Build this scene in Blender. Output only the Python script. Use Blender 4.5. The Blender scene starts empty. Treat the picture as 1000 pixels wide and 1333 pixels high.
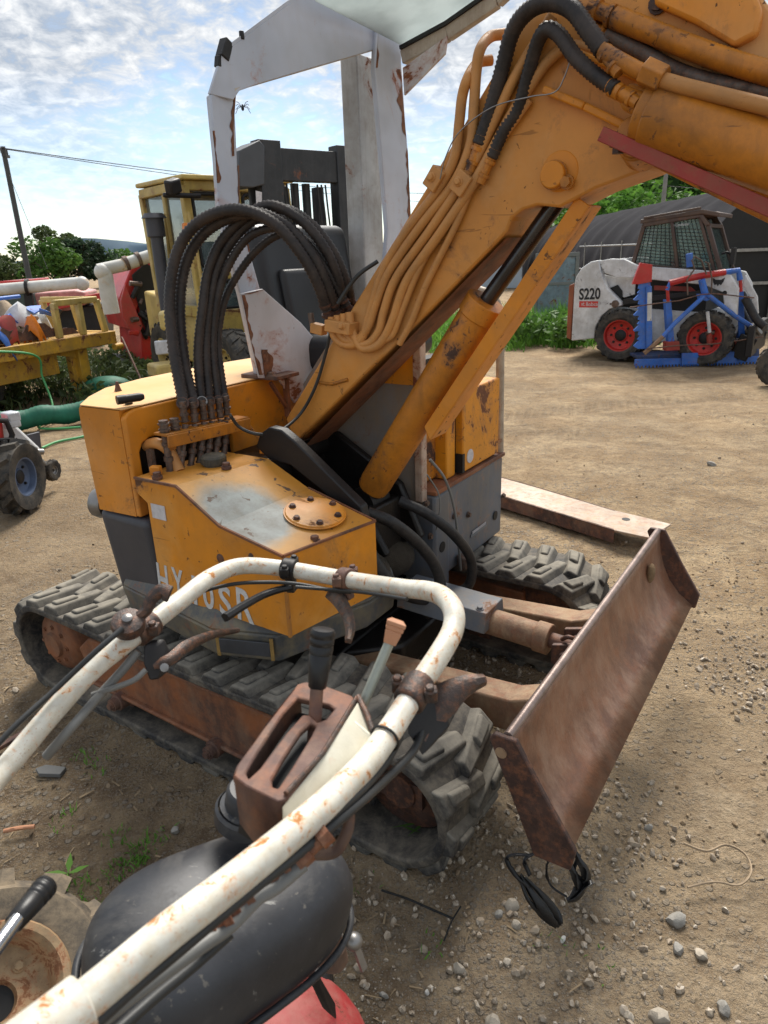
import bpy, bmesh, math, random
from mathutils import Vector, Matrix, noise, Euler
random.seed(7)
scn = bpy.context.scene
col = scn.collection
rad = math.radians
V = Vector

# ---------------------------------------------------------------- camera
FPX, PITCH, ROLL, CAMH = 900.0, rad(20.5), rad(-2.0), 1.5
CP = V((0, 0, CAMH))
_fw = V((0, math.cos(PITCH), -math.sin(PITCH)))
_r0 = V((1, 0, 0)); _u0 = V((0, math.sin(PITCH), math.cos(PITCH)))
_R = _r0 * math.cos(ROLL) + _u0 * math.sin(ROLL)
_U = -_r0 * math.sin(ROLL) + _u0 * math.cos(ROLL)
cd = bpy.data.cameras.new('camera'); cam = bpy.data.objects.new('camera', cd); col.objects.link(cam)
cam.matrix_world = Matrix(((_R.x, _U.x, -_fw.x, CP.x), (_R.y, _U.y, -_fw.y, CP.y), (_R.z, _U.z, -_fw.z, CP.z), (0, 0, 0, 1)))
cd.sensor_fit = 'HORIZONTAL'; cd.sensor_width = 36.0; cd.lens = 36.0 * FPX / 1000.0
cd.clip_start = 0.02; cd.clip_end = 3000
cd.dof.use_dof = True; cd.dof.focus_distance = 2.1; cd.dof.aperture_fstop = 15.0
scn.camera = cam

# survey of the place: where a sight line meets a known surface
def sight(u, v): return _fw + _R * ((u - 500) / FPX) - _U * ((v - 666.5) / FPX)
def Z(u, v, z=0.0):
    d = sight(u, v); return CP + d * ((z - CP.z) / d.z)
def D(u, v, depth): return CP + sight(u, v) * depth
class Frame:
    def __init__(s, x, y, th, z=0.0):
        s.o = V((x, y, z)); s.th = rad(th); s.c, s.s = math.cos(s.th), math.sin(s.th)
        s.x = V((s.c, s.s, 0)); s.y = V((-s.s, s.c, 0))
    def L(s, p):
        d = p - s.o; return V((d.dot(s.x), d.dot(s.y), d.z))
    def Y(s, u, v, y):
        d = sight(u, v); t = (y - (CP - s.o).dot(s.y)) / d.dot(s.y); return s.L(CP + d * t)
    def X(s, u, v, x):
        d = sight(u, v); t = (x - (CP - s.o).dot(s.x)) / d.dot(s.x); return s.L(CP + d * t)
    def Z(s, u, v, z): return s.L(Z(u, v, z))
    def D(s, u, v, d): return s.L(D(u, v, d))

# ---------------------------------------------------------------- objects
def put(o, label=None, cat=None, group=None, kind=None):
    if label: o['label'] = label
    if cat: o['category'] = cat
    if group: o['group'] = group
    if kind: o['kind'] = kind
    return o
def thing(name, label, cat, loc=(0, 0, 0), rz=0.0, group=None):
    o = bpy.data.objects.new(name, None); col.objects.link(o)
    o.empty_display_size = 0.1
    o.location = loc; o.rotation_euler = (0, 0, rz)
    return put(o, label, cat, group)
def dup(root, loc=None, rz=None, label=None):
    r = root.copy(); col.objects.link(r)
    if loc is not None: r.location = loc
    if rz is not None: r.rotation_euler = (0, 0, rz)
    if label: r['label'] = label
    for ch in list(root.children):
        c = ch.copy(); col.objects.link(c); c.parent = r
        for g in list(ch.children):
            d = g.copy(); col.objects.link(d); d.parent = c
    return r

def spline(pts, n=8):
    pts = [V(p) for p in pts]
    out = []
    P = [pts[0] * 2 - pts[1]] + pts + [pts[-1] * 2 - pts[-2]]
    for i in range(1, len(P) - 2):
        a, b, c, d = P[i - 1], P[i], P[i + 1], P[i + 2]
        for k in range(n):
            t = k / n
            out.append(0.5 * ((2 * b) + (c - a) * t + (2 * a - 5 * b + 4 * c - d) * t * t + (3 * b - a - 3 * c + d) * t ** 3))
    out.append(pts[-1]); return out
def resample(pts, step):
    out = [pts[0].copy()]; acc = 0.0
    for a, b in zip(pts, pts[1:]):
        l = (b - a).length
        if l < 1e-9: continue
        pos = step - acc
        while pos <= l:
            out.append(a.lerp(b, pos / l)); pos += step
        acc = l - (pos - step)
    out.append(pts[-1].copy()); return out

class MB:
    def __init__(s): s.v = []; s.f = []; s.m = []; s.cur = 0
    def add(s, vs, fs):
        b = len(s.v); s.v += [V(p) for p in vs]
        for f in fs: s.f.append([b + i for i in f]); s.m.append(s.cur)
        return s
    def box(s, c, size, rot=None):
        x, y, z = [k / 2 for k in size]; c = V(c)
        vs = [V((sx * x, sy * y, sz * z)) for sz in (-1, 1) for sy in (-1, 1) for sx in (-1, 1)]
        if rot is not None:
            m = rot if isinstance(rot, Matrix) else Euler(rot).to_matrix()
            vs = [m @ p for p in vs]
        return s.add([c + p for p in vs], [(0, 2, 3, 1), (4, 5, 7, 6), (0, 1, 5, 4), (2, 6, 7, 3), (0, 4, 6, 2), (1, 3, 7, 5)])
    def bb(s, x0, x1, y0, y1, z0, z1): return s.box(((x0 + x1) / 2, (y0 + y1) / 2, (z0 + z1) / 2), (abs(x1 - x0), abs(y1 - y0), abs(z1 - z0)))
    def bar(s, a, b, w, h, up=(0, 0, 1)):
        a, b = V(a), V(b); d = (b - a); l = d.length; d.normalize()
        sd = d.cross(V(up))
        if sd.length < 1e-4: sd = d.cross(V((1, 0, 0)))
        sd.normalize(); u = sd.cross(d)
        vs = [p + sd * (i * w / 2) + u * (j * h / 2) for p in (a, b) for j in (-1, 1) for i in (-1, 1)]
        return s.add(vs, [(0, 1, 3, 2), (4, 6, 7, 5), (0, 4, 5, 1), (2, 3, 7, 6), (0, 2, 6, 4), (1, 5, 7, 3)])
    def prism(s, A, B):
        n = len(A); vs = list(A) + list(B)
        fs = [tuple(range(n - 1, -1, -1)), tuple(range(n, 2 * n))]
        fs += [(i, (i + 1) % n, n + (i + 1) % n, n + i) for i in range(n)]
        return s.add(vs, fs)
    def slab(s, P, off):      # polygon P pushed by vector off
        off = V(off); return s.prism([V(p) for p in P], [V(p) + off for p in P])
    def tube(s, pts, r, n=10, caps=True, step=None, rib=0.0, closed=False):
        pts = [V(p) for p in pts]
        if step: pts = resample(pts, step)
        m = len(pts)
        if m < 2: return s
        T = []
        for i in range(m):
            a = pts[max(i - 1, 0)] if not closed else pts[i - 1]; b = pts[min(i + 1, m - 1)] if not closed else pts[(i + 1) % m]
            t = b - a
            T.append(t.normalized() if t.length > 1e-9 else V((0, 0, 1)))
        u = T[0].orthogonal().normalized(); vs = []
        for i in range(m):
            if i:
                u = u - T[i] * u.dot(T[i])
                u = u.normalized() if u.length > 1e-6 else T[i].orthogonal().normalized()
            w = T[i].cross(u)
            rr = r[i] if isinstance(r, (list, tuple)) else r
            if rib: rr = rr * (1 + rib * (1 if i % 2 else -1))
            for k in range(n):
                a = 2 * math.pi * k / n
                vs.append(pts[i] + (u * math.cos(a) + w * math.sin(a)) * rr)
        fs = []
        for i in range(m - 1 if not closed else m):
            j = (i + 1) % m
            for k in range(n):
                fs.append((i * n + k, i * n + (k + 1) % n, j * n + (k + 1) % n, j * n + k))
        if caps and not closed:
            fs.append(tuple(range(n - 1, -1, -1))); fs.append(tuple((m - 1) * n + k for k in range(n)))
        return s.add(vs, fs)
    def cyl(s, a, b, r, n=16, r2=None): return s.tube([a, b], [r, r if r2 is None else r2], n)
    def lathe(s, prof, o, ax, n=24, caps=True):      # prof: (radius, distance along ax)
        o = V(o); ax = V(ax).normalized(); u = ax.orthogonal().normalized(); w = ax.cross(u); vs = []
        for r, t in prof:
            for k in range(n):
                a = 2 * math.pi * k / n
                vs.append(o + ax * t + (u * math.cos(a) + w * math.sin(a)) * max(r, 1e-4))
        fs = [(i * n + k, i * n + (k + 1) % n, (i + 1) * n + (k + 1) % n, (i + 1) * n + k) for i in range(len(prof) - 1) for k in range(n)]
        if caps:
            fs.append(tuple(range(n - 1, -1, -1))); fs.append(tuple((len(prof) - 1) * n + k for k in range(n)))
        return s.add(vs, fs)
    def ball(s, c, r, nu=12, nv=8, sc=(1, 1, 1), rot=None):
        vs = []; c = V(c)
        for j in range(1, nv):
            th = math.pi * j / nv
            for k in range(nu):
                a = 2 * math.pi * k / nu
                p = V((r * sc[0] * math.sin(th) * math.cos(a), r * sc[1] * math.sin(th) * math.sin(a), r * sc[2] * math.cos(th)))
                if rot is not None: p = rot @ p
                vs.append(c + p)
        top = V((0, 0, r * sc[2])); 
        if rot is not None: top = rot @ top
        vs += [c + top, c - top]; t, b = len(vs) - 2, len(vs) - 1
        fs = [(j * nu + k, (j + 1) * nu + k, (j + 1) * nu + (k + 1) % nu, j * nu + (k + 1) % nu) for j in range(nv - 2) for k in range(nu)]
        fs += [(t, k, (k + 1) % nu) for k in range(nu)]
        fs += [(b, (nv - 2) * nu + (k + 1) % nu, (nv - 2) * nu + k) for k in range(nu)]
        return s.add(vs, fs)
    def hexbolt(s, c, ax, r=0.012, h=0.01):
        c = V(c); ax = V(ax).normalized()
        s.tube([c - ax * 0.002, c + ax * h * 0.35], r * 1.35, 12); return s.tube([c, c + ax * h], r, 6)
    def build(s, name, mat, parent=None, bevel=0.0, smooth=38, seg=2, sub=0):
        me = bpy.data.meshes.new(name); me.from_pydata([tuple(p) for p in s.v], [], s.f); me.validate(); me.update()
        mats = mat if isinstance(mat, (list, tuple)) else [mat]
        for m in mats: me.materials.append(m)
        if len(mats) > 1 and len(me.polygons) == len(s.m): me.polygons.foreach_set('material_index', s.m)
        bm = bmesh.new(); bm.from_mesh(me); bmesh.ops.recalc_face_normals(bm, faces=bm.faces); bm.to_mesh(me); bm.free()
        if smooth:
            me.polygons.foreach_set('use_smooth', [True] * len(me.polygons))
            if smooth < 180: me.set_sharp_from_angle(angle=rad(smooth))
        o = bpy.data.objects.new(name, me); col.objects.link(o)
        if parent is not None: o.parent = parent
        if bevel:
            b = o.modifiers.new('edge', 'BEVEL'); b.width = bevel; b.segments = seg; b.limit_method = 'ANGLE'; b.angle_limit = rad(32)
            b.use_clamp_overlap = True; b.harden_normals = False
        if sub:
            b = o.modifiers.new('round', 'SUBSURF'); b.levels = sub; b.render_levels = sub
        return o

# ---------------------------------------------------------------- materials
class NT:
    def __init__(s, name):
        s.m = bpy.data.materials.new(name); s.m.use_nodes = True; s.t = s.m.node_tree; s.t.nodes.clear()
        s.out = s.n('ShaderNodeOutputMaterial'); s.b = s.n('ShaderNodeBsdfPrincipled'); s.l(s.b.outputs[0], s.out.inputs[0])
        s.co = s.n('ShaderNodeTexCoord').outputs['Object']
    def n(s, t, **k):
        x = s.t.nodes.new(t)
        for a, b in k.items(): setattr(x, a, b)
        return x
    def l(s, a, b): s.t.links.new(a, b)
    def setv(s, sock, v):
        if hasattr(v, 'is_output'): s.l(v, sock)
        elif isinstance(v, (tuple, list)) and len(v) == 3 and sock.type == 'RGBA': sock.default_value = (*v, 1)
        else: sock.default_value = v
    def map(s, scale=(1, 1, 1), rot=(0, 0, 0), loc=(0, 0, 0), co=None):
        x = s.n('ShaderNodeMapping'); s.l(co or s.co, x.inputs[0]); x.inputs[1].default_value = loc; x.inputs[2].default_value = rot; x.inputs[3].default_value = scale
        return x.outputs[0]
    def noise(s, scale, detail=5, rough=0.6, dist=0.0, co=None, c=False):
        x = s.n('ShaderNodeTexNoise'); s.l(co or s.co, x.inputs['Vector'])
        x.inputs['Scale'].default_value = scale; x.inputs['Detail'].default_value = detail; x.inputs['Roughness'].default_value = rough; x.inputs['Distortion'].default_value = dist
        return x.outputs['Color' if c else 'Fac']
    def voro(s, scale, feat='F1', out='Distance', co=None, rnd=1.0):
        x = s.n('ShaderNodeTexVoronoi', feature=feat); s.l(co or s.co, x.inputs['Vector']); x.inputs['Scale'].default_value = scale; x.inputs['Randomness'].default_value = rnd
        return x.outputs[out]
    def ramp(s, fac, a, b, ca=(0, 0, 0), cb=(1, 1, 1), inter='LINEAR'):
        x = s.n('ShaderNodeValToRGB'); x.color_ramp.interpolation = inter
        e = x.color_ramp.elements; e[0].position = a; e[1].position = b; e[0].color = (*ca, 1); e[1].color = (*cb, 1)
        s.l(fac, x.inputs[0]); return x.outputs[0]
    def step(s, fac, a, b):
        x = s.n('ShaderNodeMapRange'); x.inputs[1].default_value = a; x.inputs[2].default_value = b; s.l(fac, x.inputs[0]); return x.outputs[0]
    def mix(s, fac, a, b, mode='MIX'):
        x = s.n('ShaderNodeMix', data_type='RGBA', blend_type=mode); s.setv(x.inputs[0], fac); s.setv(x.inputs[6], a); s.setv(x.inputs[7], b); return x.outputs[2]
    def math(s, op, a, b=0.0, clamp=False):
        x = s.n('ShaderNodeMath', operation=op, use_clamp=clamp); s.setv(x.inputs[0], a); s.setv(x.inputs[1], b); return x.outputs[0]
    def bump(s, h, strength=0.3, dist=0.01, normal=None):
        x = s.n('ShaderNodeBump'); x.inputs['Strength'].default_value = strength; x.inputs['Distance'].default_value = dist; s.l(h, x.inputs['Height'])
        if normal is not None: s.l(normal, x.inputs['Normal'])
        return x.outputs[0]
    def sep(s, v):
        x = s.n('ShaderNodeSeparateXYZ'); s.l(v, x.inputs[0]); return x.outputs
    def fin(s, color, rough=0.5, metal=0.0, normal=None, spec=None):
        s.setv(s.b.inputs['Base Color'], color); s.setv(s.b.inputs['Roughness'], rough); s.setv(s.b.inputs['Metallic'], metal)
        if normal is not None: s.l(normal, s.b.inputs['Normal'])
        if spec is not None: s.b.inputs['Specular IOR Level'].default_value = spec
        return s.m

RUST = (0.115, 0.042, 0.02)
def paint(name, c, rough=0.5, rust=0.45, rustcol=RUST, chips=0.3, dirt=0.35, dirtcol=(0.16, 0.11, 0.065), fade=None, fadeamt=0.5, sc=1.0, metal=0.0, streak=0.25, bump=0.25, spec=0.4):
    """old paint: colour drift, sun fade, rust blooms, chips to bare rust, run-down streaks, dust"""
    t = NT(name)
    big = t.noise(1.7 * sc, 4, 0.6)
    c2 = t.mix(t.step(big, 0.38, 0.62), c, tuple(min(1, k * 0.72) for k in c))
    if fade: c2 = t.mix(t.math('MULTIPLY', t.step(t.noise(2.6 * sc, 5, 0.65, 0.4, co=t.map(loc=(3, 1, 7))), 0.48, 0.66), fadeamt), c2, fade)
    st = t.noise(7 * sc, 5, 0.7, co=t.map((3, 3, 0.35)))
    c2 = t.mix(t.math('MULTIPLY', t.step(st, 0.5, 0.68), streak), c2, dirtcol)
    d = t.noise(5 * sc, 7, 0.72, 0.2, co=t.map(loc=(9, 2, 4)))
    c2 = t.mix(t.math('MULTIPLY', t.step(d, 0.42, 0.64), dirt), c2, dirtcol)
    r1 = t.noise(4.2 * sc, 9, 0.74, 0.5, co=t.map(loc=(1, 8, 2)))
    th = 0.695 - 0.20 * rust
    m1 = t.step(r1, th, th + 0.03)
    ch = t.noise(34 * sc, 4, 0.6, 0.6); th2 = 0.75 - 0.17 * chips
    m2 = t.math('MULTIPLY', t.step(ch, th2, th2 + 0.02), t.step(t.noise(2.3 * sc, 3, 0.6, co=t.map(loc=(5, 5, 8))), 0.38, 0.56))
    scv = t.noise(9 * sc, 3, 0.5, 0.8, co=t.map((0.7, 5.5, 5.5), (0.3, 0.5, 0.2), (2, 2, 6))); m3 = t.math('MULTIPLY', t.step(scv, 0.70, 0.715), 0.8)
    halo = t.math('MULTIPLY', t.step(r1, th - 0.06, th + 0.02), 0.55)
    rc = t.mix(t.noise(22 * sc, 5, 0.7), tuple(k * 0.55 for k in rustcol), tuple(min(1, k * 1.9) for k in rustcol))
    c2 = t.mix(halo, c2, tuple(min(1, k * 2.2) for k in rustcol))
    m = t.math('MAXIMUM', t.math('MAXIMUM', m1, m2), t.math('MULTIPLY', m3, chips))
    c3 = t.mix(m, c2, rc)
    ro = t.math('ADD', t.math('MULTIPLY', m, 0.85 - rough), t.math('ADD', t.math('MULTIPLY', d, 0.25), rough - 0.1), True)
    h = t.math('SUBTRACT', t.math('MULTIPLY', t.noise(60 * sc, 3, 0.6), 0.35), t.math('MULTIPLY', m, 0.6))
    return t.fin(c3, ro, metal, t.bump(h, bump, 0.004), spec)
def rusty(name, a=(0.125, 0.064, 0.05), b=(0.055, 0.032, 0.027), dust=0.3, rough=0.72, sc=1.0, dustcol=(0.3, 0.2, 0.13), metal=0.15):
    t = NT(name)
    c = t.mix(t.step(t.noise(3.5 * sc, 9, 0.74, 0.4), 0.40, 0.60), a, b)
    c = t.mix(t.math('MULTIPLY', t.step(t.noise(26 * sc, 7, 0.72), 0.47, 0.64), 0.6), c, (0.24, 0.095, 0.045))
    s_ = t.noise(9 * sc, 4, 0.7, co=t.map((1.6, 1.6, 0.7), loc=(4, 4, 0)))
    c = t.mix(t.math('MULTIPLY', t.step(s_, 0.46, 0.66), dust), c, dustcol)
    h = t.math('ADD', t.noise(45 * sc, 6, 0.7), t.math('MULTIPLY', t.noise(160 * sc, 2, 0.5), 0.4))
    return t.fin(c, t.math('ADD', t.math('MULTIPLY', t.noise(12 * sc), 0.3), rough - 0.17), metal, t.bump(h, 0.35, 0.004))
def rubber(name, c=(0.028, 0.028, 0.03), dust=0.5, dustcol=(0.2, 0.165, 0.12), rough=0.75, sc=1.0, up=0.0):
    t = NT(name)
    d = t.math('MULTIPLY', t.step(t.noise(7 * sc, 8, 0.74, 0.3), 0.42, 0.62), dust)
    if up:
        nz = t.sep(t.n('ShaderNodeNewGeometry').outputs['Normal'])[2]
        d = t.math('ADD', d, t.math('MULTIPLY', t.step(nz, 0.25, 0.95), up), True)
    cc = t.mix(d, c, dustcol)
    cc = t.mix(t.math('MULTIPLY', t.step(t.noise(50 * sc, 4), 0.5, 0.8), 0.35), cc, tuple(k * 0.8 for k in dustcol))
    return t.fin(cc, t.math('ADD', t.math('MULTIPLY', d, 0.25), rough - 0.1, True), 0, t.bump(t.noise(70 * sc, 5, 0.7), 0.3, 0.003), 0.3)
def plain(name, c, rough=0.5, metal=0.0, var=0.25, sc=6.0, bump=0.1, spec=0.4):
    t = NT(name)
    cc = t.mix(t.step(t.noise(sc, 6, 0.65), 0.3, 0.72), c, tuple(k * (1 - var) for k in c))
    return t.fin(cc, t.math('ADD', t.math('MULTIPLY', t.noise(sc * 2.3), 0.2), rough - 0.1), metal, t.bump(t.noise(sc * 9, 4), bump, 0.003), spec)
def glass(name, c=(0.03, 0.045, 0.045), alpha=0.45):
    t = NT(name)
    t.b.inputs['Alpha'].default_value = alpha
    cc = t.mix(t.step(t.noise(3, 5), 0.4, 0.7), c, tuple(min(1, k * 2.2 + 0.02) for k in c))
    return t.fin(cc, 0.12, 0, None, 0.6)

M = {}
ORANGE = (0.74, 0.262, 0.016)
M['orange'] = paint('orange_paint', ORANGE, 0.45, rust=0.36, rustcol=(0.10, 0.045, 0.02), chips=0.6, dirt=0.34, dirtcol=(0.28, 0.13, 0.04), fade=(0.62, 0.31, 0.11), fadeamt=0.5, streak=0.12)
M['orange_panel'] = paint('orange_panel_paint', (0.74, 0.27, 0.014), 0.42, rust=0.36, rustcol=(0.10, 0.045, 0.02), chips=0.6, dirt=0.34, dirtcol=(0.30, 0.14, 0.04), fade=(0.66, 0.36, 0.11), fadeamt=0.6, streak=0.1)
M['orange_chipped'] = paint('orange_chipped_paint', (0.70, 0.27, 0.012), 0.42, rust=0.62, rustcol=(0.13, 0.055, 0.028), chips=0.75, dirt=0.15, streak=0.1, sc=1.6)
M['orange_pipe'] = paint('orange_pipe_paint', (0.58, 0.265, 0.075), 0.5, rust=0.15, chips=0.4, dirt=0.3, streak=0.0, sc=2)
M['orange_dirty'] = paint('orange_oily_paint', (0.62, 0.225, 0.022), 0.42, rust=0.5, rustcol=(0.055, 0.03, 0.022), chips=0.7, dirt=0.5, dirtcol=(0.08, 0.045, 0.02), streak=0.3, sc=1.3)
M['rops'] = paint('faded_white_paint', (0.54, 0.585, 0.68), 0.5, rust=0.32, rustcol=(0.17, 0.06, 0.025), chips=0.12, dirt=0.12, dirtcol=(0.36, 0.31, 0.26), streak=0.12)
M['gusset'] = paint('worn_white_plate', (0.60, 0.60, 0.64), 0.5, rust=0.5, rustcol=(0.16, 0.055, 0.022), chips=0.3, dirt=0.25, dirtcol=(0.4, 0.36, 0.33), streak=0.1)
M['plastic_grey'] = plain('charcoal_plastic', (0.06, 0.06, 0.07), 0.5, 0, 0.3, 5, 0.12)
M['grey_steel'] = paint('slate_grey_paint', (0.115, 0.13, 0.155), 0.5, rust=0.4, rustcol=(0.14, 0.075, 0.045), chips=0.45, dirt=0.45, dirtcol=(0.2, 0.165, 0.12), streak=0.3, sc=1.6)
M['skirt'] = paint('skirt_paint', (0.085, 0.09, 0.095), 0.5, rust=0.3, chips=0.3, dirt=0.55, dirtcol=(0.25, 0.2, 0.11), streak=0.2, sc=2)
M['rubber_hose'] = rubber('hose_rubber', (0.022, 0.019, 0.019), 0.35, (0.11, 0.08, 0.065), 0.55, 2)
M['rubber_black'] = rubber('black_rubber', (0.016, 0.016, 0.017), 0.25, (0.1, 0.085, 0.07), 0.55, 2)
M['track'] = rubber('track_rubber', (0.028, 0.028, 0.030), 0.5, (0.25, 0.215, 0.165), 0.82, 1.6, up=0.12)
M['lug'] = rubber('track_lug_rubber', (0.034, 0.034, 0.035), 0.45, (0.27, 0.245, 0.20), 0.85, 1.6, up=0.5)
M['boom'] = paint('faded_boom_paint', (0.71, 0.295, 0.055), 0.45, rust=0.38, rustcol=(0.10, 0.045, 0.02), chips=0.55, dirt=0.3, dirtcol=(0.30, 0.15, 0.05), fade=(0.60, 0.33, 0.13), fadeamt=0.75, streak=0.1)
M['tyre'] = rubber('tyre_rubber', (0.025, 0.025, 0.025), 0.45, (0.17, 0.14, 0.105), 0.8, 1.5)
M['rust'] = rusty('rusted_steel')
M['rust_orange'] = rusty('rust_over_orange', (0.27, 0.095, 0.035), (0.10, 0.05, 0.034), 0.25, 0.75, 1.2)
M['blade'] = rusty('scoured_rusty_blade', (0.27, 0.14, 0.085), (0.13, 0.063, 0.04), 0.5, 0.46, 0.8, (0.36, 0.235, 0.165), 0.25)
M['blade_dark'] = rusty('dark_rust', (0.075, 0.038, 0.03), (0.045, 0.026, 0.022), 0.25, 0.6, 1.5, (0.17, 0.1, 0.075), 0.2)
M['arm_tan'] = rusty('dusty_steel', (0.29, 0.185, 0.105), (0.16, 0.09, 0.055), 0.5, 0.75, 1.5, (0.36, 0.26, 0.16), 0.05)
M['black_steel'] = plain('greasy_black_steel', (0.018, 0.016, 0.016), 0.5, 0.1, 0.5, 8, 0.2)
M['oil_and_shade'] = plain('oily_and_shade_black', (0.012, 0.01, 0.009), 0.45, 0, 0.5, 12, 0.5)  # oily parts, and the shade painted into hood opening and boom slot
M['fitting'] = rusty('fitting_steel', (0.14, 0.115, 0.1), (0.065, 0.048, 0.04), 0.3, 0.55, 6, (0.22, 0.17, 0.13), 0.5)
M['rod_dark'] = plain('oiled_rod', (0.09, 0.085, 0.085), 0.25, 0.8, 0.5, 9, 0.05)
M['chrome'] = plain('chromed_rod', (0.55, 0.55, 0.56), 0.18, 1.0, 0.15, 9, 0.03)
M['dull_steel'] = plain('dull_steel', (0.32, 0.31, 0.3), 0.42, 0.8, 0.4, 14, 0.1)
M['tube_white'] = paint('cream_white_enamel', (0.70, 0.68, 0.60), 0.38, rust=0.52, rustcol=(0.30, 0.13, 0.04), chips=0.62, dirt=0.35, dirtcol=(0.47, 0.36, 0.2), streak=0.0, sc=15.0, bump=0.12, spec=0.5)
M['cream'] = paint('cream_plate_enamel', (0.66, 0.63, 0.52), 0.4, rust=0.3, rustcol=(0.28, 0.12, 0.04), chips=0.3, dirt=0.2, dirtcol=(0.42, 0.34, 0.2), streak=0.0, sc=5.0, bump=0.12)
M['tank'] = plain('tank_plastic', (0.024, 0.025, 0.029), 0.52, 0, 0.3, 5, 0.06, 0.4)
M['knob_black'] = plain('black_grip', (0.012, 0.012, 0.013), 0.4, 0, 0.2, 20, 0.05)
M['knob_tan'] = plain('tan_grip', (0.50, 0.235, 0.125), 0.55, 0, 0.2, 20, 0.05)
M['cable'] = plain('cable_sheath', (0.035, 0.036, 0.036), 0.5, 0, 0.3, 15, 0.08)
M['cable_grey'] = plain('pale_hose', (0.20, 0.20, 0.19), 0.5, 0, 0.3, 15, 0.08)
M['red'] = paint('red_paint', (0.50, 0.022, 0.02), 0.35, rust=0.25, chips=0.3, dirt=0.22, dirtcol=(0.3, 0.1, 0.07), streak=0.1, sc=2)
M['red_dull'] = paint('dull_red_paint', (0.36, 0.04, 0.03), 0.5, rust=0.3, chips=0.4, dirt=0.3, streak=0.1, sc=2)
M['yellow'] = paint('yellow_paint', (0.52, 0.37, 0.085), 0.5, rust=0.4, chips=0.3, dirt=0.3, fade=(0.62, 0.47, 0.2), streak=0.25, sc=1)
M['yellow_pale'] = paint('pale_yellow_paint', (0.60, 0.44, 0.13), 0.5, rust=0.3, chips=0.25, dirt=0.3, fade=(0.6, 0.5, 0.3), streak=0.2, sc=1)
M['trailer'] = paint('trailer_yellow', (0.58, 0.32, 0.03), 0.55, rust=0.62, rustcol=(0.1, 0.035, 0.02), chips=0.5, dirt=0.35, streak=0.35, sc=1.5)
M['black_paint'] = paint('mast_black', (0.022, 0.024, 0.027), 0.5, rust=0.2, chips=0.3, dirt=0.35, dirtcol=(0.07, 0.07, 0.075), streak=0.2)
M['seat'] = plain('seat_vinyl', (0.024, 0.025, 0.028), 0.42, 0, 0.25, 5, 0.08)
M['white_paint'] = paint('white_machine_paint', (0.66, 0.67, 0.68), 0.45, rust=0.3, rustcol=(0.06, 0.05, 0.045), chips=0.4, dirt=0.35, dirtcol=(0.34, 0.31, 0.27), streak=0.25, sc=2)
M['white_pipe'] = paint('white_pipe_paint', (0.66, 0.66, 0.63), 0.45, rust=0.3, rustcol=(0.25, 0.15, 0.06), chips=0.3, dirt=0.3, dirtcol=(0.4, 0.36, 0.26), streak=0.1)
M['blue'] = paint('blue_paint', (0.03, 0.15, 0.56), 0.45, rust=0.28, chips=0.3, dirt=0.25, dirtcol=(0.2, 0.2, 0.22), streak=0.15, sc=3)
M['cab_brown'] = paint('cab_dark_paint', (0.075, 0.045, 0.037), 0.5, rust=0.3, chips=0.3, dirt=0.3, streak=0.1)
M['rim_red'] = paint('red_rim_paint', (0.56, 0.025, 0.02), 0.45, rust=0.2, chips=0.25, dirt=0.2, streak=0.0, sc=4)
M['rim_tan'] = paint('tan_rusty_rim', (0.38, 0.26, 0.14), 0.6, rust=0.85, rustcol=(0.17, 0.075, 0.035), chips=0.7, dirt=0.55, streak=0, sc=6)
M['black'] = plain('matt_black', (0.012, 0.012, 0.012), 0.6, 0, 0.3, 8, 0.05)
M['glass'] = glass('dusty_glass')
M['white_letter'] = plain('white_lettering', (0.62, 0.62, 0.62), 0.6, 0, 0.35, 40, 0.02)
M['black_letter'] = plain('black_lettering', (0.015, 0.015, 0.018), 0.5, 0, 0.2, 30, 0.02)
M['red_letter'] = plain('red_sticker', (0.55, 0.05, 0.04), 0.5, 0, 0.2, 30, 0.02)
M['sticker'] = plain('paper_sticker', (0.62, 0.6, 0.62), 0.6, 0, 0.3, 50, 0.02)
M['green_net'] = plain('green_netting', (0.012, 0.145, 0.085), 0.65, 0, 0.5, 9, 0.4)
M['green_hose'] = plain('green_hose', (0.08, 0.34, 0.12), 0.45, 0, 0.2, 9, 0.05)
M['concrete'] = plain('pole_concrete', (0.21, 0.21, 0.205), 0.8, 0, 0.25, 4, 0.3)
M['pole_dark'] = plain('dark_pole', (0.065, 0.068, 0.07), 0.7, 0, 0.25, 4, 0.2)
M['plastic_bag'] = plain('torn_black_plastic', (0.014, 0.014, 0.015), 0.32, 0, 0.4, 25, 0.4)
M['strip'] = rusty('bare_rusting_plate', (0.42, 0.35, 0.28), (0.30, 0.235, 0.175), 0.4, 0.6, 1.2, (0.42, 0.25, 0.12), 0.1)
M['wood'] = plain('weathered_wood', (0.35, 0.26, 0.17), 0.8, 0, 0.4, 20, 0.4)
M['lamp_orange'] = plain('amber_lens', (0.7, 0.2, 0.02), 0.3, 0, 0.2, 20, 0.05)
M['lens'] = plain('clear_lens', (0.55, 0.56, 0.58), 0.2, 0, 0.3, 20, 0.05)
# ================================================================ MINI EXCAVATOR
X = Frame(-0.26, 2.324, -34)
ex = thing('mini_excavator', 'weathered orange mini excavator on rubber tracks with its boom raised', 'excavator', X.o, X.th)

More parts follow.
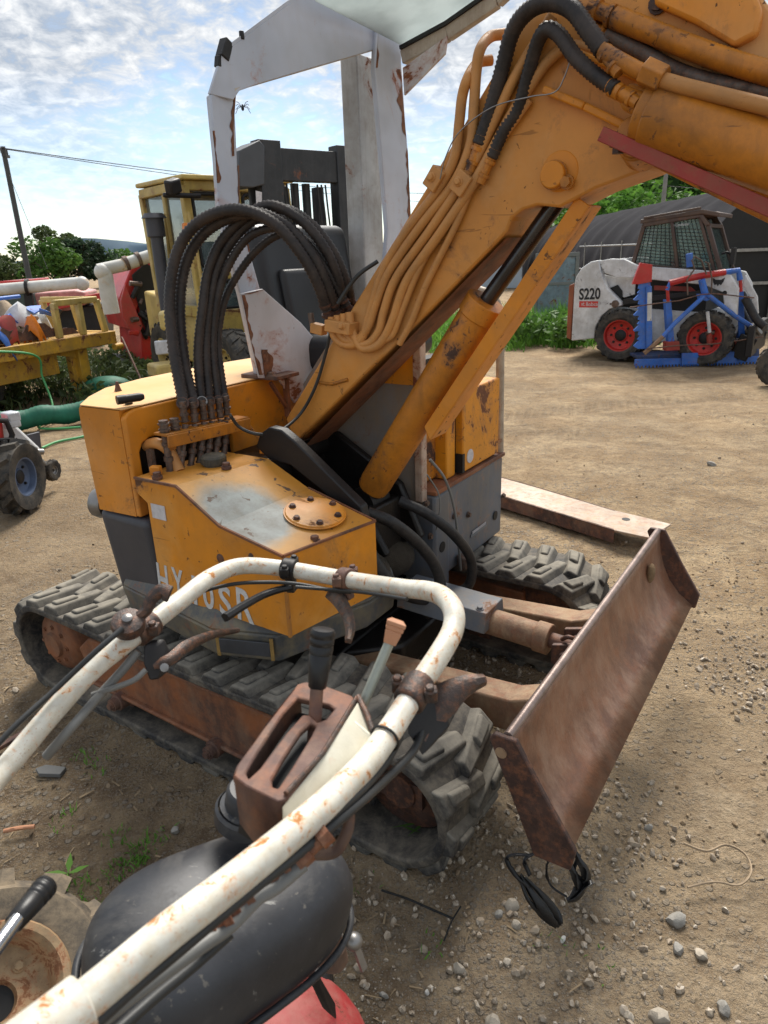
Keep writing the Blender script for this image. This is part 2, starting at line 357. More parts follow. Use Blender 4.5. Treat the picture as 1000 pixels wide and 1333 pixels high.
def text_mesh(s, size, depth=0.0015, bold=0.0):
    c = bpy.data.curves.new('lettering_source', 'FONT'); c.offset = bold; c.body = s; c.size = size; c.extrude = depth; c.resolution_u = 4
    o = bpy.data.objects.new('lettering_source', c); col.objects.link(o)
    bpy.context.view_layer.update()
    dg = bpy.context.evaluated_depsgraph_get()
    me = bpy.data.meshes.new_from_object(o.evaluated_get(dg)); 
    col.objects.unlink(o); bpy.data.objects.remove(o); bpy.data.curves.remove(c)
    return me
def lettering(name, s, mat, parent, org, ax, up, w, h, depth=0.0015, shear=0.0, bold=0.0):
    """text fitted into a w x h field with its lower corner at org"""
    me = text_mesh(s, 1.0, depth, bold)
    xs = [v.co.x for v in me.vertices]; ys = [v.co.y for v in me.vertices]
    x0, x1, y0, y1 = min(xs), max(xs), min(ys), max(ys)
    ax = V(ax).normalized(); nrm = ax.cross(V(up)).normalized(); up = nrm.cross(ax).normalized(); org = V(org)
    for v in me.vertices:
        px = (v.co.x - x0) / (x1 - x0) * w; py = (v.co.y - y0) / (y1 - y0) * h
        v.co = org + ax * (px + shear * py) + up * py + nrm * (v.co.z)
    me.materials.clear(); me.materials.append(mat)
    o = bpy.data.objects.new(name, me); col.objects.link(o); o.parent = parent
    return o

# ---- tracks
def make_track(y0, y1, flip):
    ycx = (y0 + y1) / 2
    def ring(rr, sag=0.0):
        pts = []; n = 18
        L, zc, R = 0.74, 0.20, rr
        for i in range(n + 1):
            a = math.pi / 2 + math.pi * i / n; pts.append((-L + R * math.cos(a), zc + R * math.sin(a)))
        for i in range(1, 16): pts.append((-L + 2 * L * i / 16, zc - R))
        for i in range(n + 1):
            a = -math.pi / 2 + math.pi * i / n; pts.append((L + R * math.cos(a), zc + R * math.sin(a)))
        for i in range(1, 16):
            t = i / 16; pts.append((L - 2 * L * t, zc + R - 0.012 * math.sin(math.pi * t) ** 2))
        return pts
    o_, i_ = ring(0.172), ring(0.145)
    mb = MB(); n = len(o_); vs = []
    for (a, b) in zip(o_, i_):
        vs += [(a[0], y0, a[1]), (a[0], y1, a[1]), (b[0], y1, b[1]), (b[0], y0, b[1])]
    fs = []
    for k in range(n):
        j = (k + 1) % n
        for e in range(4): fs.append((k * 4 + e, k * 4 + (e + 1) % 4, j * 4 + (e + 1) % 4, j * 4 + e))
    mb.add(vs, fs)
    # lugs: two staggered columns of chunky stepped blocks, skewed
    P = [V((a[0], 0, a[1])) for a in o_]; P.append(P[0])
    cum = [0]
    for a, b in zip(P, P[1:]): cum.append(cum[-1] + (b - a).length)
    tot = cum[-1]
    def at(s):
        s %= tot
        for k in range(len(cum) - 1):
            if s <= cum[k + 1]:
                return P[k].lerp(P[k + 1], (s - cum[k]) / max(1e-9, cum[k + 1] - cum[k]))
        return P[-1]
    mb.cur = 1
    N = 36; w = y1 - y0; rnd = random.Random(3)
    for c in (0, 1):
        for k in range(N):
            s0 = (k + 0.5 * c) * tot / N
            ya, yb = (y0 + 0.002, y0 + w * 0.60) if c == 0 else (y1 - 0.002, y1 - w * 0.60)
            def loop(bl, tl, yy, sk, hh):
                out = []
                for (d, h) in ((-bl / 2, -0.004), (bl / 2, -0.004), (tl / 2, hh), (-tl / 2, hh)):
                    p = at(s0 + d + sk); q = at(s0 + d + sk + 0.012); tn = (q - p).normalized(); nr = V((tn.z, 0, -tn.x))
                    p = p + nr * h; out.append(V((p.x, yy, p.z)))
                return out
            h = 0.025 * rnd.uniform(0.85, 1.08)
            A = loop(0.092, 0.050, ya, 0.018, h); B = loop(0.068, 0.032, yb, -0.024, h * 0.97)
            mb.prism(A, B)
            A = loop(0.058, 0.030, ya + (yb - ya) * 0.12, 0.017, h + 0.009); B = loop(0.052, 0.024, ya + (yb - ya) * 0.55, -0.002, h + 0.008)
            mb.prism(A, B)
    mb.cur = 0
    # inner drive teeth
    for k in range(30):
        s0 = k * tot / 30
        p = at(s0); q = at(s0 + 0.012); tn = (q - p).normalized(); nr = V((-tn.z, 0, tn.x))
        c_ = p + nr * 0.04
        mb.bar(V((c_.x, ycx - 0.035, c_.z)), V((c_.x, ycx + 0.035, c_.z)), 0.03, 0.024, up=tuple(nr))
    return mb
for sgn in (-1, 1):
    y0, y1 = (-0.67, -0.37) if sgn < 0 else (0.37, 0.67)
    tr = make_track(y0, y1, sgn).build('rubber_track', [M['track'], M['lug']], ex, bevel=0.007, smooth=50, seg=3)
    yo = y0 if sgn < 0 else y1; di = -sgn
    fr = MB()
    A = [V((x, yo + di * 0.035, z)) for x, z in ((-0.52, 0.13), (0.60, 0.105), (0.66, 0.15), (0.64, 0.285), (0.3, 0.30), (-0.5, 0.30), (-0.57, 0.24))]
    fr.prism(A, [p + V((0, di * 0.2, 0)) for p in A])
    fr.bar((-0.5, yo + di * 0.033, 0.128), (0.6, yo + di * 0.033, 0.105), 0.03, 0.014)
    fo = fr.build('track_frame', M['rust_orange'], ex, bevel=0.008)
    for x in (-0.36, 0.1, 0.5):
        b = MB()
        b.lathe([(0.0, -0.04), (0.022, -0.04), (0.022, -0.022), (0.03, -0.02), (0.03, 0.02)], (x, yo + di * 0.03, 0.105), (0, di, 0), 14)
        b.hexbolt((x, yo + di * 0.03 - di * 0.04, 0.105), (0, -di, 0), 0.012, 0.012)
        b.build('roller_bolt', M['rust'], fo, smooth=30)
    sp = MB()
    sp.lathe([(0.0, 0), (0.045, 0), (0.05, 0.012), (0.085, 0.018), (0.105, 0.03), (0.12, 0.05), (0.125, 0.12), (0.1, 0.14)], (-0.735, yo + di * 0.03, 0.2), (0, di, 0), 28)
    for k in range(8):
        a = k * math.pi / 4; sp.hexbolt((-0.735 + 0.068 * math.cos(a), yo + di * 0.046, 0.2 + 0.068 * math.sin(a)), (0, -di, 0), 0.007, 0.008)
    sp.build('drive_sprocket', M['rust_orange'], ex, smooth=40)
    idl = MB(); idl.lathe([(0.0, 0.0), (0.05, 0), (0.055, 0.02), (0.11, 0.03), (0.138, 0.04), (0.138, 0.14), (0.1, 0.15)], (0.73, yo + di * 0.07, 0.2), (0, di, 0), 28)
    idl.bar((0.5, yo + di * 0.09, 0.2), (0.8, yo + di * 0.09, 0.2), 0.03, 0.07)
    idl.build('idler_wheel', M['blade_dark'], ex, smooth=40)
    for k, x in enumerate((-0.4, -0.1, 0.2, 0.47)):
        r_ = MB(); r_.lathe([(0.02, 0), (0.055, 0.005), (0.055, 0.05), (0.035, 0.055), (0.035, 0.14), (0.055, 0.145), (0.055, 0.19), (0.02, 0.195)], (x, yo + di * 0.06, 0.088), (0, di, 0), 18)
        r_.build('track_roller', M['blade_dark'], ex, smooth=40)

# ---- car body between the tracks
cb = MB()
cb.bb(-0.42, 0.34, -0.36, 0.36, 0.17, 0.33)
cb.prism([V((0.34, y, z)) for y, z in ((-0.3, 0.2), (0.3, 0.2), (0.3, 0.33), (-0.3, 0.33))], [V((0.48, y, z)) for y, z in ((-0.16, 0.22), (0.16, 0.22), (0.16, 0.32), (-0.16, 0.32))])
cb.lathe([(0.30, 0.33), (0.30, 0.40), (0.26, 0.40), (0.26, 0.45)], (-0.02, 0, 0), (0, 0, 1), 32)
cb.build('car_body', M['oil_and_shade'], ex, bevel=0.01)

# ---- dozer blade, on its arms
YB = 0.655
prof_f = [(1.058, 0.540), (1.060, 0.505), (1.068, 0.46), (1.084, 0.41), (1.108, 0.36), (1.145, 0.315), (1.195, 0.278)]
bl = MB()
fr_ = [V((x, -YB, z)) for x, z in prof_f]
bk_ = [V((x - 0.016, -YB, z + (0.0))) for x, z in prof_f]
lp = fr_ + bk_[::-1]
nsg = 14
for k in range(nsg):
    ya = -YB + 2 * YB * k / nsg; yb = -YB + 2 * YB * (k + 1) / nsg
    for (p, q) in zip(lp, lp[1:] + lp[:1]):
        bl.add([(p.x, ya, p.z), (p.x, yb, p.z), (q.x, yb, q.z), (q.x, ya, q.z)], [(0, 1, 2, 3)])
blade = bl.build('dozer_blade', M['blade'], ex, smooth=60)
bm_ = bmesh.new(); bm_.from_mesh(blade.data); bmesh.ops.remove_doubles(bm_, verts=bm_.verts, dist=1e-5); bmesh.ops.recalc_face_normals(bm_, faces=bm_.faces); bm_.to_mesh(blade.data); bm_.free()
# rolled top lip
lp = MB(); lp.tube([(1.050, -YB, 0.540), (1.050, YB, 0.540)], 0.011, 12)
lp.build('top_lip', plain('worn_lip_steel', (0.32, 0.24, 0.21), 0.42, 0.5, 0.5, 18, 0.2), blade, smooth=60)
for sgn in (-1, 1):
    ep = MB(); y = sgn * YB
    P = [V((x, y, z)) for x, z in ((1.013, 0.530), (1.022, 0.545), (1.073, 0.546), (1.143, 0.43), (1.214, 0.322), (1.206, 0.268), (1.125, 0.264), (1.070, 0.396))]
    ep.slab(P, (0, sgn * 0.014, 0))
    e_ = ep.build('end_plate', M['blade_dark'], blade, bevel=0.003)
    h = MB(); h.lathe([(0.013, 0), (0.013, 0.002)], (1.042, y + sgn * 0.0145, 0.505), (0, sgn, 0), 20)
    h.build('plugged_hole', M['arm_tan'], e_ if False else blade, smooth=30)
ce = MB(); ce.bar((1.158, -YB, 0.281), (1.158, YB, 0.281), 0.010, 0.03, up=(-0.8, 0, 1)); ce.build('cutting_edge', M['blade'], blade, bevel=0.003)
mud = MB(); mud.ball((1.078, 0.47, 0.455), 0.035, 14, 10, (0.4, 0.75, 1.0))
mud.build('mud_clod', plain('dried_mud', (0.23, 0.15, 0.08), 0.95, 0, 0.4, 40, 0.8), blade, smooth=80)
for sgn in (-1, 1):
    am = MB(); y = sgn * 0.25
    A = [V((x, y - 0.045, z)) for x, z in ((0.30, 0.20), (0.9, 0.25), (1.10, 0.31), (1.065, 0.42), (0.9, 0.35), (0.30, 0.305))]
    am.prism(A, [p + V((0, 0.09, 0)) for p in A])
    am.build('blade_arm', M['arm_tan'], ex, bevel=0.006)
# blade cylinder
bc = MB(); a, b = V((0.36, 0.0, 0.41)), V((1.0, 0.0, 0.385)); dr = (b - a).normalized()
bc.cyl(a + dr * 0.05, a + dr * 0.52, 0.042, 20); bc.cyl(a + dr * 0.5, a + dr * 0.545, 0.048, 20)
bcyl = bc.build('blade_cylinder', M['arm_tan'], ex, bevel=0.003, smooth=45)
g = MB(); 
G = [V((0.40, y, z)) for y, z in ((-0.075, 0.40), (-0.06, 0.465), (0.06, 0.465), (0.075, 0.40))]
G2 = [V((0.72, y, z)) for y, z in ((-0.075, 0.39), (-0.06, 0.455), (0.06, 0.455), (0.075, 0.39))]
g.prism(G, G2); g.hexbolt((0.69, -0.045, 0.456), (0, 0, 1), 0.01, 0.01)
g.build('cylinder_cover', M['grey_steel'], bcyl, bevel=0.006)
rd = MB(); rd.cyl(a + dr * 0.54, b - dr * 0.02, 0.024, 16); rd.build('rod', M['rust'], bcyl, smooth=50)
cl = MB()
for s in (-1, 1):
    P = [V((x, s * 0.045, z)) for x, z in ((0.93, 0.35), (1.09, 0.33), (1.06, 0.44), (0.98, 0.425), (0.93, 0.41))]
    cl.slab(P, (0, s * 0.016, 0))
cl.cyl((0.975, -0.075, 0.385), (0.975, 0.075, 0.385), 0.02, 14); cl.hexbolt((0.975, -0.075, 0.385), (0, -1, 0), 0.014, 0.014)
cl.tube(spline([(0.95, -0.03, 0.42), (0.975, -0.05, 0.445), (1.0, -0.03, 0.43), (0.98, 0.0, 0.42)], 6), 0.007, 8)
cl.build('blade_bracket', M['blade_dark'], ex, bevel=0.003)

# ---- revolving frame skirt
sk = MB()
pl0 = [(-0.30, -0.60), (0.16, -0.655), (0.345, -0.585), (0.455, -0.30), (0.455, -0.15), (-0.30, -0.15)]
pl1 = [(-0.30, -0.585), (0.16, -0.64), (0.335, -0.575), (0.44, -0.30), (0.44, -0.15), (-0.30, -0.15)]
sk.prism([V((x, y, 0.445)) for x, y in pl1], [V((x, y, 0.535)) for x, y in pl0])
sk.prism([V((x, y, 0.535)) for x, y in pl0], [V((x * 0.985, y * 0.97, 0.585)) for x, y in pl1])
skirt = sk.build('revolving_frame', M['skirt'], ex, bevel=0.007)
rf = MB()
p, q = V((0.185, -0.6485, 0.472)), V((0.325, -0.5955, 0.472))
rf.add([p, q, q + V((0, 0, 0.044)), p + V((0, 0, 0.044))], [(0, 1, 2, 3)])
nrm = (q - p).cross(V((0, 0, 1))).normalized()
P = [p, q, q + V((0, 0, 0.044)), p + V((0, 0, 0.044))]
rf = MB(); rf.slab([k + nrm * 0.001 for k in P], nrm * 0.006); rf.build('marker_plate', plain('faded_marker', (0.055, 0.06, 0.07), 0.5, 0, 0.5, 10, 0.1), skirt, bevel=0.002)
bd = MB()
for (u0, u1, v0, v1) in ((-0.01, 0.0, -0.012, 0.056), (0.1497, 0.1597, -0.012, 0.056)):
    t_ = (q - p).normalized(); k0 = p + t_ * u0; k1 = p + t_ * u1
    bd.slab([k0 + V((0, 0, v0)) + nrm * 0.001, k1 + V((0, 0, v0)) + nrm * 0.001, k1 + V((0, 0, v1)) + nrm * 0.001, k0 + V((0, 0, v1)) + nrm * 0.001], nrm * 0.004)
bd.build('marker_edge', plain('flaked_yellow', (0.32, 0.2, 0.06), 0.7, 0, 0.6, 30, 0.2), skirt)
dk = MB(); dk.bb(-0.3, 0.30, -0.14, 0.62, 0.45, 0.56); dk.bb(-0.40, -0.3, -0.45, 0.5, 0.5, 0.79); dk.build('frame_deck', M['oil_and_shade'], ex, bevel=0.01)

# ---- hydraulic tank housing (lettered side)
YN, YI = -0.62, -0.30
sideN = [(-0.115, 0.93), (0.058, 0.932), (0.21, 0.845), (0.425, 0.805), (0.425, 0.575), (-0.075, 0.575), (-0.075, 0.86), (-0.115, 0.885)]
sideI = [(-0.115, 0.93), (0.10, 0.93), (0.25, 0.86), (0.485, 0.80), (0.485, 0.575), (-0.075, 0.575), (-0.075, 0.86), (-0.115, 0.885)]
tk = MB(); A = [V((x, YN, z)) for x, z in sideN]; B = [V((x, YI, z)) for x, z in sideI]
n = 8
tk.add(A + B, [tuple(range(7, -1, -1)), tuple(range(8, 16))] + [(i, (i + 1) % n, n + (i + 1) % n, n + i) for i in range(n) if i not in (0, 1, 2)])
tank = tk.build('tank_housing', M['orange_panel'], ex, bevel=0.0, smooth=25)
def worn_top():
    t = NT('worn_cover_paint')
    c = t.mix(t.step(t.noise(2.5, 4), 0.35, 0.7), (0.62, 0.27, 0.03), (0.5, 0.2, 0.03))
    mp = t.map((6.9, 8.0, 1.0), (0, 0, rad(-6)), (-1.61, 4.13, 0))
    wob = t.noise(5, 5, 0.6, c=True)
    add = t.n('ShaderNodeVectorMath', operation='MULTIPLY_ADD'); t.l(wob, add.inputs[0]); add.inputs[1].default_value = (0.9, 0.9, 0); t.l(mp, add.inputs[2])
    sub = t.n('ShaderNodeVectorMath', operation='MULTIPLY'); t.l(add.outputs[0], sub.inputs[0]); sub.inputs[1].default_value = (1, 1, 0)
    ln = t.n('ShaderNodeVectorMath', operation='LENGTH'); t.l(sub.outputs[0], ln.inputs[0])
    m = t.step(ln.outputs['Value'], 1.12, 0.78)
    pale = t.mix(t.step(t.noise(7, 6, 0.7), 0.38, 0.66), (0.36, 0.39, 0.37), (0.19, 0.18, 0.15))
    halo = t.step(ln.outputs['Value'], 1.7, 0.9)
    c = t.mix(t.math('MULTIPLY', halo, 0.55), c, (0.62, 0.38, 0.13))
    c = t.mix(m, c, pale)
    spot = t.step(t.noise(15, 4, 0.6, 0.5, co=t.map(loc=(2, 5, 1))), 0.61, 0.64)
    c = t.mix(spot, c, (0.10, 0.055, 0.03))
    fine = t.step(t.noise(55, 4, 0.6), 0.66, 0.72)
    c = t.mix(t.math('MULTIPLY', fine, 0.7), c, (0.17, 0.09, 0.045))
    c = t.mix(t.math('MULTIPLY', t.step(t.noise(6, 7, 0.75, co=t.map(loc=(7, 1, 3))), 0.5, 0.75), 0.5), c, (0.19, 0.13, 0.06))
    return t.fin(c, 0.55, 0, t.bump(t.noise(50, 4), 0.15, 0.003))
M['worn_top'] = worn_top()
tc = MB()
o3 = V((0, 0, 0.003))
for i in (0, 1, 2):
    a, b, c_, d_ = A[i], A[i + 1], B[i + 1], B[i]
    na = [p.copy() for p in (a, b, c_, d_)]
    tc.add(na + [p + V((0, 0, -0.006)) for p in na], [(0, 1, 2, 3), (7, 6, 5, 4)])
tc.build('tank_cover', M['worn_top'], tank, smooth=25)
# turned edges of the cover sheet
ed = MB()
for i in (0, 1, 2): ed.bar(A[i] + V((0, -0.001, -0.001)), A[i + 1] + V((0, -0.001, -0.001)), 0.006, 0.007)
ed.bar(A[3] + V((0.001, 0, 0)), B[3] + V((0.001, 0, 0)), 0.007, 0.006); ed.bar(B[2], B[3], 0.006, 0.006)
ed.build('cover_edge', M['rust_orange'], tank)
ce_ = MB(); ce_.bar((0.4255, -0.6205, 0.575), (0.4255, -0.6205, 0.80), 0.008, 0.008); ce_.build('corner_seam', paint('seam_paint', (0.5, 0.19, 0.02), 0.5, 0.6, chips=0.6, sc=4), tank)
# bolted inspection plate on the slope
pc = X.Z(410, 669, 0.83); t0 = (A[3] - A[2]).normalized(); t1 = (B[2] - A[2]).normalized(); pn = t0.cross(t1).normalized()
if pn.z < 0: pn = -pn
pc = pc + pn * ((A[2] - pc).dot(pn))
ip = MB(); ip.lathe([(0.0, 0.005), (0.081, 0.005), (0.083, 0.003), (0.083, 0.001), (0.087, 0.001), (0.087, -0.002)][::-1], pc, pn, 36)
ipo = ip.build('inspection_plate', M['orange_panel'], tank, smooth=30)
e1 = t0; e2 = pn.cross(t0)
for k in range(6):
    a = rad(60 * k + 20); ib = MB(); ib.hexbolt(pc + pn * 0.004 + (e1 * math.cos(a) + e2 * math.sin(a)) * 0.066, pn, 0.0078, 0.009); ib.build('plate_bolt', M['blade_dark'], ipo, smooth=30)
hb = MB()
for (u, v) in ((205, 622), (247, 578), (295, 609), (410, 705)):
    p = X.Z(u, v, 0.935 if v < 650 else 0.80); hb.hexbolt(p, (0, 0, 1), 0.011, 0.016)
hb.build('cover_bolt', M['rust'], tank, smooth=30)
bk = MB()
for (u, v) in ((203, 612), (345, 585)):
    p = X.Z(u, v, 0.945); bk.box(p, (0.03, 0.022, 0.025), (0, 0, 0.4))
bk.build('cover_lug', M['orange'], tank, bevel=0.003)
st = MB(); p = X.Y(196, 655, YN - 0.002); q = X.Y(217, 680, YN - 0.002)
st.bb(p.x, q.x, YN - 0.0025, YN - 0.001, q.z + 0.004, p.z); st.build('paper_label', M['sticker'], tank)
dn = MB()
for (u, v, r) in ((287, 727, 0.014), (327, 724, 0.009)):
    p = X.Y(u, v, YN); dn.lathe([(r, 0), (r * 0.8, 0.003), (0, 0.004)], p, (0, -1, 0), 12)
dn.build('panel_screw', M['rust'], tank, smooth=50)
# stencilled letters: baseline runs along the sheet
for ch, (u, v, w, h) in zip('HY10SR', ((208, 771, 0.044, 0.100), (227, 776, 0.046, 0.096), (253, 786, 0.014, 0.092), (266, 790, 0.042, 0.084), (287, 799, 0.046, 0.094), (310, 805, 0.060, 0.098))):
    p = X.Y(u, v, YN - 0.0015)
    lettering('letter', ch, M['white_letter'], tank, p, (1, 0, -0.06), (0, 0, 1), w, h, 0.0008, 0.0, 0.016)

# ---- counterweight hood
zt = 1.112
pl = [(-0.165, -0.60), (-0.335, -0.612), (-0.43, -0.52), (-0.52, -0.40), (-0.565, -0.22), (-0.57, 0.0), (-0.56, 0.2), (-0.53, 0.4), (-0.46, 0.56), (-0.40, 0.62), (-0.165, 0.62)]
def hood_ring(z, sx): return [V((x if x > -0.17 else -0.165 + (x + 0.165) * sx, y, z)) for x, y in pl]
hd = MB()
r0_, r1_, r2_, r3_, r4_ = hood_ring(0.795, 0.93), hood_ring(1.05, 1.0), hood_ring(1.09, 1.0), hood_ring(1.106, 0.985), hood_ring(1.112, 0.95)
n = len(pl); vs = r0_ + r1_ + r2_ + r3_ + r4_
fs = [tuple(range(n - 1, -1, -1)), tuple(range(4 * n, 5 * n))]
for k in range(4): fs += [(k * n + i, k * n + (i + 1) % n, (k + 1) * n + (i + 1) % n, (k + 1) * n + i) for i in range(n)]
hd.add(vs, fs)
hood = hd.build('engine_hood', M['orange'], ex, smooth=35)
def pale_orange():
    t = NT('pale_hood_orange')  # paler orange than the hood sides
    c = t.mix(t.step(t.noise(1.8, 5, 0.6), 0.35, 0.65), (0.66, 0.43, 0.22), (0.60, 0.32, 0.10))
    c = t.mix(t.math('MULTIPLY', t.step(t.noise(7, 8, 0.75, co=t.map((1, 0.5, 1))), 0.52, 0.66), 0.7), c, (0.36, 0.24, 0.15))
    c = t.mix(t.step(t.noise(16, 6, 0.7), 0.68, 0.71), c, (0.13, 0.07, 0.04))
    return t.fin(c, 0.6, 0, t.bump(t.noise(40, 4), 0.1, 0.003))
M['hood_top'] = pale_orange()
ht = MB()
top = [V((p.x, p.y, 1.114)) for p in hood_ring(1.112, 0.945)]
top = [V((-0.150, p.y, 1.114)) if p.x > -0.17 else p for p in top]
ht.slab(top, (0, 0, 0.004)); ht.build('hood_top', M['hood_top'], hood, bevel=0.0015)
# front cover sheet of the hood with the hose opening cut in its lower corner
hf = MB()
fy = [(-0.60, 0.795), (-0.60, 1.09), (-0.585, 1.106), (-0.56, 1.112), (0.62, 1.112), (0.62, 0.86), (-0.20, 0.86), (-0.20, 1.0), (-0.26, 1.015), (-0.525, 1.02), (-0.552, 1.01), (-0.566, 0.985), (-0.566, 0.795)]
hf.prism([V((-0.145, y, z)) for y, z in fy], [V((-0.166, y, z)) for y, z in fy])
hf.build('hood_front', M['orange'], hood, bevel=0.006, seg=3)
inn = MB(); inn.bb(-0.1655, -0.1635, -0.565, -0.2, 0.80, 1.019); inn.build('hood_opening_shade', M['oil_and_shade'], hood)  # dark plate stands in for the shade inside the shallow hose opening
# side seam + trim strip
hl = MB(); p = X.Z(168, 526, 1.118); a = X.Z(152, 521, 1.14); b = X.Z(187, 516, 1.14)
hl.cyl(p, p + V((0, 0, 0.02)), 0.011, 12); hl.tube([a, a.lerp(b, 0.3), a.lerp(b, 0.35), a.lerp(b, 0.85), b], [0.013, 0.013, 0.012, 0.012, 0.008], 12)
hl.build('hood_latch', M['black_steel'], hood, smooth=40)
hk = MB(); p = X.Z(154, 509, 1.118); hk.lathe([(0.012, 0), (0.008, 0.012), (0.004, 0.03), (0, 0.032)], p, (0, 0, 1), 10); hk.build('hood_peg', M['rust'], hood)
# grey plastic corner below
gb = MB()
g0 = [(-0.105, -0.605), (-0.335, -0.60), (-0.42, -0.5), (-0.42, -0.3), (-0.105, -0.3)]
gb.prism([V((x * 0.97 - 0.005, y * 0.965, 0.47)) for x, y in g0], [V((x - 0.0, y - 0.008, 0.79)) for x, y in g0])
gb.build('corner_guard', M['plastic_grey'], ex, bevel=0.022, seg=4)
rl = MB(); p = X.Y(128, 672, -0.5); rl.lathe([(0.0, -0.02), (0.045, -0.02), (0.05, 0), (0.045, 0.02), (0, 0.02)], (-0.41, -0.545, 0.78), (0.9, 0.3, 0), 18); rl.build('rear_lamp', M['dull_steel'], ex, smooth=40)

# ---- hydraulic manifold and loop hoses
XM = -0.075
mf = MB(); a = X.X(208, 566, XM); b = X.X(316, 543, XM)
mf.bar(a, b, 0.055, 0.008); mf.bar(a + V((0.03, 0, -0.018)), b + V((0.03, 0, -0.018)), 0.006, 0.035)
mf.bar(b, X.X(352, 590, -0.02), 0.03, 0.008)
mf.bar(a + V((0.01, 0.03, -0.05)), a + V((0.01, 0.03, 0)), 0.022, 0.008)
manifold = mf.build('hose_bracket', M['orange_dirty'], ex, bevel=0.002)
fit = MB(); stub = MB()
bases = [(241, 549), (254, 549), (266, 546), (276, 545), (287, 543), (296, 540)]
lower = [(233, 598), (247, 596), (258, 592), (268, 589), (279, 586), (291, 588)]
def fitting(mb, p, q, r):
    d = (q - p)
    prof = [0, .05, .06, .3, .31, .42, .43, .7, .72, .8, .81, 1.0]; rr = [1.0, 1.05, .82, .82, 1.1, 1.1, .8, .8, 1.08, 1.08, .85, .85]
    mb.tube([p + d * k for k in prof], [r * k for k in rr], 12)
hose_base = []
for (u, v), (lu, lv) in zip(bases, lower):
    q = X.X(u, v, XM); p = X.X(lu, lv, XM + 0.01); fitting(fit, V((p.x, p.y, 0.925)), q + V((0, 0, -0.008)), 0.0115)
    fitting(fit, q + V((0, 0, 0.0)), q + V((0, 0, 0.06)), 0.0125); hose_base.append(q + V((0, 0, 0.055)))
for (u, v) in ((215, 566), (229, 563)):
    q = X.X(u, v, XM); fitting(stub, q - V((0, 0, 0.0)), q + V((0, 0, 0.042)), 0.0155); fitting(fit, V((q.x, q.y, 0.925)), q, 0.013)
fit.build('hose_fitting', M['fitting'], ex, smooth=30); stub.build('capped_port', M['fitting'], ex, smooth=30)
fc = MB(); p = X.Z(269, 592, 0.95)
fc.lathe([(0.03, -0.02), (0.03, 0), (0.036, 0.002), (0.037, 0.02), (0.033, 0.026), (0, 0.027)], V((0.0, p.y - 0.02, 0.935)), (0, 0, 1), 30)
for k in range(24):
    aa = k * math.pi / 12; fc.box((0.036 * math.cos(aa), p.y - 0.02 + 0.036 * math.sin(aa), 0.946), (0.004, 0.003, 0.016), (0, 0, aa))
fc.build('filler_cap', rubber('cap_plastic', (0.06, 0.058, 0.05), 0.6, (0.16, 0.13, 0.085), 0.7, 4), tank, smooth=30)
yp = MB(); yp.tube(spline([X.X(190, 580, -0.16), X.X(205, 577, -0.11), X.X(220, 587, -0.085), X.X(229, 604, -0.07), V((-0.055, X.X(232, 612, -0.06).y, 0.925))], 8), 0.0165, 14)
yp.build('breather_pipe', M['orange_pipe'], ex, smooth=60)
vb = MB(); a = X.X(195, 585, -0.12); vb.bar(V((-0.12, a.y, 0.925)), a, 0.014, 0.02); vb.build('pipe_stay', M['fitting'], ex)
# loop hoses: from the bracket up and over to the clamp on the boom foot
paths = [
    [(238, 520), (226, 455), (221, 385), (232, 325), (262, 287), (310, 273), (356, 290), (392, 330), (414, 370), (425, 403)],
    [(251, 520), (240, 470), (234, 400), (243, 340), (273, 297), (325, 277), (372, 293), (408, 335), (427, 375), (436, 401)],
    [(262, 520), (258, 460), (264, 400), (272, 350), (295, 305), (345, 268), (390, 285), (424, 325), (441, 365), (447, 398)],
    [(272, 515), (268, 450), (274, 390), (287, 340), (318, 296), (365, 272), (405, 292), (435, 330), (452, 370), (457, 394)],
    [(283, 513), (277, 450), (283, 390), (298, 345), (325, 308), (362, 297), (398, 315), (425, 350), (440, 378), (452, 397)],
    [(292, 512), (284, 450), (290, 400), (305, 365), (335, 325), (370, 304), (405, 318), (432, 355), (446, 380), (459, 392)],
]
rad_h = [0.0165, 0.0165, 0.0145, 0.0145, 0.012, 0.0115]
clamp_x = [0.205, 0.215, 0.225, 0.235, 0.24, 0.25]
for i, pth in enumerate(paths):
    b0 = hose_base[i]; pts = [b0]
    ye = -0.105 + 0.03 * i if i < 4 else -0.05 + 0.03 * (i - 4)
    for k, (u, v) in enumerate(pth):
        t = (k + 1) / len(pth); yy = b0.y + (ye - b0.y) * t
        pts.append(X.Y(u, v, yy))
    sp_ = spline(pts, 12); r = rad_h[i]
    h = MB(); h.tube(sp_, r, 10, step=0.0062, rib=0.10)
    ho = h.build('loop_hose', M['rubber_hose'], ex, smooth=75)
    e = sp_[-1]; d = (sp_[-1] - sp_[-5]).normalized()
    f = MB(); fitting(f, e + d * 0.045, e - d * 0.035, r * 1.04); f.build('hose_end', M['blade_dark'], ho, smooth=30)
    f = MB(); d = (sp_[6] - sp_[0]).normalized(); f.tube([sp_[0], sp_[0] + d * 0.05], r * 1.12, 12); f.build('ferrule', M['dull_steel'] if i == 2 else M['blade_dark'], ho, smooth=30)

# ---- boom
YH = 0.085
bp = [(372, 545), (384, 578), (470, 492), (560, 404), (640, 322), (660, 301), (666, 284), (680, 273), (700, 267), (728, 270), (776, 245), (846, 219), (850, 190), (838, 168), (860, 150), (1010, 205), (1040, 60), (900, -130), (770, -90), (690, 12), (640, 100), (560, 236), (460, 398)]
bp3 = [X.Y(u, v, -YH) for u, v in bp]
bo = MB(); bo.prism(bp3, [p + V((0, 2 * YH, 0)) for p in bp3])
boom = bo.build('boom', M['boom'], ex, bevel=0.006, smooth=30)
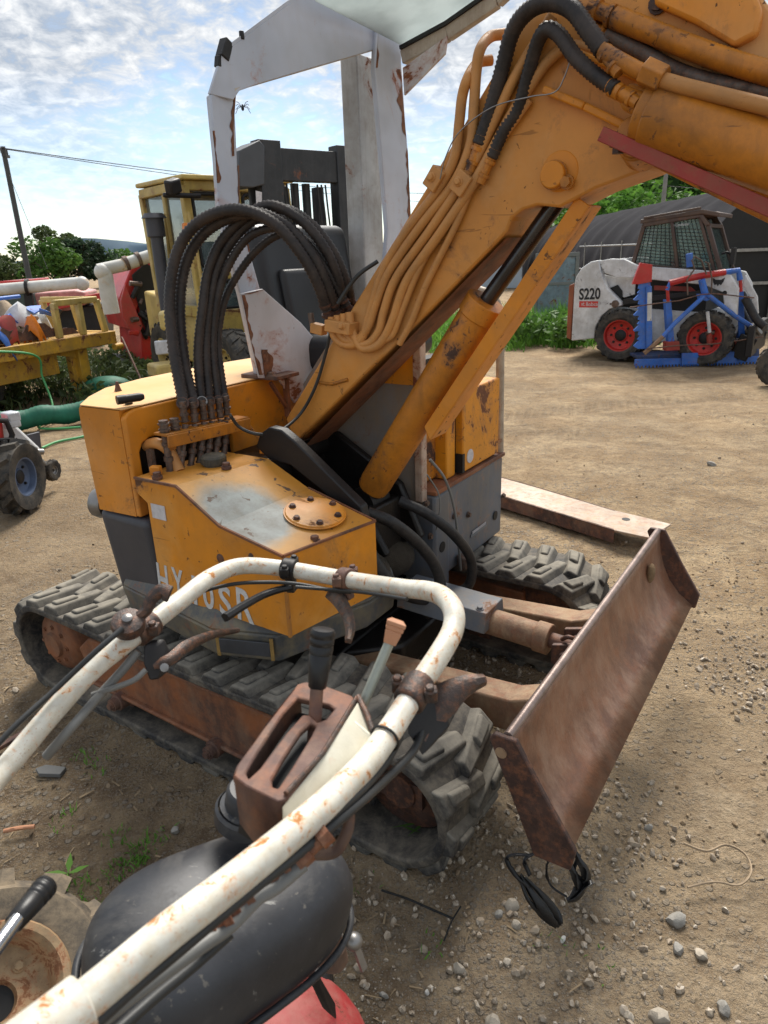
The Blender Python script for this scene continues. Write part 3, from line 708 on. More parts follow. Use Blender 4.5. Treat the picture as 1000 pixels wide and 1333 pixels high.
# underside sheet, browner than the boom sides
up_ = MB(); a0, a1 = X.Y(388, 584, -YH), X.Y(655, 306, -YH)
up_.add([V((a0.x + 0.004, -YH + 0.012, a0.z - 0.006)), V((a1.x + 0.004, -YH + 0.012, a1.z - 0.006)), V((a1.x + 0.004, YH - 0.012, a1.z - 0.006)), V((a0.x + 0.004, YH - 0.012, a0.z - 0.006))], [(0, 1, 2, 3)])
up_.build('boom_underside', M['rust_orange'], boom)
# raised flange ribs on the upper side plate
fl = MB(); f0, f1, f2 = X.Y(712, 118, -YH - 0.004), X.Y(765, 140, -YH - 0.004), X.Y(843, 178, -YH - 0.004)
for p, q in ((f0, f1), (f1, f2)): fl.bar(p + V((0, -0.012, 0)), q + V((0, -0.012, 0)), 0.03, 0.016)
g0, g1 = X.Y(755, 70, -YH), X.Y(835, 105, -YH)
fl.bar(g0 + V((0, -0.02, 0)), g1 + V((0, -0.02, 0)), 0.05, 0.012)
fl.build('bracket_flange', M['orange'], boom, bevel=0.004)
bs = MB(); c = X.Y(838, 178, -YH); bs.cyl(c + V((0, 0.02, -0.03)), c + V((0, -0.05, -0.012)), 0.04, 24); bs.cyl(c + V((0, -0.045, -0.012)), c + V((0, -0.085, 0.0)), 0.036, 24)
bs.build('pivot_boss', M['orange_dirty'], boom, bevel=0.004, smooth=45)
# big pin with its keeper
pn_ = MB(); c = X.Y(722, 228, -YH - 0.012); pn_.lathe([(0.045, -0.02), (0.045, 0.0), (0.036, 0.004)], c + V((0.008, 0.012, 0.008)), (0, -1, 0), 28)
pn_.cyl(c, c + V((0, -0.02, 0)), 0.029, 24)
pin = pn_.build('cylinder_pin', M['orange'], boom, bevel=0.003, smooth=35)
kk = MB(); c2 = X.Y(739, 237, -YH - 0.012); kk.hexbolt(c2, (0, -1, 0), 0.012, 0.02); kk.lathe([(0.032, 0), (0.0315, 0.003)], c + V((0, -0.004, 0)), (0, -1, 0), 28); kk.build('keeper_bolt', M['orange_dirty'], pin, smooth=30)
# small bracket weld and scar on the boom foot
sc_ = MB(); sc_.tube([X.Y(416, 498, -YH - 0.002), X.Y(432, 500, -YH - 0.004), X.Y(453, 494, -YH - 0.002)], 0.005, 8); sc_.build('weld_bead', M['orange_dirty'], boom, smooth=60)

# pipe clamps and steel pipes on the boom flank
def pipe(uv, y, r, name='hydraulic_pipe', mat='orange_pipe', n=10, **k):
    pts = []
    for i, p in enumerate(uv):
        yy = p[2] if len(p) > 2 else y
        pts.append(X.Y(p[0], p[1], yy))
    m_ = MB(); m_.tube(spline(pts, 10), r, n, **k); return m_.build(name, M[mat], boom, smooth=70)
y0 = -YH - 0.016
pipe([(432, 412), (433, 432), (443, 446), (458, 449), (472, 440), (482, 405), (500, 350), (530, 300), (572, 245), (592, 205), (598, 160), (602, 125), (610, 100), (622, 82, -0.03), (640, 78, 0.0)], y0, 0.0125)
pipe([(440, 410), (442, 432), (452, 443), (466, 442), (480, 425), (490, 395), (506, 355), (545, 298), (590, 240), (612, 190), (617, 140), (620, 95), (625, 65), (638, 48, -0.05), (657, 44, -0.02)], y0, 0.0125)
pipe([(448, 408), (450, 430), (462, 446), (480, 447), (494, 430), (500, 405), (516, 362), (560, 300), (612, 222), (640, 165), (668, 105), (700, 52), (720, 20)], y0, 0.0125)
pipe([(455, 406), (458, 428), (470, 452), (487, 452), (500, 440), (512, 415), (530, 365), (572, 305), (618, 236), (660, 160), (690, 112), (715, 78), (745, 60), (790, 72)], y0 - 0.002, 0.0125)
pipe([(520, 448), (535, 420), (556, 368), (590, 300), (612, 250), (632, 207)], y0 + 0.004, 0.009)
pipe([(500, 444), (512, 435), (524, 404), (546, 350), (580, 290), (622, 235), (648, 190), (690, 130)], y0 + 0.002, 0.009)
for (u, v) in ((568, 233), (603, 239)):
    clm = MB(); c = X.Y(u, v, -YH - 0.022); clm.box(c, (0.052, 0.036, 0.04), (0, rad(-52), 0)); clm.hexbolt(c + V((-0.004, -0.018, 0.004)), (0, -1, 0), 0.009, 0.01); clm.build('pipe_clamp', M['orange_pipe'], boom, bevel=0.004)
clm = MB(); c = X.Y(446, 425, -YH - 0.02); clm.box(c, (0.09, 0.06, 0.034), (0, rad(6), 0)); clm.hexbolt(X.Y(445, 424, -YH - 0.05), (0, -1, 0), 0.009, 0.01); clm.box(X.Y(415, 428, -YH - 0.01), (0.045, 0.03, 0.03), (0, rad(10), 0))
clm.build('pipe_clamp', M['orange_pipe'], boom, bevel=0.004)
pb = MB(); c = X.Y(407, 425, -YH - 0.01); pb.cyl(c, c + V((-0.004, 0, 0.04)), 0.009, 12); pb.build('clamp_bolt', M['fitting'], boom, smooth=40)
# corrugated jumper hoses at the knuckle
def jumper(uv, ys, r, name='jumper_hose', mat='rubber_hose', rib=0.075, step=0.0048):
    pts = [X.Y(u, v, y) for (u, v), y in zip(uv, ys)]
    sp_ = spline(pts, 12); m_ = MB(); m_.tube(sp_, r, 12, step=step, rib=rib); o = m_.build(name, M[mat], boom, smooth=75)
    for (a, b) in ((sp_[0], sp_[4]), (sp_[-1], sp_[-5])):
        d = (a - b).normalized(); f = MB(); fitting(f, a - d * 0.02, a + d * 0.06, r * 0.92); f.build('hose_end', M['orange_dirty'], o, smooth=30)
    return o
ya = -YH - 0.018
jumper([(624, 188), (640, 140), (655, 85), (668, 40), (690, 12), (718, 2), (745, 12), (765, 38), (785, 65)], [ya, ya, ya - .005, ya - .02, ya - .04, ya - .06, ya - .075, ya - .085, ya - .09], 0.0175)
jumper([(640, 205), (655, 172), (675, 140), (688, 95), (700, 55), (712, 38), (728, 45), (750, 75), (778, 100), (802, 116)], [ya, ya, ya, ya - .01, ya - .03, ya - .05, ya - .06, ya - .07, ya - .08, ya - .09], 0.015)
pipe([(783, 64), (802, 76), (828, 90), (846, 98)], ya - 0.095, 0.015, 'hose_coupling', 'orange_dirty')
nut = MB(); a, b = X.Y(838, 92, ya - 0.1), X.Y(864, 104, ya - 0.1); nut.tube([a, b], 0.026, 6); nut.build('hose_nut', M['orange_dirty'], boom, bevel=0.002, smooth=25)
pipe([(862, 104), (890, 112), (930, 122), (1010, 142), (1060, 158)], ya - 0.1, 0.0145)
pipe([(795, 114), (812, 122), (830, 128), (856, 136)], ya - 0.085, 0.0155, 'hose_coupling', 'orange_dirty')
# hoses lying along the top
jumper([(800, 22), (850, 42), (900, 62), (950, 80), (1010, 98), (1060, 112)], [-0.11] * 6, 0.0215, 'sheathed_hose', 'orange_dirty', 0.03, 0.004)
jumper([(790, 45), (835, 68), (880, 92), (930, 108), (1010, 122), (1060, 130)], [-0.095] * 6, 0.0165, 'sheathed_hose', 'fitting', 0.03, 0.004)
pipe([(795, 18, -0.1), (775, 12, -0.1), (755, 8, -0.09)], -0.1, 0.016, 'hose_coupling', 'orange_dirty')
# upper box beam behind the hoses
ub = MB(); P = [X.Y(u, v, -YH - 0.03) for u, v in ((862, -60), (850, 5), (905, 30), (955, 60), (985, 44), (992, 12), (965, -60))]
ub.prism(P, [p + V((0, 0.05, 0)) for p in P]); ub.build('beam_shoulder', M['orange'], boom, bevel=0.008)
bl_ = MB(); c = X.Y(857, 5, -YH - 0.004); bl_.hexbolt(c, (0, -1, 0), 0.014, 0.012); bl_.build('beam_bolt', M['blade_dark'], boom)
# arm cylinder slung under the beam
YC = -YH - 0.075
ac = MB(); a, b = X.Y(848, 148, YC), X.Y(1090, 232, YC); d = (b - a).normalized()
ac.cyl(a, b, 0.062, 28); ac.cyl(a - d * 0.02, a + d * 0.01, 0.058, 28)
acyl = ac.build('arm_cylinder', M['orange_dirty'], ex, bevel=0.004, smooth=45)
hd_ = MB(); P = [X.Y(u, v, YC - 0.03) for u, v in ((803, 122), (818, 106), (868, 118), (866, 150), (842, 158), (808, 142))]
hd_.prism(P, [p + V((0, 0.08, 0)) for p in P]); hd_.build('cylinder_head', M['orange_dirty'], acyl, bevel=0.008)
rb = MB(); a, b = X.Y(783, 174, YC - 0.02), X.Y(1080, 306, YC - 0.03); rb.bar(a, b, 0.016, 0.028)
rbar = rb.build('guard_bar', M['red_dull'], ex, bevel=0.002)
un = MB(); P = [X.Y(u, v, -YH + 0.01) for u, v in ((846, 215), (1080, 330), (1090, 285), (850, 190))]; un.prism(P, [p + V((0, 0.12, 0)) for p in P]); un.build('arm_channel', M['orange_dirty'], ex, bevel=0.004)
jb = MB(); c = X.Y(806, 186, YC); jb.hexbolt(c, (0, 0, -1), 0.014, 0.02); jb.build('bar_bolt', M['blade_dark'], rbar)
# wire looped over the pipes
wr = MB(); wr.tube(spline([X.Y(573, 233, y0 - 0.03), X.Y(580, 205, y0 - 0.035), X.Y(598, 172, y0 - 0.035), X.Y(640, 140, y0 - 0.035), X.Y(690, 126, y0 - 0.03), X.Y(722, 120, y0 - 0.03), X.Y(735, 100, y0 - 0.03), X.Y(745, 70, y0 - 0.03)], 8), 0.0016, 6)
wr.build('tie_wire', M['dull_steel'], boom, smooth=60)

# ---- boom cylinder, rod and guard channel
bc = MB(); a, b = X.Y(487, 632, -0.015), X.Y(634, 392, -0.015); d = (b - a).normalized()
bc.tube([a - d * 0.01, a + d * 0.02, b - d * 0.05, b - d * 0.049, b, b + d * 0.002], [0.05, 0.053, 0.053, 0.058, 0.058, 0.04], 28)
bcy = bc.build('boom_cylinder', M['orange_dirty'], ex, bevel=0.002, smooth=45)
r_ = MB(); e = X.Y(726, 262, -0.015); r_.cyl(b, e, 0.022, 20); r_.build('piston_rod', M['rod_dark'], bcy, smooth=60)
eye = MB(); c = X.Y(480, 652, -0.015); eye.lathe([(0.03, -0.05), (0.055, -0.05), (0.055, 0.05), (0.03, 0.05)], c, (0, 1, 0), 20); eye.cyl(c + V((0, -0.09, 0)), c + V((0, 0.09, 0)), 0.026, 16); eye.build('cylinder_eye', M['oil_and_shade'], bcy, smooth=40)
gd = MB()
P = [X.Y(u, v, -0.045) for u, v in ((555, 558), (762, 268), (775, 270), (572, 553))]
# channel: web plus two flanges, running just in front of the barrel
w0, w1 = X.Y(548, 560, -0.06), X.Y(750, 254, -0.06); dd = (w1 - w0).normalized(); fw_ = V((dd.z, 0, -dd.x))
w0 = w0 + fw_ * 0.035; w1 = w1 + fw_ * 0.035
gd.prism([w0 + V((0, 0, 0)), w1, w1 + V((0, 0.088, 0)), w0 + V((0, 0.088, 0))], [w0 + fw_ * 0.008, w1 + fw_ * 0.008, w1 + fw_ * 0.008 + V((0, 0.088, 0)), w0 + fw_ * 0.008 + V((0, 0.088, 0))])
gd.prism([w0 - fw_ * 0.03 + V((0, -0.008, 0)) + dd * 0.02, w1 - fw_ * 0.03 + V((0, -0.008, 0)), w1 + fw_ * 0.008 + V((0, -0.008, 0)), w0 + fw_ * 0.008 + V((0, -0.008, 0))], [w0 - fw_ * 0.03 + dd * 0.02, w1 - fw_ * 0.03, w1 + fw_ * 0.008, w0 + fw_ * 0.008])
gd.build('cylinder_guard', M['orange'], bcy, bevel=0.002)
# swing bracket; solid black boxes stand in for the slot's shade
sb = MB()
P = [X.Y(u, v, -0.285) for u, v in ((333, 582), (338, 565), (350, 556), (366, 560), (385, 576), (470, 660), (476, 690), (462, 690), (420, 640), (378, 606), (350, 598))]
sb.prism(P, [p + V((0, 0.035, 0)) for p in P]); sb.build('swing_cheek', M['black_steel'], ex, bevel=0.005, seg=3)
sb = MB(); sb.bb(0.02, 0.34, -0.22, 0.10, 0.5, 0.74); sb.bb(-0.14, 0.03, -0.28, 0.12, 0.5, 0.9)
P = [V((x, 0.06, z)) for x, z in ((-0.05, 0.9), (0.08, 0.93), (0.34, 0.78), (0.42, 0.6), (0.3, 0.55), (0.0, 0.6))]; sb.prism(P, [p + V((0, 0.03, 0)) for p in P])
P = [V((x, -0.12, z)) for x, z in ((-0.05, 0.88), (0.06, 0.9), (0.30, 0.76), (0.40, 0.6), (0.3, 0.55), (0.0, 0.6))]; sb.prism(P, [p + V((0, 0.03, 0)) for p in P])
sb.cyl((0.02, -0.13, 0.88), (0.02, 0.11, 0.88), 0.035, 18)
sb.build('swing_bracket_and_slot_shade', M['oil_and_shade'], ex, bevel=0.008)
mudm = MB(); mudm.ball((0.36, -0.2, 0.56), 0.12, 16, 10, (0.8, 0.7, 0.7)); mudm.ball((0.30, 0.02, 0.52), 0.11, 16, 10, (0.9, 1, 0.6)); mudm.build('caked_mud', plain('oily_mud', (0.06, 0.047, 0.033), 0.95, 0, 0.4, 30, 1.0), ex, smooth=80)
# low pressure hoses looping in front of the slot
def xhose(pts, r, mat='rubber_black', name='supply_hose', rib=0.0, step=None):
    m_ = MB(); m_.tube(spline(pts, 10), r, 12, step=step, rib=rib); return m_.build(name, M[mat], ex, smooth=70)
xhose([X.X(478, 667, 0.40), X.X(510, 680, 0.46), X.X(545, 708, 0.50), X.X(568, 740, 0.52), X.X(573, 775, 0.52), X.X(555, 800, 0.47)], 0.0185)
xhose([X.X(520, 652, 0.38), X.X(555, 668, 0.46), X.X(590, 695, 0.52), X.X(613, 728, 0.54), X.X(610, 762, 0.53), X.X(580, 775, 0.47)], 0.0175)
xhose([X.X(470, 690, 0.42), X.X(490, 735, 0.47), X.X(520, 768, 0.50), X.X(555, 780, 0.5), X.X(600, 772, 0.46)], 0.02)
xhose([X.Y(592, 545, 0.1) if False else X.X(560, 598, 0.46), X.X(580, 625, 0.475), X.X(592, 665, 0.48), X.X(598, 720, 0.475), X.X(600, 742, 0.47)], 0.0045, 'cable_grey', 'loose_wire')
xhose([X.X(556, 618, 0.462), X.X(570, 640, 0.47), X.X(573, 660, 0.47), X.X(568, 690, 0.46)], 0.0025, 'cable_grey', 'loose_wire')
# black wire from the boom clamp down to the bracket
xhose([X.Y(300, 541, -0.35), X.Y(312, 556, -0.32), X.Y(335, 565, -0.3), X.Y(362, 562, -0.22), X.Y(390, 540, -0.12), X.Y(410, 505, -0.1), X.Y(424, 460, -0.1), X.Y(432, 425, -0.11)], 0.005, 'cable', 'loose_wire')
xhose([X.Y(440, 395, -0.11), X.Y(455, 372, -0.1), X.Y(470, 355, -0.09), X.Y(492, 340, -0.06)], 0.006, 'cable', 'loose_wire')

# ---- operator's side: inner wall, console door, grey box, handrail
XR = 0.425
ow = MB()
P = [V((x, 0.125, z)) for x, z in ((-0.12, 0.72), (0.385, 0.70), (0.385, 1.19), (0.05, 1.25), (-0.12, 1.05))]
ow.slab(P, (0, 0.012, 0)); ow.build('floor_wall', paint('scuffed_grey_wall', (0.29, 0.27, 0.25), 0.55, rust=0.25, chips=0.2, dirt=0.5, dirtcol=(0.30, 0.2, 0.1), streak=0.35, sc=1.5), ex, bevel=0.002)
wt = MB(); wt.bb(0.2, 0.386, 0.118, 0.124, 1.10, 1.25); wt.build('wall_patch', M['orange_chipped'], ex)
pp = MB(); pp.bb(0.37, 0.40, 0.105, 0.14, 0.71, 1.30); pp.build('door_post', paint('flaking_post', (0.55, 0.42, 0.33), 0.6, rust=0.75, rustcol=(0.15, 0.05, 0.025), chips=0.6, sc=3), ex, bevel=0.004)
gbx = MB(); gbx.bb(0.02, XR, 0.14, 0.70, 0.40, 0.725); gbx.bb(0.30, XR + 0.003, 0.142, 0.245, 0.36, 0.72)
grey = gbx.build('front_box', M['grey_steel'], ex, bevel=0.008)
gt = MB(); gt.bb(0.2, XR + 0.008, 0.14, 0.705, 0.7265, 0.742); gt.build('box_rim', M['rust_orange'], grey, bevel=0.003)
hh = MB()
for (u, v, r) in ((645, 671, 0.019), (576, 712, 0.02)):
    c = X.X(u, v, XR + 0.004); hh.lathe([(r, -0.0005), (r, 0.0012), (r * 0.85, 0.0012)], V((XR + 0.004, c.y, c.z)), (1, 0, 0), 22)
hh.build('round_port', M['black'], grey, smooth=30)
for (u, v) in ((555, 655), (560, 698), (610, 670), (592, 672), (655, 645)):
    c = X.X(u, v, XR + 0.004); bb_ = MB(); bb_.hexbolt(V((XR + 0.003, c.y, c.z)), (1, 0, 0), 0.009, 0.01); bb_.build('box_bolt', M['fitting'], grey, smooth=30)
plt = MB(); c0, c1 = X.X(613, 700, XR + 0.003), X.X(633, 683, XR + 0.003); plt.bb(XR + 0.001, XR + 0.004, c0.y, c1.y + 0.005, c0.z, c1.z + 0.005)
plate = plt.build('data_plate', plain('plate_blue_grey', (0.16, 0.19, 0.22), 0.4, 0.3, 0.3, 30, 0.05), grey)
ln_ = MB()
for k in range(4):
    zz = c0.z + 0.012 + k * (c1.z - c0.z) * 0.2; ln_.bb(XR + 0.0042, XR + 0.005, c0.y + 0.01, c1.y - 0.006, zz, zz + 0.006)
ln_.build('plate_print', M['sticker'], plate)
fm = MB(); c = X.X(575, 745, 0.45); fm.box((0.42, c.y, 0.385), (0.06, 0.06, 0.07)); fm.build('port_block', M['fitting'], grey, bevel=0.004); fm = MB(); fm.lathe([(0.02, 0), (0.03, 0.005), (0.03, 0.05), (0.018, 0.055)], (0.46, X.X(605, 770, 0.46).y, 0.40), (0, 0, 1), 18); fm.build('grease_cup', M['fitting'], grey, bevel=0.004)
dr_ = MB(); d0, d1 = X.X(590, 610, XR), X.X(647, 495, XR)
yl = d0.y + 0.075
dr_.bb(0.36, XR, yl, 0.655, 0.75, 1.045); door = dr_.build('console_door', M['orange_chipped'], ex, bevel=0.006)
ds = MB(); ds.bb(0.30, XR - 0.02, yl - 0.085, yl - 0.02, 0.745, 1.0); ds.build('console_side', M['orange_chipped'], ex, bevel=0.006)
dk_ = MB(); dk_.bb(0.32, XR - 0.03, yl - 0.02, yl + 0.01, 0.745, 1.03); dk_.bb(0.38, XR + 0.0015, yl - 0.006, yl + 0.012, 0.75, 0.82); dk_.build('door_gap', M['black'], ex)
dl = MB(); c = X.X(593, 608, XR + 0.002); dl.lathe([(0.026, 0), (0.025, 0.0015)], (XR + 0.0005, yl + 0.055, 0.80), (1, 0, 0), 26); dl.build('round_sticker', M['sticker'], door)
cr = MB(); cr.bb(0.05, 0.36, 0.16, 0.66, 0.745, 1.02); cr.build('console_body', M['orange_dirty'], ex, bevel=0.01)
ct = MB(); ct.tube(spline([(0.36, 0.45, 1.05), (0.36, 0.52, 1.065), (0.36, 0.60, 1.06), (0.34, 0.64, 1.05)], 6), 0.012, 10); ct.build('console_handle', M['black_steel'], door, smooth=60)
hr = MB(); hr.tube(spline([(0.41, 0.70, 0.74), (0.41, 0.69, 0.95), (0.41, 0.68, 1.15), (0.40, 0.675, 1.30), (0.33, 0.66, 1.36), (0.1, 0.65, 1.37), (-0.12, 0.65, 1.34)], 6), 0.016, 14)
hr.build('handrail', paint('pale_rail_paint', (0.50, 0.43, 0.34), 0.5, rust=0.5, rustcol=(0.14, 0.06, 0.03), chips=0.5, dirt=0.4, sc=4), ex, smooth=60)
lv = MB(); lv.tube([(0.2, 0.3, 1.02), (0.22, 0.3, 1.2)], 0.008, 8); lv.ball((0.22, 0.3, 1.22), 0.022); lv.tube([(0.2, 0.36, 1.02), (0.2, 0.38, 1.18)], 0.008, 8); lv.ball((0.2, 0.38, 1.2), 0.022)
lv.bar((0.28, 0.2, 1.14), (0.28, 0.6, 1.14), 0.05, 0.03)
lv.build('control_lever', M['black_steel'], ex, smooth=50)

# ---- seat on the hood
se = MB()
se.box((-0.30, 0.42, 1.365), (0.10, 0.56, 0.50), (0, rad(-9), 0))
seat = se.build('seat_back', M['seat'], ex, bevel=0.045, seg=4)
se = MB(); se.box((-0.07, 0.42, 1.17), (0.42, 0.50, 0.13), (0, rad(-5), 0)); se.build('seat_cushion', M['seat'], ex, bevel=0.045, seg=4)
se = MB(); se.box((-0.238, 0.42, 1.33), (0.045, 0.40, 0.26), (0, rad(-9), 0)); se.build('back_pad', M['seat'], seat, bevel=0.022, seg=3)

# ---- canopy: leaning hoop, gusset, roof
def hoop_plate(uvs, x, th, name, mat, parent, bev=0.004):
    P = [X.X(u, v, x) for u, v in uvs]; m_ = MB(); m_.slab(P, (-th, 0, 0)); return m_.build(name, mat, parent, bevel=bev)
xr = -0.15
pa = MB()
ring = [(((336, 492), (362, 492)), xr), (((313, 385), (340, 380)), xr), (((298, 330), (326, 330)), xr), (((285, 270), (312, 270)), xr), (((281, 205), (309, 205)), xr), (((277, 165), (307, 160)), xr), (((273, 122), (304, 118)), xr)]
rows = []
for (l, r), x in ring:
    a = X.X(l[0], l[1], x); b = X.X(r[0], r[1], x); rows.append([a, b, b + V((-0.03, 0.012, 0)), a + V((-0.03, 0.012, 0))])
vs = [p for r in rows for p in r]; n = len(rows)
fs = [(3, 2, 1, 0), tuple((n - 1) * 4 + k for k in range(4))] + [(i * 4 + k, i * 4 + (k + 1) % 4, (i + 1) * 4 + (k + 1) % 4, (i + 1) * 4 + k) for i in range(n - 1) for k in range(4)]
pa.add(vs, fs); pa.build('canopy_post', M['rops'], ex, bevel=0.006)
gs = MB(); P = [X.X(u, v, xr + 0.05) for u, v in ((314, 382), (342, 376), (392, 420), (428, 462), (392, 515), (384, 525), (362, 492), (338, 492), (326, 440))]
gs.slab(P, (-0.008, 0, 0)); gs.build('canopy_gusset', M['gusset'], ex, bevel=0.002)
ft = MB(); c = X.Z(355, 494, 1.12); ft.box((-0.13, -0.01, 1.124), (0.16, 0.12, 0.014)); 
ft.hexbolt((-0.09, -0.05, 1.13), (0, 0, 1), 0.012, 0.012)
ft.build('post_foot', M['rust'], ex, bevel=0.003)
br = MB(); br.bar(X.X(372, 493, -0.1), X.X(375, 542, -0.1), 0.02, 0.012); br.bar(X.X(352, 498, -0.1), X.X(373, 530, -0.1), 0.012, 0.01); br.build('foot_brace', M['rust_orange'], ex)
# fascia: leaning sheet between the post tops, taller towards the far post
def on_fascia(u, v): 
    t = (u - 275) / (522 - 275); return X.X(u, v, xr + 0.0 + t * 0.13)
fa = MB(); P = [on_fascia(u, v) for u, v in ((273, 122), (289, 70), (372, 8), (470, -60), (521, -90), (523, 18), (500, 60), (470, 70), (400, 90), (340, 108), (312, 118), (304, 130))]
fa.slab(P, (-0.01, 0.0, 0)); fa.build('roof_fascia', M['rops'], ex, bevel=0.002)
fb = MB(); a, b = on_fascia(306, 119), on_fascia(500, 62)
fb.add([a, b, b + V((-0.13, 0.02, 0.0)), a + V((-0.13, 0.02, 0.0))], [(0, 1, 2, 3)])
fb.slab([a, b, b + V((-0.13, 0.02, 0)), a + V((-0.13, 0.02, 0))], (0, 0, 0.008)); fb.build('fascia_flange', paint('cream_flange', (0.55, 0.5, 0.43), 0.5, rust=0.35, chips=0.3, sc=2), ex, bevel=0.0)
fh = MB()
c = on_fascia(296, 64); fh.box(c + V((-0.012, 0, 0)), (0.03, 0.03, 0.055), (rad(-28), 0, 0)); fh.box(on_fascia(288, 80) + V((-0.01, 0, 0)), (0.02, 0.018, 0.03), (rad(-15), 0, 0)); c = on_fascia(316, 46); fh.cyl(c + V((-0.004, 0, -.01)), c + V((-0.004, 0, 0.012)), 0.008, 10)
fh.build('fascia_hinge', M['black_steel'], ex, bevel=0.008)
# far front post
pb_ = MB(); rows = []
for (l, r), x in [(((500, 372), (540, 372)), -0.02), (((505, 300), (536, 300)), -0.02), (((497, 200), (531, 200)), -0.02), (((488, 90), (523, 84)), -0.02), (((491, 20), (522, 14)), -0.02)]:
    a = X.X(l[0], l[1], x); b = X.X(r[0], r[1], x); rows.append([a, b, b + V((-0.03, 0.016, 0)), a + V((-0.03, 0.016, 0))])
vs = [p for r in rows for p in r]; n = len(rows)
fs = [(3, 2, 1, 0), tuple((n - 1) * 4 + k for k in range(4))] + [(i * 4 + k, i * 4 + (k + 1) % 4, (i + 1) * 4 + (k + 1) % 4, (i + 1) * 4 + k) for i in range(n - 1) for k in range(4)]
pb_.add(vs, fs); pb_.build('canopy_post', M['rops'], ex, bevel=0.006)
# far rear post
pc_ = MB(); a, b = X.X(466, 108, -0.22), X.X(493, 108, -0.22); 
pc_.prism([V((-0.22, a.y, 1.05)), V((-0.22, b.y, 1.05)), V((-0.30, b.y, 1.05)), V((-0.30, a.y, 1.05))], [V((-0.22, a.y, a.z + 0.1)), V((-0.22, b.y, a.z + 0.1)), V((-0.30, b.y, a.z + 0.1)), V((-0.30, a.y, a.z + 0.1))])
pc_.build('canopy_post', paint('shaded_grey_white', (0.5, 0.5, 0.49), 0.5, rust=0.25, chips=0.2, sc=2), ex, bevel=0.006)
# roof: frame bars and pale sheet reaching forward over the operator
zr = X.X(525, 75, 0.0).z
e0 = V((0.0, X.X(525, 75, 0.0).y, zr)); e1 = X.Y(584, 44, e0.y - 0.01); e2 = X.Y(648, 0, e0.y - 0.02); e3 = X.Y(700, -50, e0.y - 0.03)
rfm = MB()
for p, q in ((e0, e1), (e1, e2), (e2, e3)): rfm.bar(p, q, 0.03, 0.045)
rfm.build('roof_frame', paint('tan_roof_frame', (0.48, 0.42, 0.36), 0.5, rust=0.3, chips=0.3, sc=2), ex, bevel=0.004)
rg = MB(); P = [X.Y(u, v, e0.y - 0.03) for u, v in ((526, 92), (562, 76), (580, 48), (580, 66), (530, 122))]
P = [X.Y(u, v, e0.y - 0.03) for u, v in ((524, 88), (582, 46), (579, 70), (526, 124))]
rg.slab(P, (0, 0.012, 0)); rg.build('roof_gusset', M['gusset'], ex, bevel=0.002)
gk = MB()
for p, q in ((e0, e1), (e1, e2), (e2, e3)): gk.bar(p + V((0, -0.018, 0.027)), q + V((0, -0.018, 0.027)), 0.014, 0.012)
gk.build('roof_gasket', M['black'], ex)
def milky():
    t = NT('milky_sheet'); c = t.mix(t.step(t.noise(5, 5), .4, .65), (0.62, 0.67, 0.67), (0.5, 0.55, 0.55)); t.fin(c, .4, 0, None, .3)
    tr = t.n('ShaderNodeBsdfTranslucent'); t.l(c, tr.inputs[0]); m_ = t.n('ShaderNodeMixShader'); m_.inputs[0].default_value = .7
    t.l(t.b.outputs[0], m_.inputs[1]); t.l(tr.outputs[0], m_.inputs[2]); t.l(m_.outputs[0], t.out.inputs[0]); return t.m
sh_ = MB()
up3 = V((0, 0, 0.035))
near = [on_fascia(522, -95) + V((0.02, -0.05, 0.1)), on_fascia(522, -95) + V((0.8, -0.1, 0.1))]
sh_.slab([e0 + up3, e1 + up3, e2 + up3, e3 + up3, e3 + V((0.1, -0.55, 0.06)), e0 + V((0.0, -0.5, 0.06))], (0, 0, 0.006))
sh_.build('roof_sheet', milky(), ex)
rs = MB()
tpl = [on_fascia(289, 70), on_fascia(372, 8), on_fascia(521, -90)]
rs.slab([tpl[0], tpl[1], tpl[2], tpl[2] + V((-0.35, 0.25, 0.02)), tpl[0] + V((-0.02, 0.25, 0.0))], (0, 0, 0.01)); rs.build('roof_top', M['rops'], ex)

# flaking rust along the sheet edges of the canopy
def flake(parent, pts, x, wpx, name='rust_flake', seed=1, plane='X'):
    rr = random.Random(seed); f = (lambda u, v: X.X(u, v, x)) if plane == 'X' else (lambda u, v: X.Y(u, v, x))
    L_, R_ = [], []
    for (a, b) in zip(pts, pts[1:]):
        n_ = max(2, int(math.hypot(b[0] - a[0], b[1] - a[1]) / 2))
        for k in range(n_):
            t = k / n_; u, v = a[0] + (b[0] - a[0]) * t, a[1] + (b[1] - a[1]) * t; L_.append(f(u, v)); R_.append(f(u + wpx * .62 * max(.06, .5 + 1.5 * noise.noise(V((len(L_) * .07, seed * 3.7, 0))) + .5 * noise.noise(V((len(L_) * .21, seed, 2)))), v))
    vs = L_ + R_; n_ = len(L_); off = V((.0012, 0, 0)) if plane == 'X' else V((0, -.0012, 0))
    mb = MB(); mb.add([p + off for p in vs] + [p - off for p in vs], [(i, i + 1, n_ + i + 1, n_ + i) for i in range(n_ - 1)] + [(2 * n_ + i, 3 * n_ + i, 3 * n_ + i + 1, 2 * n_ + i + 1) for i in range(n_ - 1)])
    return mb.build(name, rusty('flaked_rust', (0.22, 0.085, 0.035), (0.085, 0.035, 0.02), .3, .8, 4), parent, smooth=30)
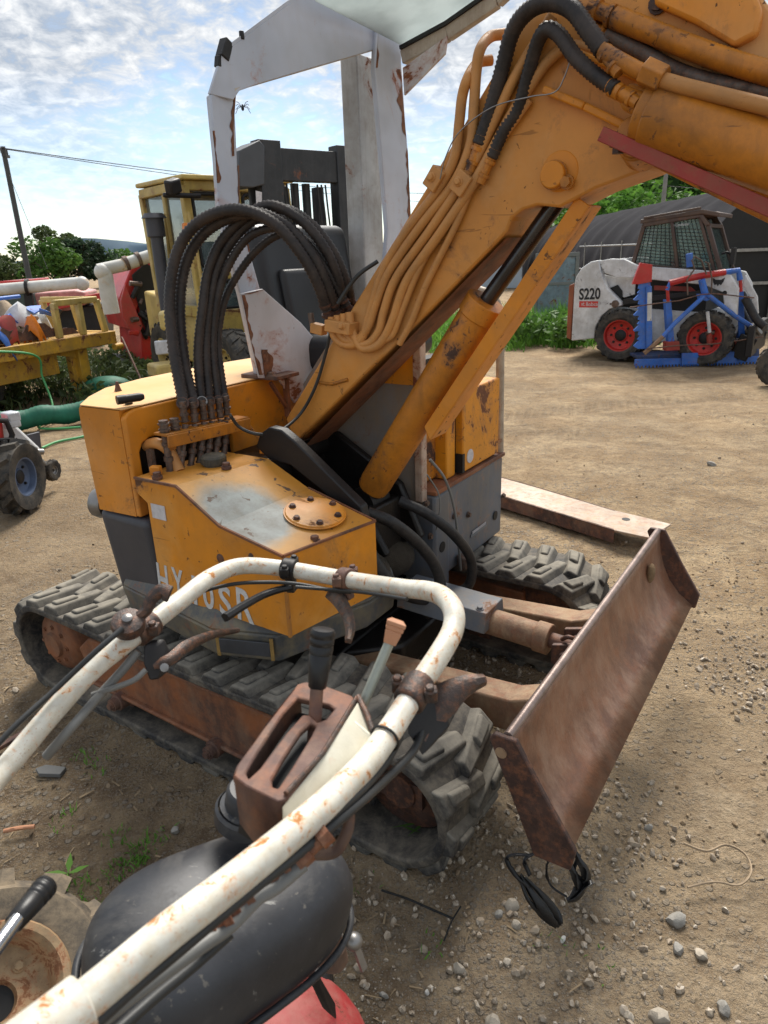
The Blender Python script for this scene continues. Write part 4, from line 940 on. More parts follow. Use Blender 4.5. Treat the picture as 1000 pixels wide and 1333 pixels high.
for k, (pts, x, wd) in enumerate((
    (((315, 384), (326, 440), (338, 490)), xr + .0512, 9), (((316, 383), (330, 380), (343, 377)), xr + .0512, 14), (((340, 455), (345, 492)), xr + .0512, 16), (((336, 490), (362, 491)), xr + .0512, 12),
    (((307, 122), (304, 165), (305, 205)), xr + .0005, -7), (((277, 170), (281, 205), (283, 240)), xr + .0005, 6), (((311, 215), (312, 270), (326, 330)), xr + .0005, -4),
    (((521, 90), (526, 150), (531, 200), (535, 290)), -.0195, -9), (((494, 30), (489, 90)), -.0195, 4))): flake(ex, pts, x, wd, 'rust_flake', 40 + k)
# bare-metal scars on the boom cylinder barrel and boom flank
# ================================================================ GROUND
def h_ground(x, y):
    d = math.hypot(x, y)
    a = 0.012 * noise.noise(V((x * 2.1, y * 2.1, 0.3))) + 0.010 * noise.noise(V((x * 6, y * 6, 4.3)))
    if d < 7: a += (0.006 * noise.noise(V((x * 13, y * 13, 1.3))) + 0.0045 * max(0, noise.noise(V((x * 27, y * 27, 6)))) + 0.003 * noise.noise(V((x * 48, y * 48, 2)))) * min(1, (7 - d) / 2) + 0.02 * noise.noise(V((x * 0.5, y * 0.5, 9)))
    a += 0.045 * math.exp(-((x - 0.2) ** 2 + (y - 1.52) ** 2) / 0.018) + 0.03 * math.exp(-((x - 0.45) ** 2 + (y - 1.75) ** 2) / 0.06)
    lx, ly = (x + .26) * .829 - (y - 2.324) * .559, (x + .26) * .559 + (y - 2.324) * .829
    if abs(lx) < .95: a += 0.026 * max(0, min(1, (.20 - abs(abs(ly) - .52)) / .06)) * max(0, min(1, (.95 - abs(lx)) / .15))
    # old wheel ruts across the yard
    for k, o in ((0.0, 6.1), (0.0, 7.3)):
        r = (y - o - 0.25 * x - 0.2 * math.sin(x * 0.8)); a -= 0.03 * math.exp(-(r / 0.22) ** 2) * max(0, min(1, (x + 0.5))) * (0.7 + 0.6 * noise.noise(V((x * 1.5, y, 2))))
    return a * max(0, min(1, (60 - d) / 30)) - 0.012
def axis(lo, hi, c0, c1, fine, growth):
    xs = []; x = c0
    while x <= c1: xs.append(x); x += fine
    st = fine; x = c1
    while x < hi: st *= growth; x += st; xs.append(x)
    st = fine; x = c0
    while x > lo: st *= growth; x -= st; xs.insert(0, x)
    return xs
gx = axis(-700, 700, -1.4, 2.3, 0.021, 1.055); gy = axis(-60, 1200, 0.7, 3.3, 0.021, 1.045)
vs = [(x, y, h_ground(x, y)) for y in gy for x in gx]; nx = len(gx)
fs = [(j * nx + i, j * nx + i + 1, (j + 1) * nx + i + 1, (j + 1) * nx + i) for j in range(len(gy) - 1) for i in range(nx - 1)]
def ground_mat():
    t = NT('yard_dirt')
    n1 = t.noise(0.55, 6, 0.62); n2 = t.noise(2.3, 8, 0.68, 0.3); n3 = t.noise(11, 8, 0.72)
    # damp, darker soil close to the machines, dry sandy yard beyond
    s = t.sep(t.co)
    g = t.math('ADD', t.math('MULTIPLY', s[1], 0.30), t.math('MULTIPLY', s[0], 0.22)); g = t.math('ADD', g, t.math('MULTIPLY', n2, 0.9))
    dry = t.step(g, 0.75, 1.65)
    a = t.mix(t.step(n3, 0.38, 0.62), (0.155, 0.107, 0.066), (0.33, 0.245, 0.15))
    b = t.mix(t.step(n2, 0.40, 0.60), (0.36, 0.245, 0.135), (0.53, 0.39, 0.235))
    b = t.mix(t.math('MULTIPLY', t.step(n3, 0.47, 0.63), 0.7), b, (0.25, 0.17, 0.10))
    gv = t.mix(t.step(n3, 0.38, 0.62), (0.29, 0.215, 0.14), (0.51, 0.40, 0.27))
    a = t.mix(t.step(t.math('ADD', s[0], t.math('MULTIPLY', t.math('SUBTRACT', n2, .5), 1.6)), -.15, .35), a, gv)
    c = t.mix(dry, a, b)
    # tyre tracks pressed into the yard
    cv = t.math('ADD', t.math('MULTIPLY', t.math('SINE', t.math('MULTIPLY', s[0], .8)), .2), t.math('MULTIPLY', s[0], .25)); ry = t.math('SUBTRACT', s[1], cv)
    band = None
    for o_ in (5.2, 6.1, 7.3, 8.6):
        m_ = t.step(t.math('ABSOLUTE', t.math('SUBTRACT', ry, o_)), .24, .15); band = m_ if band is None else t.math('MAXIMUM', band, m_)
    band = t.math('MULTIPLY', band, t.math('MULTIPLY', t.step(t.noise(.8, 4, .6, co=t.map(loc=(4, 9, 2))), .48, .62), t.step(s[0], .2, 1.0)))
    wv = t.n('ShaderNodeTexWave', wave_type='BANDS', bands_direction='X'); t.l(t.map((1, .5, 1), (0, 0, .5)), wv.inputs[0]); wv.inputs['Scale'].default_value = 4.2; wv.inputs['Distortion'].default_value = 1.5; wv.inputs['Detail'].default_value = 3
    tread = t.math('MULTIPLY', band, wv.outputs['Fac'])
    c = t.mix(t.math('MULTIPLY', band, .22), c, (.22, .15, .085)); c = t.mix(t.math('MULTIPLY', tread, .25), c, (.17, .115, .065))
    pt = t.step(t.noise(1.1, 7, .7, .6, co=t.map((.6, 1.6, 1), loc=(7, 7, 7))), .52, .62); c = t.mix(t.math('MULTIPLY', pt, .52), c, (.19, .13, .075))
    c = t.mix(t.math('MULTIPLY', t.step(n1, 0.5, 0.72), 0.35), c, (0.22, 0.145, 0.075))
    fg = t.noise(55, 7, .78); c = t.mix(t.math('MULTIPLY', t.step(fg, .5, .36), .4), c, (.12, .085, .055)); c = t.mix(t.math('MULTIPLY', t.step(fg, .56, .68), .4), c, (.5, .42, .31))
    # grit: many small stones of differing colour
    big = None
    h = t.math('ADD', t.math('MULTIPLY', n3, 1.2), t.math('MULTIPLY', t.noise(38, 6, 0.75), 0.6))
    for sc_, lo, amt in ((34, 0.36, 0.9), (80, 0.42, 0.9), (170, 0.45, 0.8)):
        co = t.map((1, 1, 0.4), loc=(sc_, 0, 0))
        di = t.voro(sc_, co=co); cc = t.voro(sc_, out='Color', co=co)
        bw = t.n('ShaderNodeRGBToBW'); t.l(cc, bw.inputs[0])
        pick = t.step(bw.outputs[0], 0.42, 0.5)
        m = t.math('MULTIPLY', t.math('MULTIPLY', t.step(di, lo, lo - 0.1), pick), amt)
        stone = t.mix(t.noise(sc_ * 0.7, 2), (0.13, 0.105, 0.08), (0.52, 0.45, 0.36))
        dens = t.step(t.noise(1.6, 4, co=t.map(loc=(sc_, 3, 0))), 0.36, 0.62)
        m = t.math('MULTIPLY', m, dens)
        c = t.mix(m, c, stone); h = t.math('ADD', h, t.math('MULTIPLY', m, 0.55 * 38 / sc_))
    h = t.math('SUBTRACT', h, t.math('MULTIPLY', tread, .6))
    # litter fibres
    li = t.step(t.noise(30, 5, 0.7, 1.6, co=t.map((1, 0.25, 1), (0, 0, 0.6))), 0.63, 0.67)
    c = t.mix(t.math('MULTIPLY', li, 0.55), c, (0.34, 0.26, 0.16))
    return t.fin(c, 0.95, 0, t.bump(h, 1.0, 0.045), 0.2)
M['ground'] = ground_mat()
me = bpy.data.meshes.new('ground'); me.from_pydata(vs, [], fs); me.update(); me.polygons.foreach_set('use_smooth', [True] * len(me.polygons)); me.materials.append(M['ground'])
go = bpy.data.objects.new('ground', me); col.objects.link(go); put(go, kind='structure')
M['lever_dark'] = rusty('dark_lever_steel', (0.062, 0.043, 0.037), (0.034, 0.026, 0.024), .3, .5, 4, (.13, .085, .06), .3)
# ================================================================ WALKING TRACTOR (cultivator handles in front)
T = Frame(-0.22, 0.55, 0)
wt_ = thing('walking_tractor', 'walking tractor with rust-flecked cream handlebar, black fuel tank and slotted gear gate', 'walking tractor', T.o)
def remap(d, tab):
    for (a, x), (b, y) in zip(tab, tab[1:]):
        if d <= b: return x + (y - x) * max(0, (d - a)) / (b - a)
    return tab[-1][1]
RT = [(.40, .375), (.44, .395), (.475, .43), (.54, .505), (.635, .60), (.715, .68), (.775, .75), (.82, .85), (.87, .985), (.89, 1.01)]
LT = [(.70, .66), (.765, .725), (.79, .765), (.80, .80), (.825, .835), (.85, .91), (.87, .98), (.89, 1.02)]
def TH_(u, v, d): return T.D(u, v, remap(d, LT if u < 320 and v < 1010 else RT))     # beside the handle tube
def tpath(lst): return [T.D(*p) for p in lst]
HB = [(70, 1560, .80), (-60, 1470, .70), (-140, 1330, .64), (-120, 1180, .635), (-60, 1085, .66), (-20, 1032, .695), (20, 985, .73), (70, 926, .76), (120, 872, .79), (170, 832, .82), (205, 805, .85), (241, 777, .89), (274, 752, .94), (313, 737, .99), (368, 740, 1.02), (450, 754, .98), (520, 765, .90), (556, 769, .845), (577, 777, .805), (590, 794, .775), (590, 818, .755), (575, 848, .725), (540, 901, .685), (508, 951, .645), (480, 990, .61), (440, 1032, .565), (380, 1085, .52), (300, 1150, .475), (220, 1212, .44), (160, 1262, .42), (100, 1312, .40), (60, 1345, .39), (10, 1420, .42), (30, 1500, .56), (90, 1560, .76)]
hbp = spline(tpath(HB), 8)
hb = MB(); hb.tube(hbp, 0.0120, 24)
handle = hb.build('handlebar', M['tube_white'], wt_, smooth=60)
def hb_at(u, v):
    best = min(range(len(hbp) - 1), key=lambda i: (Wp(hbp[i]) - V((u, v))).length)
    return hbp[best], (hbp[best + 1] - hbp[best]).normalized()
def Wp(p):
    d = p + T.o - CP; z = d.dot(_fw); return V((500 + FPX * d.dot(_R) / z, 666.5 - FPX * d.dot(_U) / z))
# lower socket the handle slides into
s0, sd_ = hb_at(100, 1312); so = MB(); so.tube([s0 - sd_ * 0.004, s0 + sd_ * 0.12], 0.017, 24); so.build('handle_socket', M['tube_white'], wt_, bevel=0.001, smooth=40)
def collar(u, v, w=0.032, mat='blade_dark', bolts=True):
    p, d = hb_at(u, v); m_ = MB()
    m_.tube([p - d * w / 2, p - d * (w / 2 - .002), p + d * (w / 2 - .002), p + d * w / 2], [0.0143, 0.0165, 0.0165, 0.0143], 24)
    side = d.cross(V((0, 0, 1))).normalized(); upv = side.cross(d)
    if bolts:
        for s in (-1, 1):
            m_.box(p + side * s * 0.018 + upv * 0.004, (0.013, 0.013, 0.013)); m_.hexbolt(p + side * s * 0.018 + upv * 0.009, upv, 0.005, 0.006)
    return m_, p, d, side, upv
# right-hand clutch lever
m_, p, d, sd1, up1 = collar(531, 893)
cl1 = m_.build('lever_clamp', M['lever_dark'], wt_, bevel=0.002, smooth=35)
b_ = MB(); P = [TH_(u, v, dep) for u, v, dep in ((530, 905, .725), (562, 925, .73), (572, 960, .725), (550, 985, .715), (531, 955, .71))]
b_.slab(P, (0.012, 0.012, 0.004)); b_.build('lever_bracket', M['black_steel'], cl1, bevel=0.003)
def paddle(name, spine, w, th, mat, parent, n=8):
    """pressed lever: a channel of varying width bent along a spine"""
    sp_ = spline(spine, n); m = len(sp_); vs = []
    for i, p in enumerate(sp_):
        t = (sp_[min(i + 1, m - 1)] - sp_[max(i - 1, 0)]).normalized(); vd = (p + T.o - CP).normalized()
        a = t.cross(vd).normalized(); k = i / (m - 1)
        ww = w[0] + (w[1] - w[0]) * min(1, k * 2) if k < .5 else w[1] + (w[2] - w[1]) * (k - .5) * 2
        nn = a.cross(t).normalized()
        vs += [p + a * ww + nn * th, p + a * ww * .4 - nn * th * .2, p - a * ww * .4 - nn * th * .2, p - a * ww + nn * th, p - a * ww * .8 + nn * th * 1.6 + nn * .003, p + a * ww * .8 + nn * th * 1.6 + nn * .003]
    fs = [(i * 6 + k, i * 6 + (k + 1) % 6, (i + 1) * 6 + (k + 1) % 6, (i + 1) * 6 + k) for i in range(m - 1) for k in range(6)]
    fs += [(5, 4, 3, 2, 1, 0), tuple((m - 1) * 6 + k for k in range(6))]
    mb = MB(); mb.add(vs, fs); return mb.build(name, mat, parent, smooth=50)
paddle('clutch_lever', [TH_(548, 962, .72), TH_(562, 935, .73), TH_(580, 910, .735), TH_(605, 893, .74), TH_(633, 884, .745)], (0.010, 0.017, 0.006), 0.005, M['lever_dark'], cl1)
# left-hand pair
m_, p, d, sd1, up1 = collar(180, 806)
cl2 = m_.build('lever_clamp', M['lever_dark'], wt_, bevel=0.002, smooth=35)
b_ = MB(); c = TH_(167, 812, .80); nv = (CP - T.o - c).normalized(); nv = (nv + V((0, 0, 1.4))).normalized()
b_.lathe([(0.0, 0.009), (0.010, 0.009), (0.018, 0.006), (0.0195, 0.0), (0.018, -0.008), (0, -0.01)], c, nv, 24); dsc = b_.build('throttle_disc', M['lever_dark'], cl2, smooth=40)
b_ = MB(); b_.lathe([(0.006, 0), (0.006, 0.003), (0.003, 0.005), (0, 0.005)], c + nv * 0.009, nv, 12); b_.build('pivot_rivet', M['dull_steel'], dsc if False else cl2, smooth=50)
paddle('throttle_thumb', [TH_(176, 806, .80), TH_(190, 795, .80), TH_(197, 780, .80), TH_(209, 770, .80), TH_(220, 773, .80)], (0.006, 0.0075, 0.010), 0.004, M['lever_dark'], cl2)
b_ = MB(); P = [TH_(u, v, dep) for u, v, dep in ((186, 840, .81), (204, 838, .815), (215, 862, .815), (208, 885, .81), (194, 888, .805), (186, 865, .805))]
b_.slab(P, (0.006, 0.014, 0)); b_.build('lever_bracket', M['black_steel'], cl2, bevel=0.003)
b_ = MB(); c = TH_(214, 869, .80); b_.lathe([(0.005, 0), (0.005, 0.004), (0, 0.005)], c, CP - T.o - c, 12); b_.build('pivot_rivet', M['dull_steel'], cl2, smooth=50)
paddle('brake_lever', [TH_(200, 868, .81), TH_(222, 858, .815), TH_(245, 840, .83), TH_(278, 826, .85), TH_(312, 820, .87)], (0.007, 0.0075, 0.004), 0.003, M['lever_dark'], cl2)
# two small levers on the crossbar
m_, p, d, sd1, up1 = collar(376, 742, 0.022)
m_.bar(p, p - up1 * 0.035 + d * 0.004, 0.016, 0.012); cl3 = m_.build('lever_clamp', M['black_steel'], wt_, bevel=0.002, smooth=35)
paddle('hooked_lever', [TH_(380, 764, .875), TH_(362, 768, .87), TH_(342, 775, .865), TH_(318, 788, .855), TH_(296, 802, .845)], (0.005, 0.0055, 0.006), 0.004, M['knob_black'], cl3)
m_, p, d, sd1, up1 = collar(452, 755, 0.02)
m_.bar(p, p - up1 * 0.03, 0.014, 0.012); cl4 = m_.build('lever_clamp', M['rust'], wt_, bevel=0.002, smooth=35)
paddle('curved_lever', [TH_(430, 768, .87), TH_(442, 782, .865), TH_(452, 800, .86), TH_(456, 818, .855), TH_(454, 832, .85)], (0.012, 0.0085, 0.005), 0.004, M['fitting'], cl4)
ws = [TH_(u, v, d_) for u, v, d_ in ((398, 741, .872), (430, 746, .866), (428, 752, .862), (397, 747, .868))]
def wire(pts, r, mat, name='control_cable', n=8):
    mb = MB(); mb.tube(spline([TH_(*p) for p in pts], 10), r, 8); return mb.build(name, M[mat], wt_, smooth=70)
wire([(-30, 1000, .74), (20, 945, .765), (75, 895, .785), (125, 848, .79), (160, 818, .795)], .0032, 'cable')
wire([(120, 905, .80), (150, 895, .80), (175, 885, .80), (190, 872, .805)], .0036, 'cable_grey')
wire([(60, 985, .79), (95, 945, .79), (130, 905, .80), (160, 872, .81), (180, 848, .815)], .0055, 'cable_grey')
wire([(170, 835, .845), (205, 805, .855), (250, 775, .865), (300, 761, .87), (345, 758, .873), (385, 760, .872), (430, 768, .868), (458, 771, .865)], .0028, 'cable')
wire([(385, 764, .868), (410, 766, .868), (440, 768, .866), (480, 772, .85), (530, 780, .825)], .0026, 'cable')
wire([(552, 938, .735), (540, 975, .70), (505, 1012, .655), (460, 1052, .60), (400, 1102, .56), (320, 1165, .52), (240, 1232, .49), (170, 1290, .465), (110, 1345, .44)], .0042, 'cable')
wire([(520, 960, .70), (500, 995, .66), (455, 1042, .60), (380, 1100, .555), (300, 1163, .52), (220, 1228, .485), (160, 1275, .47), (90, 1333, .44)], .0045, 'cable')
wire([(396, 1125, .56), (360, 1155, .55), (335, 1170, .54), (300, 1205, .53), (250, 1240, .51), (180, 1290, .485), (110, 1345, .46)], .0052, 'cable_grey')
wire([(300, 1215, .535), (255, 1255, .52), (200, 1300, .50), (150, 1345, .48)], .004, 'cable')
ad = MB()
for (a, b, r) in (((428, 1082, .57), (385, 1122, .56), .0085), ((378, 1128, .56), (352, 1146, .555), .0075), ((300, 1190, .53), (268, 1212, .525), .007), ((330, 1165, .54), (300, 1188, .535), .0065)):
    p, q = TH_(*a), TH_(*b); ad.tube([p, p.lerp(q, .3), p.lerp(q, .32), p.lerp(q, .6), p.lerp(q, .62), q], [r, r, r * .7, r * .7, r * 1.05, r * 1.05], 8)
ad.build('cable_adjuster', rusty('bright_rust', (0.27, 0.09, 0.035), (0.12, 0.045, 0.025), 0.3, 0.7, 5), wt_, smooth=30)
ab = MB(); P = [TH_(u, v, .535) for u, v in ((256, 1216), (290, 1196), (298, 1203), (300, 1213), (291, 1208), (262, 1227))]; ab.slab(P, (0.0, 0.0, -0.012)); ab.build('cable_bracket', M['cream'], wt_, bevel=0.001)
wr = MB(); wr.tube(spline(tpath([(455, 1060, .575), (452, 1082, .57), (437, 1108, .57), (410, 1112, .57), (395, 1110, .565)]), 8), .005, 8); wr.build('rusty_ring', M['rust'], wt_, smooth=60)
for (u, v) in ((498, 958),):
    p, d = hb_at(u, v); tie = MB(); tie.tube([p + (d.orthogonal().normalized() * math.cos(a) + d.cross(d.orthogonal().normalized()) * math.sin(a)) * 0.0138 for a in [k * math.pi / 10 for k in range(20)]], .0013, 6, closed=True); tie.build('cable_tie', M['black'], wt_, smooth=60)

# gear gate: rusty slotted plate folded over a box, cream cheek plate beside it
def slotted(name, outer, holes, off, mat, parent, bevel=0.003):
    bm = bmesh.new(); rings = []
    for lp in [outer] + holes:
        vs = [bm.verts.new(p) for p in lp]; es = [bm.edges.new((vs[i], vs[(i + 1) % len(vs)])) for i in range(len(vs))]; rings.append((vs, es))
    bmesh.ops.triangle_fill(bm, use_beauty=True, use_dissolve=False, edges=[e for _, es in rings for e in es])
    r = bmesh.ops.extrude_face_region(bm, geom=bm.faces[:])
    bmesh.ops.translate(bm, vec=off, verts=[g for g in r['geom'] if isinstance(g, bmesh.types.BMVert)])
    bmesh.ops.recalc_face_normals(bm, faces=bm.faces)
    me = bpy.data.meshes.new(name); bm.to_mesh(me); bm.free(); me.materials.append(mat)
    me.polygons.foreach_set('use_smooth', [True] * len(me.polygons)); me.set_sharp_from_angle(angle=rad(38))
    o = bpy.data.objects.new(name, me); col.objects.link(o); o.parent = parent
    if bevel:
        b = o.modifiers.new('edge', 'BEVEL'); b.width = bevel; b.segments = 2; b.limit_method = 'ANGLE'; b.angle_limit = rad(40)
    return o
g0, g1, g2 = T.D(400, 890, .70), T.D(468, 915, .675), T.D(306, 1000, .575)
gn = (g1 - g0).cross(g2 - g0).normalized()
if gn.z < 0: gn = -gn
def G(u, v, h=0.0):      # point on the gate plane
    d = sight(u, v); o = CP - T.o; t = (g0 - o).dot(gn) / d.dot(gn); return o + d * t + gn * h
def rnd_slot(a, b, r, n=6):
    a, b = V(a), V(b); d = (b - a).normalized(); s_ = V((-d.y, d.x)); out = []
    for c, sg in ((a, -1), (b, 1)):
        for k in range(n + 1):
            an = -math.pi / 2 + math.pi * k / n
            out.append(c + d * (sg * math.cos(an) * r) + s_ * (sg * math.sin(an) * r))
    return out
outer = [(398, 887), (420, 891), (458, 905), (466, 913), (458, 932), (420, 985), (374, 1040), (362, 1044), (318, 1022), (303, 1010), (308, 996), (345, 945), (380, 900), (388, 890)]
sl1 = [(388, 908), (428, 917), (436, 922), (424, 936), (413, 940), (402, 930), (394, 930), (372, 955), (338, 1000), (324, 1013), (320, 1006), (335, 980), (368, 930)]
sl2 = [(405, 940), (412, 944), (405, 958), (378, 1002), (362, 1026), (355, 1024), (354, 1014), (370, 985), (392, 952)]
gate = slotted('gear_gate', [G(*p) for p in outer], [[G(*p) for p in sl1], [G(*p) for p in sl2]], -gn * 0.007, M['rust'], wt_, 0.002)
# folded front and left skirts of the gate
fo_ = MB(); f = [G(304, 1011), G(318, 1023), G(362, 1045), G(374, 1040)]; dn_ = V((0, 0, -0.055)) - gn * 0.0
base = [G(304, 1011) + dn_ * .9, G(322, 1026) + dn_ * 1.05, G(356, 1045) + dn_ * .9, G(374, 1041) + dn_ * .62]
fo_.add(f + base + [p - (G(420, 985) - G(306, 1000)).cross(gn).normalized() * 0 + (G(400, 890) - G(340, 1030)).normalized() * 0.006 for p in f + base], [(0, 1, 5, 4), (1, 2, 6, 5), (2, 3, 7, 6), (8, 12, 13, 9), (9, 13, 14, 10), (10, 14, 15, 11), (4, 5, 13, 12), (5, 6, 14, 13), (6, 7, 15, 14), (0, 4, 12, 8), (3, 11, 15, 7)])
fo_.build('gate_apron', M['rust'], gate, smooth=60)
lf = MB(); lp = [G(304, 1009), G(345, 944), G(384, 896)]; lb = [p + V((0, 0, -0.05)) for p in lp]; ins = (g1 - g0).normalized() * 0.006
lf.add(lp + lb + [p + ins for p in lp + lb], [(0, 1, 4, 3), (1, 2, 5, 4), (6, 9, 10, 7), (7, 10, 11, 8), (3, 4, 10, 9), (4, 5, 11, 10)]); lf.build('gate_side', M['rust'], gate, smooth=60)
bx = MB(); bx.prism([G(*p, -0.06) for p in ((385, 900), (462, 916), (364, 1040), (310, 1008))], [G(*p, -0.02) for p in ((390, 905), (455, 920), (362, 1034), (318, 1006))]); bx.build('gate_inside', M['black'], gate)
ck = MB()
P = [G(467, 913, .002), G(487, 948, -.010), G(484, 962, -.02), G(430, 1010, -.02), G(385, 1050, -.02), G(368, 1062, -.022), G(366, 1048, -.002), G(420, 986, .002)]
ck.slab(P, (0.004, 0.004, -0.004)); ck.build('cheek_plate', M['cream'], wt_, bevel=0.002)
ck = MB(); a = G(461, 938, -.006); ck.slab([G(459, 936, 0), G(490, 952, -.008), G(470, 975, -.03), G(452, 968, -.03)], (0.003, 0.003, -0.004)); ck.build('cheek_rib', M['cream'], wt_, bevel=0.001)
ck = MB(); ck.tube([G(466, 910, .003), G(478, 930, 0), G(486, 945, -.006)], .003, 6); ck.tube([G(372, 1036, .002), G(420, 985, .003), G(464, 912, .003)], .0024, 6); ck.build('gate_welt', M['lever_dark'], gate, smooth=60)
# levers in the gate
lv = MB(); a, b = G(409, 945, -.03), T.D(413, 888, .665); lv.tube([a, b], .0065, 12)
lev = lv.build('shift_lever', M['rust'], wt_, smooth=60)
k0, k1 = T.D(413, 895, .665), T.D(421, 818, .66); kd = k1 - k0
kb = MB(); kb.tube([k0 + kd * t for t in (0, .02, .55, .56, .58, .59, .70, .71, .73, .74, .83, .84, .86, .87, .94, .985, 1.0)], [r * .001 for r in (8, 8.8, 11.2, 10.6, 10.6, 11.4, 11.7, 11.1, 11.1, 11.8, 12, 11.4, 11.4, 12, 12, 10.5, 5)], 20)
kb.build('lever_knob', M['knob_black'], lev, smooth=50)
lv = MB(); a, b = T.D(472, 918, .685), T.D(509, 832, .69); lv.tube([a, b], .0052, 12); lev = lv.build('range_lever', plain('pale_green_rod', (0.36, 0.38, 0.33), 0.4, 0.3, 0.2, 20), wt_, smooth=60)
k0, k1 = T.D(507, 838, .69), T.D(517, 809, .692); kd = (k1 - k0); ax_ = kd.normalized(); sx_ = _R
kb = MB(); sy_ = ax_.cross(sx_).normalized(); sx_ = sy_.cross(ax_)
def sq(t, w): return [k0 + kd * t + sx_ * i * w + sy_ * j * w for i, j in ((-1, -1), (1, -1), (1, 1), (-1, 1))]
rowsk = [sq(t, w) for t, w in ((0, .0062), (.5, .0082), (.52, .0078), (.58, .0078), (.6, .0088), (.72, .0092), (.74, .0087), (.78, .0087), (.8, .0096), (.95, .0098), (1.08, .006))]
vs = [p for r in rowsk for p in r]; fs = [(3, 2, 1, 0), tuple(len(vs) - 4 + k for k in range(4))] + [(i * 4 + k, i * 4 + (k + 1) % 4, (i + 1) * 4 + (k + 1) % 4, (i + 1) * 4 + k) for i in range(len(rowsk) - 1) for k in range(4)]
kb.add(vs, fs); kb.build('lever_knob', M['knob_tan'], lev, bevel=0.001, smooth=30)
# fuel tank: rounded pillow with a welded seam
ca, cb2 = T.D(118, 1288, .68), T.D(437, 1128, .88)
cc = (ca + cb2) / 2 + V((0, 0, -0.012)); ea = (cb2 - ca); LA = ea.length / 2 * 1.02; ea.normalize(); ec = V((0, 0, 1)); ec = (ec - ea * ec.dot(ea)).normalized(); eb = ec.cross(ea).normalized()
ec = (ec * math.cos(0.14) - eb * math.sin(0.14)).normalized(); eb = ec.cross(ea).normalized()
def spw(x, e): return math.copysign(abs(x) ** e, x)
tm = MB(); NU, NV_ = 56, 28; vs = []
for j in range(NV_ + 1):
    th = -math.pi / 2 + math.pi * j / NV_
    for i in range(NU):
        ph = 2 * math.pi * i / NU
        x = spw(math.cos(th), .55) * spw(math.cos(ph), .62); y = spw(math.cos(th), .55) * spw(math.sin(ph), .8); z = spw(math.sin(th), .78)
        tap = 1 - 0.14 * x
        vs.append(cc + ea * x * LA + eb * y * 0.090 * tap + ec * (z * (0.076 if z > 0 else .060)))
fs = [(j * NU + i, j * NU + (i + 1) % NU, (j + 1) * NU + (i + 1) % NU, (j + 1) * NU + i) for j in range(NV_) for i in range(NU)]
tm.add(vs, fs)
def tankmat():
    t = NT('scuffed_tank_plastic')
    c = t.mix(t.step(t.noise(6, 6, .65), .4, .6), (.020, .021, .025), (.036, .038, .044))
    du = t.step(t.noise(9, 8, .75, .4), .5, .66); c = t.mix(t.math('MULTIPLY', du, .38), c, (.16, .15, .135))
    sc1 = t.step(t.noise(16, 5, .65, .5, co=t.map((1, 4, 1), (0, .3, .8))), .66, .70); c = t.mix(t.math('MULTIPLY', sc1, .7), c, (.27, .265, .25))
    sp1 = t.step(t.noise(90, 3, .6), .66, .72); c = t.mix(t.math('MULTIPLY', sp1, .45), c, (.2, .18, .15))
    return t.fin(c, t.math('ADD', t.math('MULTIPLY', du, .25), .5), 0, t.bump(t.noise(140, 3), .12, .002), .45)
M['tank'] = tankmat(); ft_ = tm.build('fuel_tank', M['tank'], wt_, smooth=180)
se_ = MB(); pts = []
for i in range(72):
    ph = 2 * math.pi * i / 72; x = spw(math.cos(ph), .62); pts.append(cc + ea * x * (LA + .004) + eb * spw(math.sin(ph), .8) * (0.090 * (1 - .14 * x) + .004) + ec * -0.022)
se_.tube(pts, .0045, 8, closed=True); se_.build('tank_seam', M['tank'], ft_, smooth=70)
cp = MB(); c = T.D(322, 1052, .80); cp.lathe([(0.03, -.02), (0.032, 0), (0.027, .002), (0.027, .02), (.024, .024), (0, .025)], c + ec * .005, ec, 26); cp.lathe([(.036, -.02), (.037, -.004), (.034, .0)], c + ec * .004, ec, 26, False); cp.build('tank_neck', M['tank'], ft_, smooth=40)
cp = MB(); cp.slab([T.D(302, 1037, .775), T.D(314, 1050, .775), T.D(318, 1062, .775), T.D(300, 1052, .775)], (0.002, 0.004, 0.0)); cp.build('torn_label', M['sticker'], ft_)
ca_ = MB(); p0, p1 = T.D(358, 1068, .72), T.D(330, 1090, .70); ca_.bar(p0, p1, .02, .008); ca_.build('tank_strap', M['rust'], ft_, bevel=0.002)
# fuel tap under the far end
fv = MB(); a = T.D(432, 1222, .93); fv.cyl(a + V((0, 0, .05)), a + V((0, 0, -.01)), .014, 14); fv.lathe([(.012, 0), (.02, .004), (.018, .03), (.01, .035)], a + V((0.0, 0, -.045)), (0, 0, 1), 14); fv.build('fuel_tap', M['rust'], wt_, smooth=40)
fv = MB(); b = a + V((.03, -.005, 0)); fv.ball(b, .012); fv.bar(b, b + V((.012, -.01, -.04)), .01, .005); fv.build('tap_lever', M['dull_steel'], wt_, smooth=50)
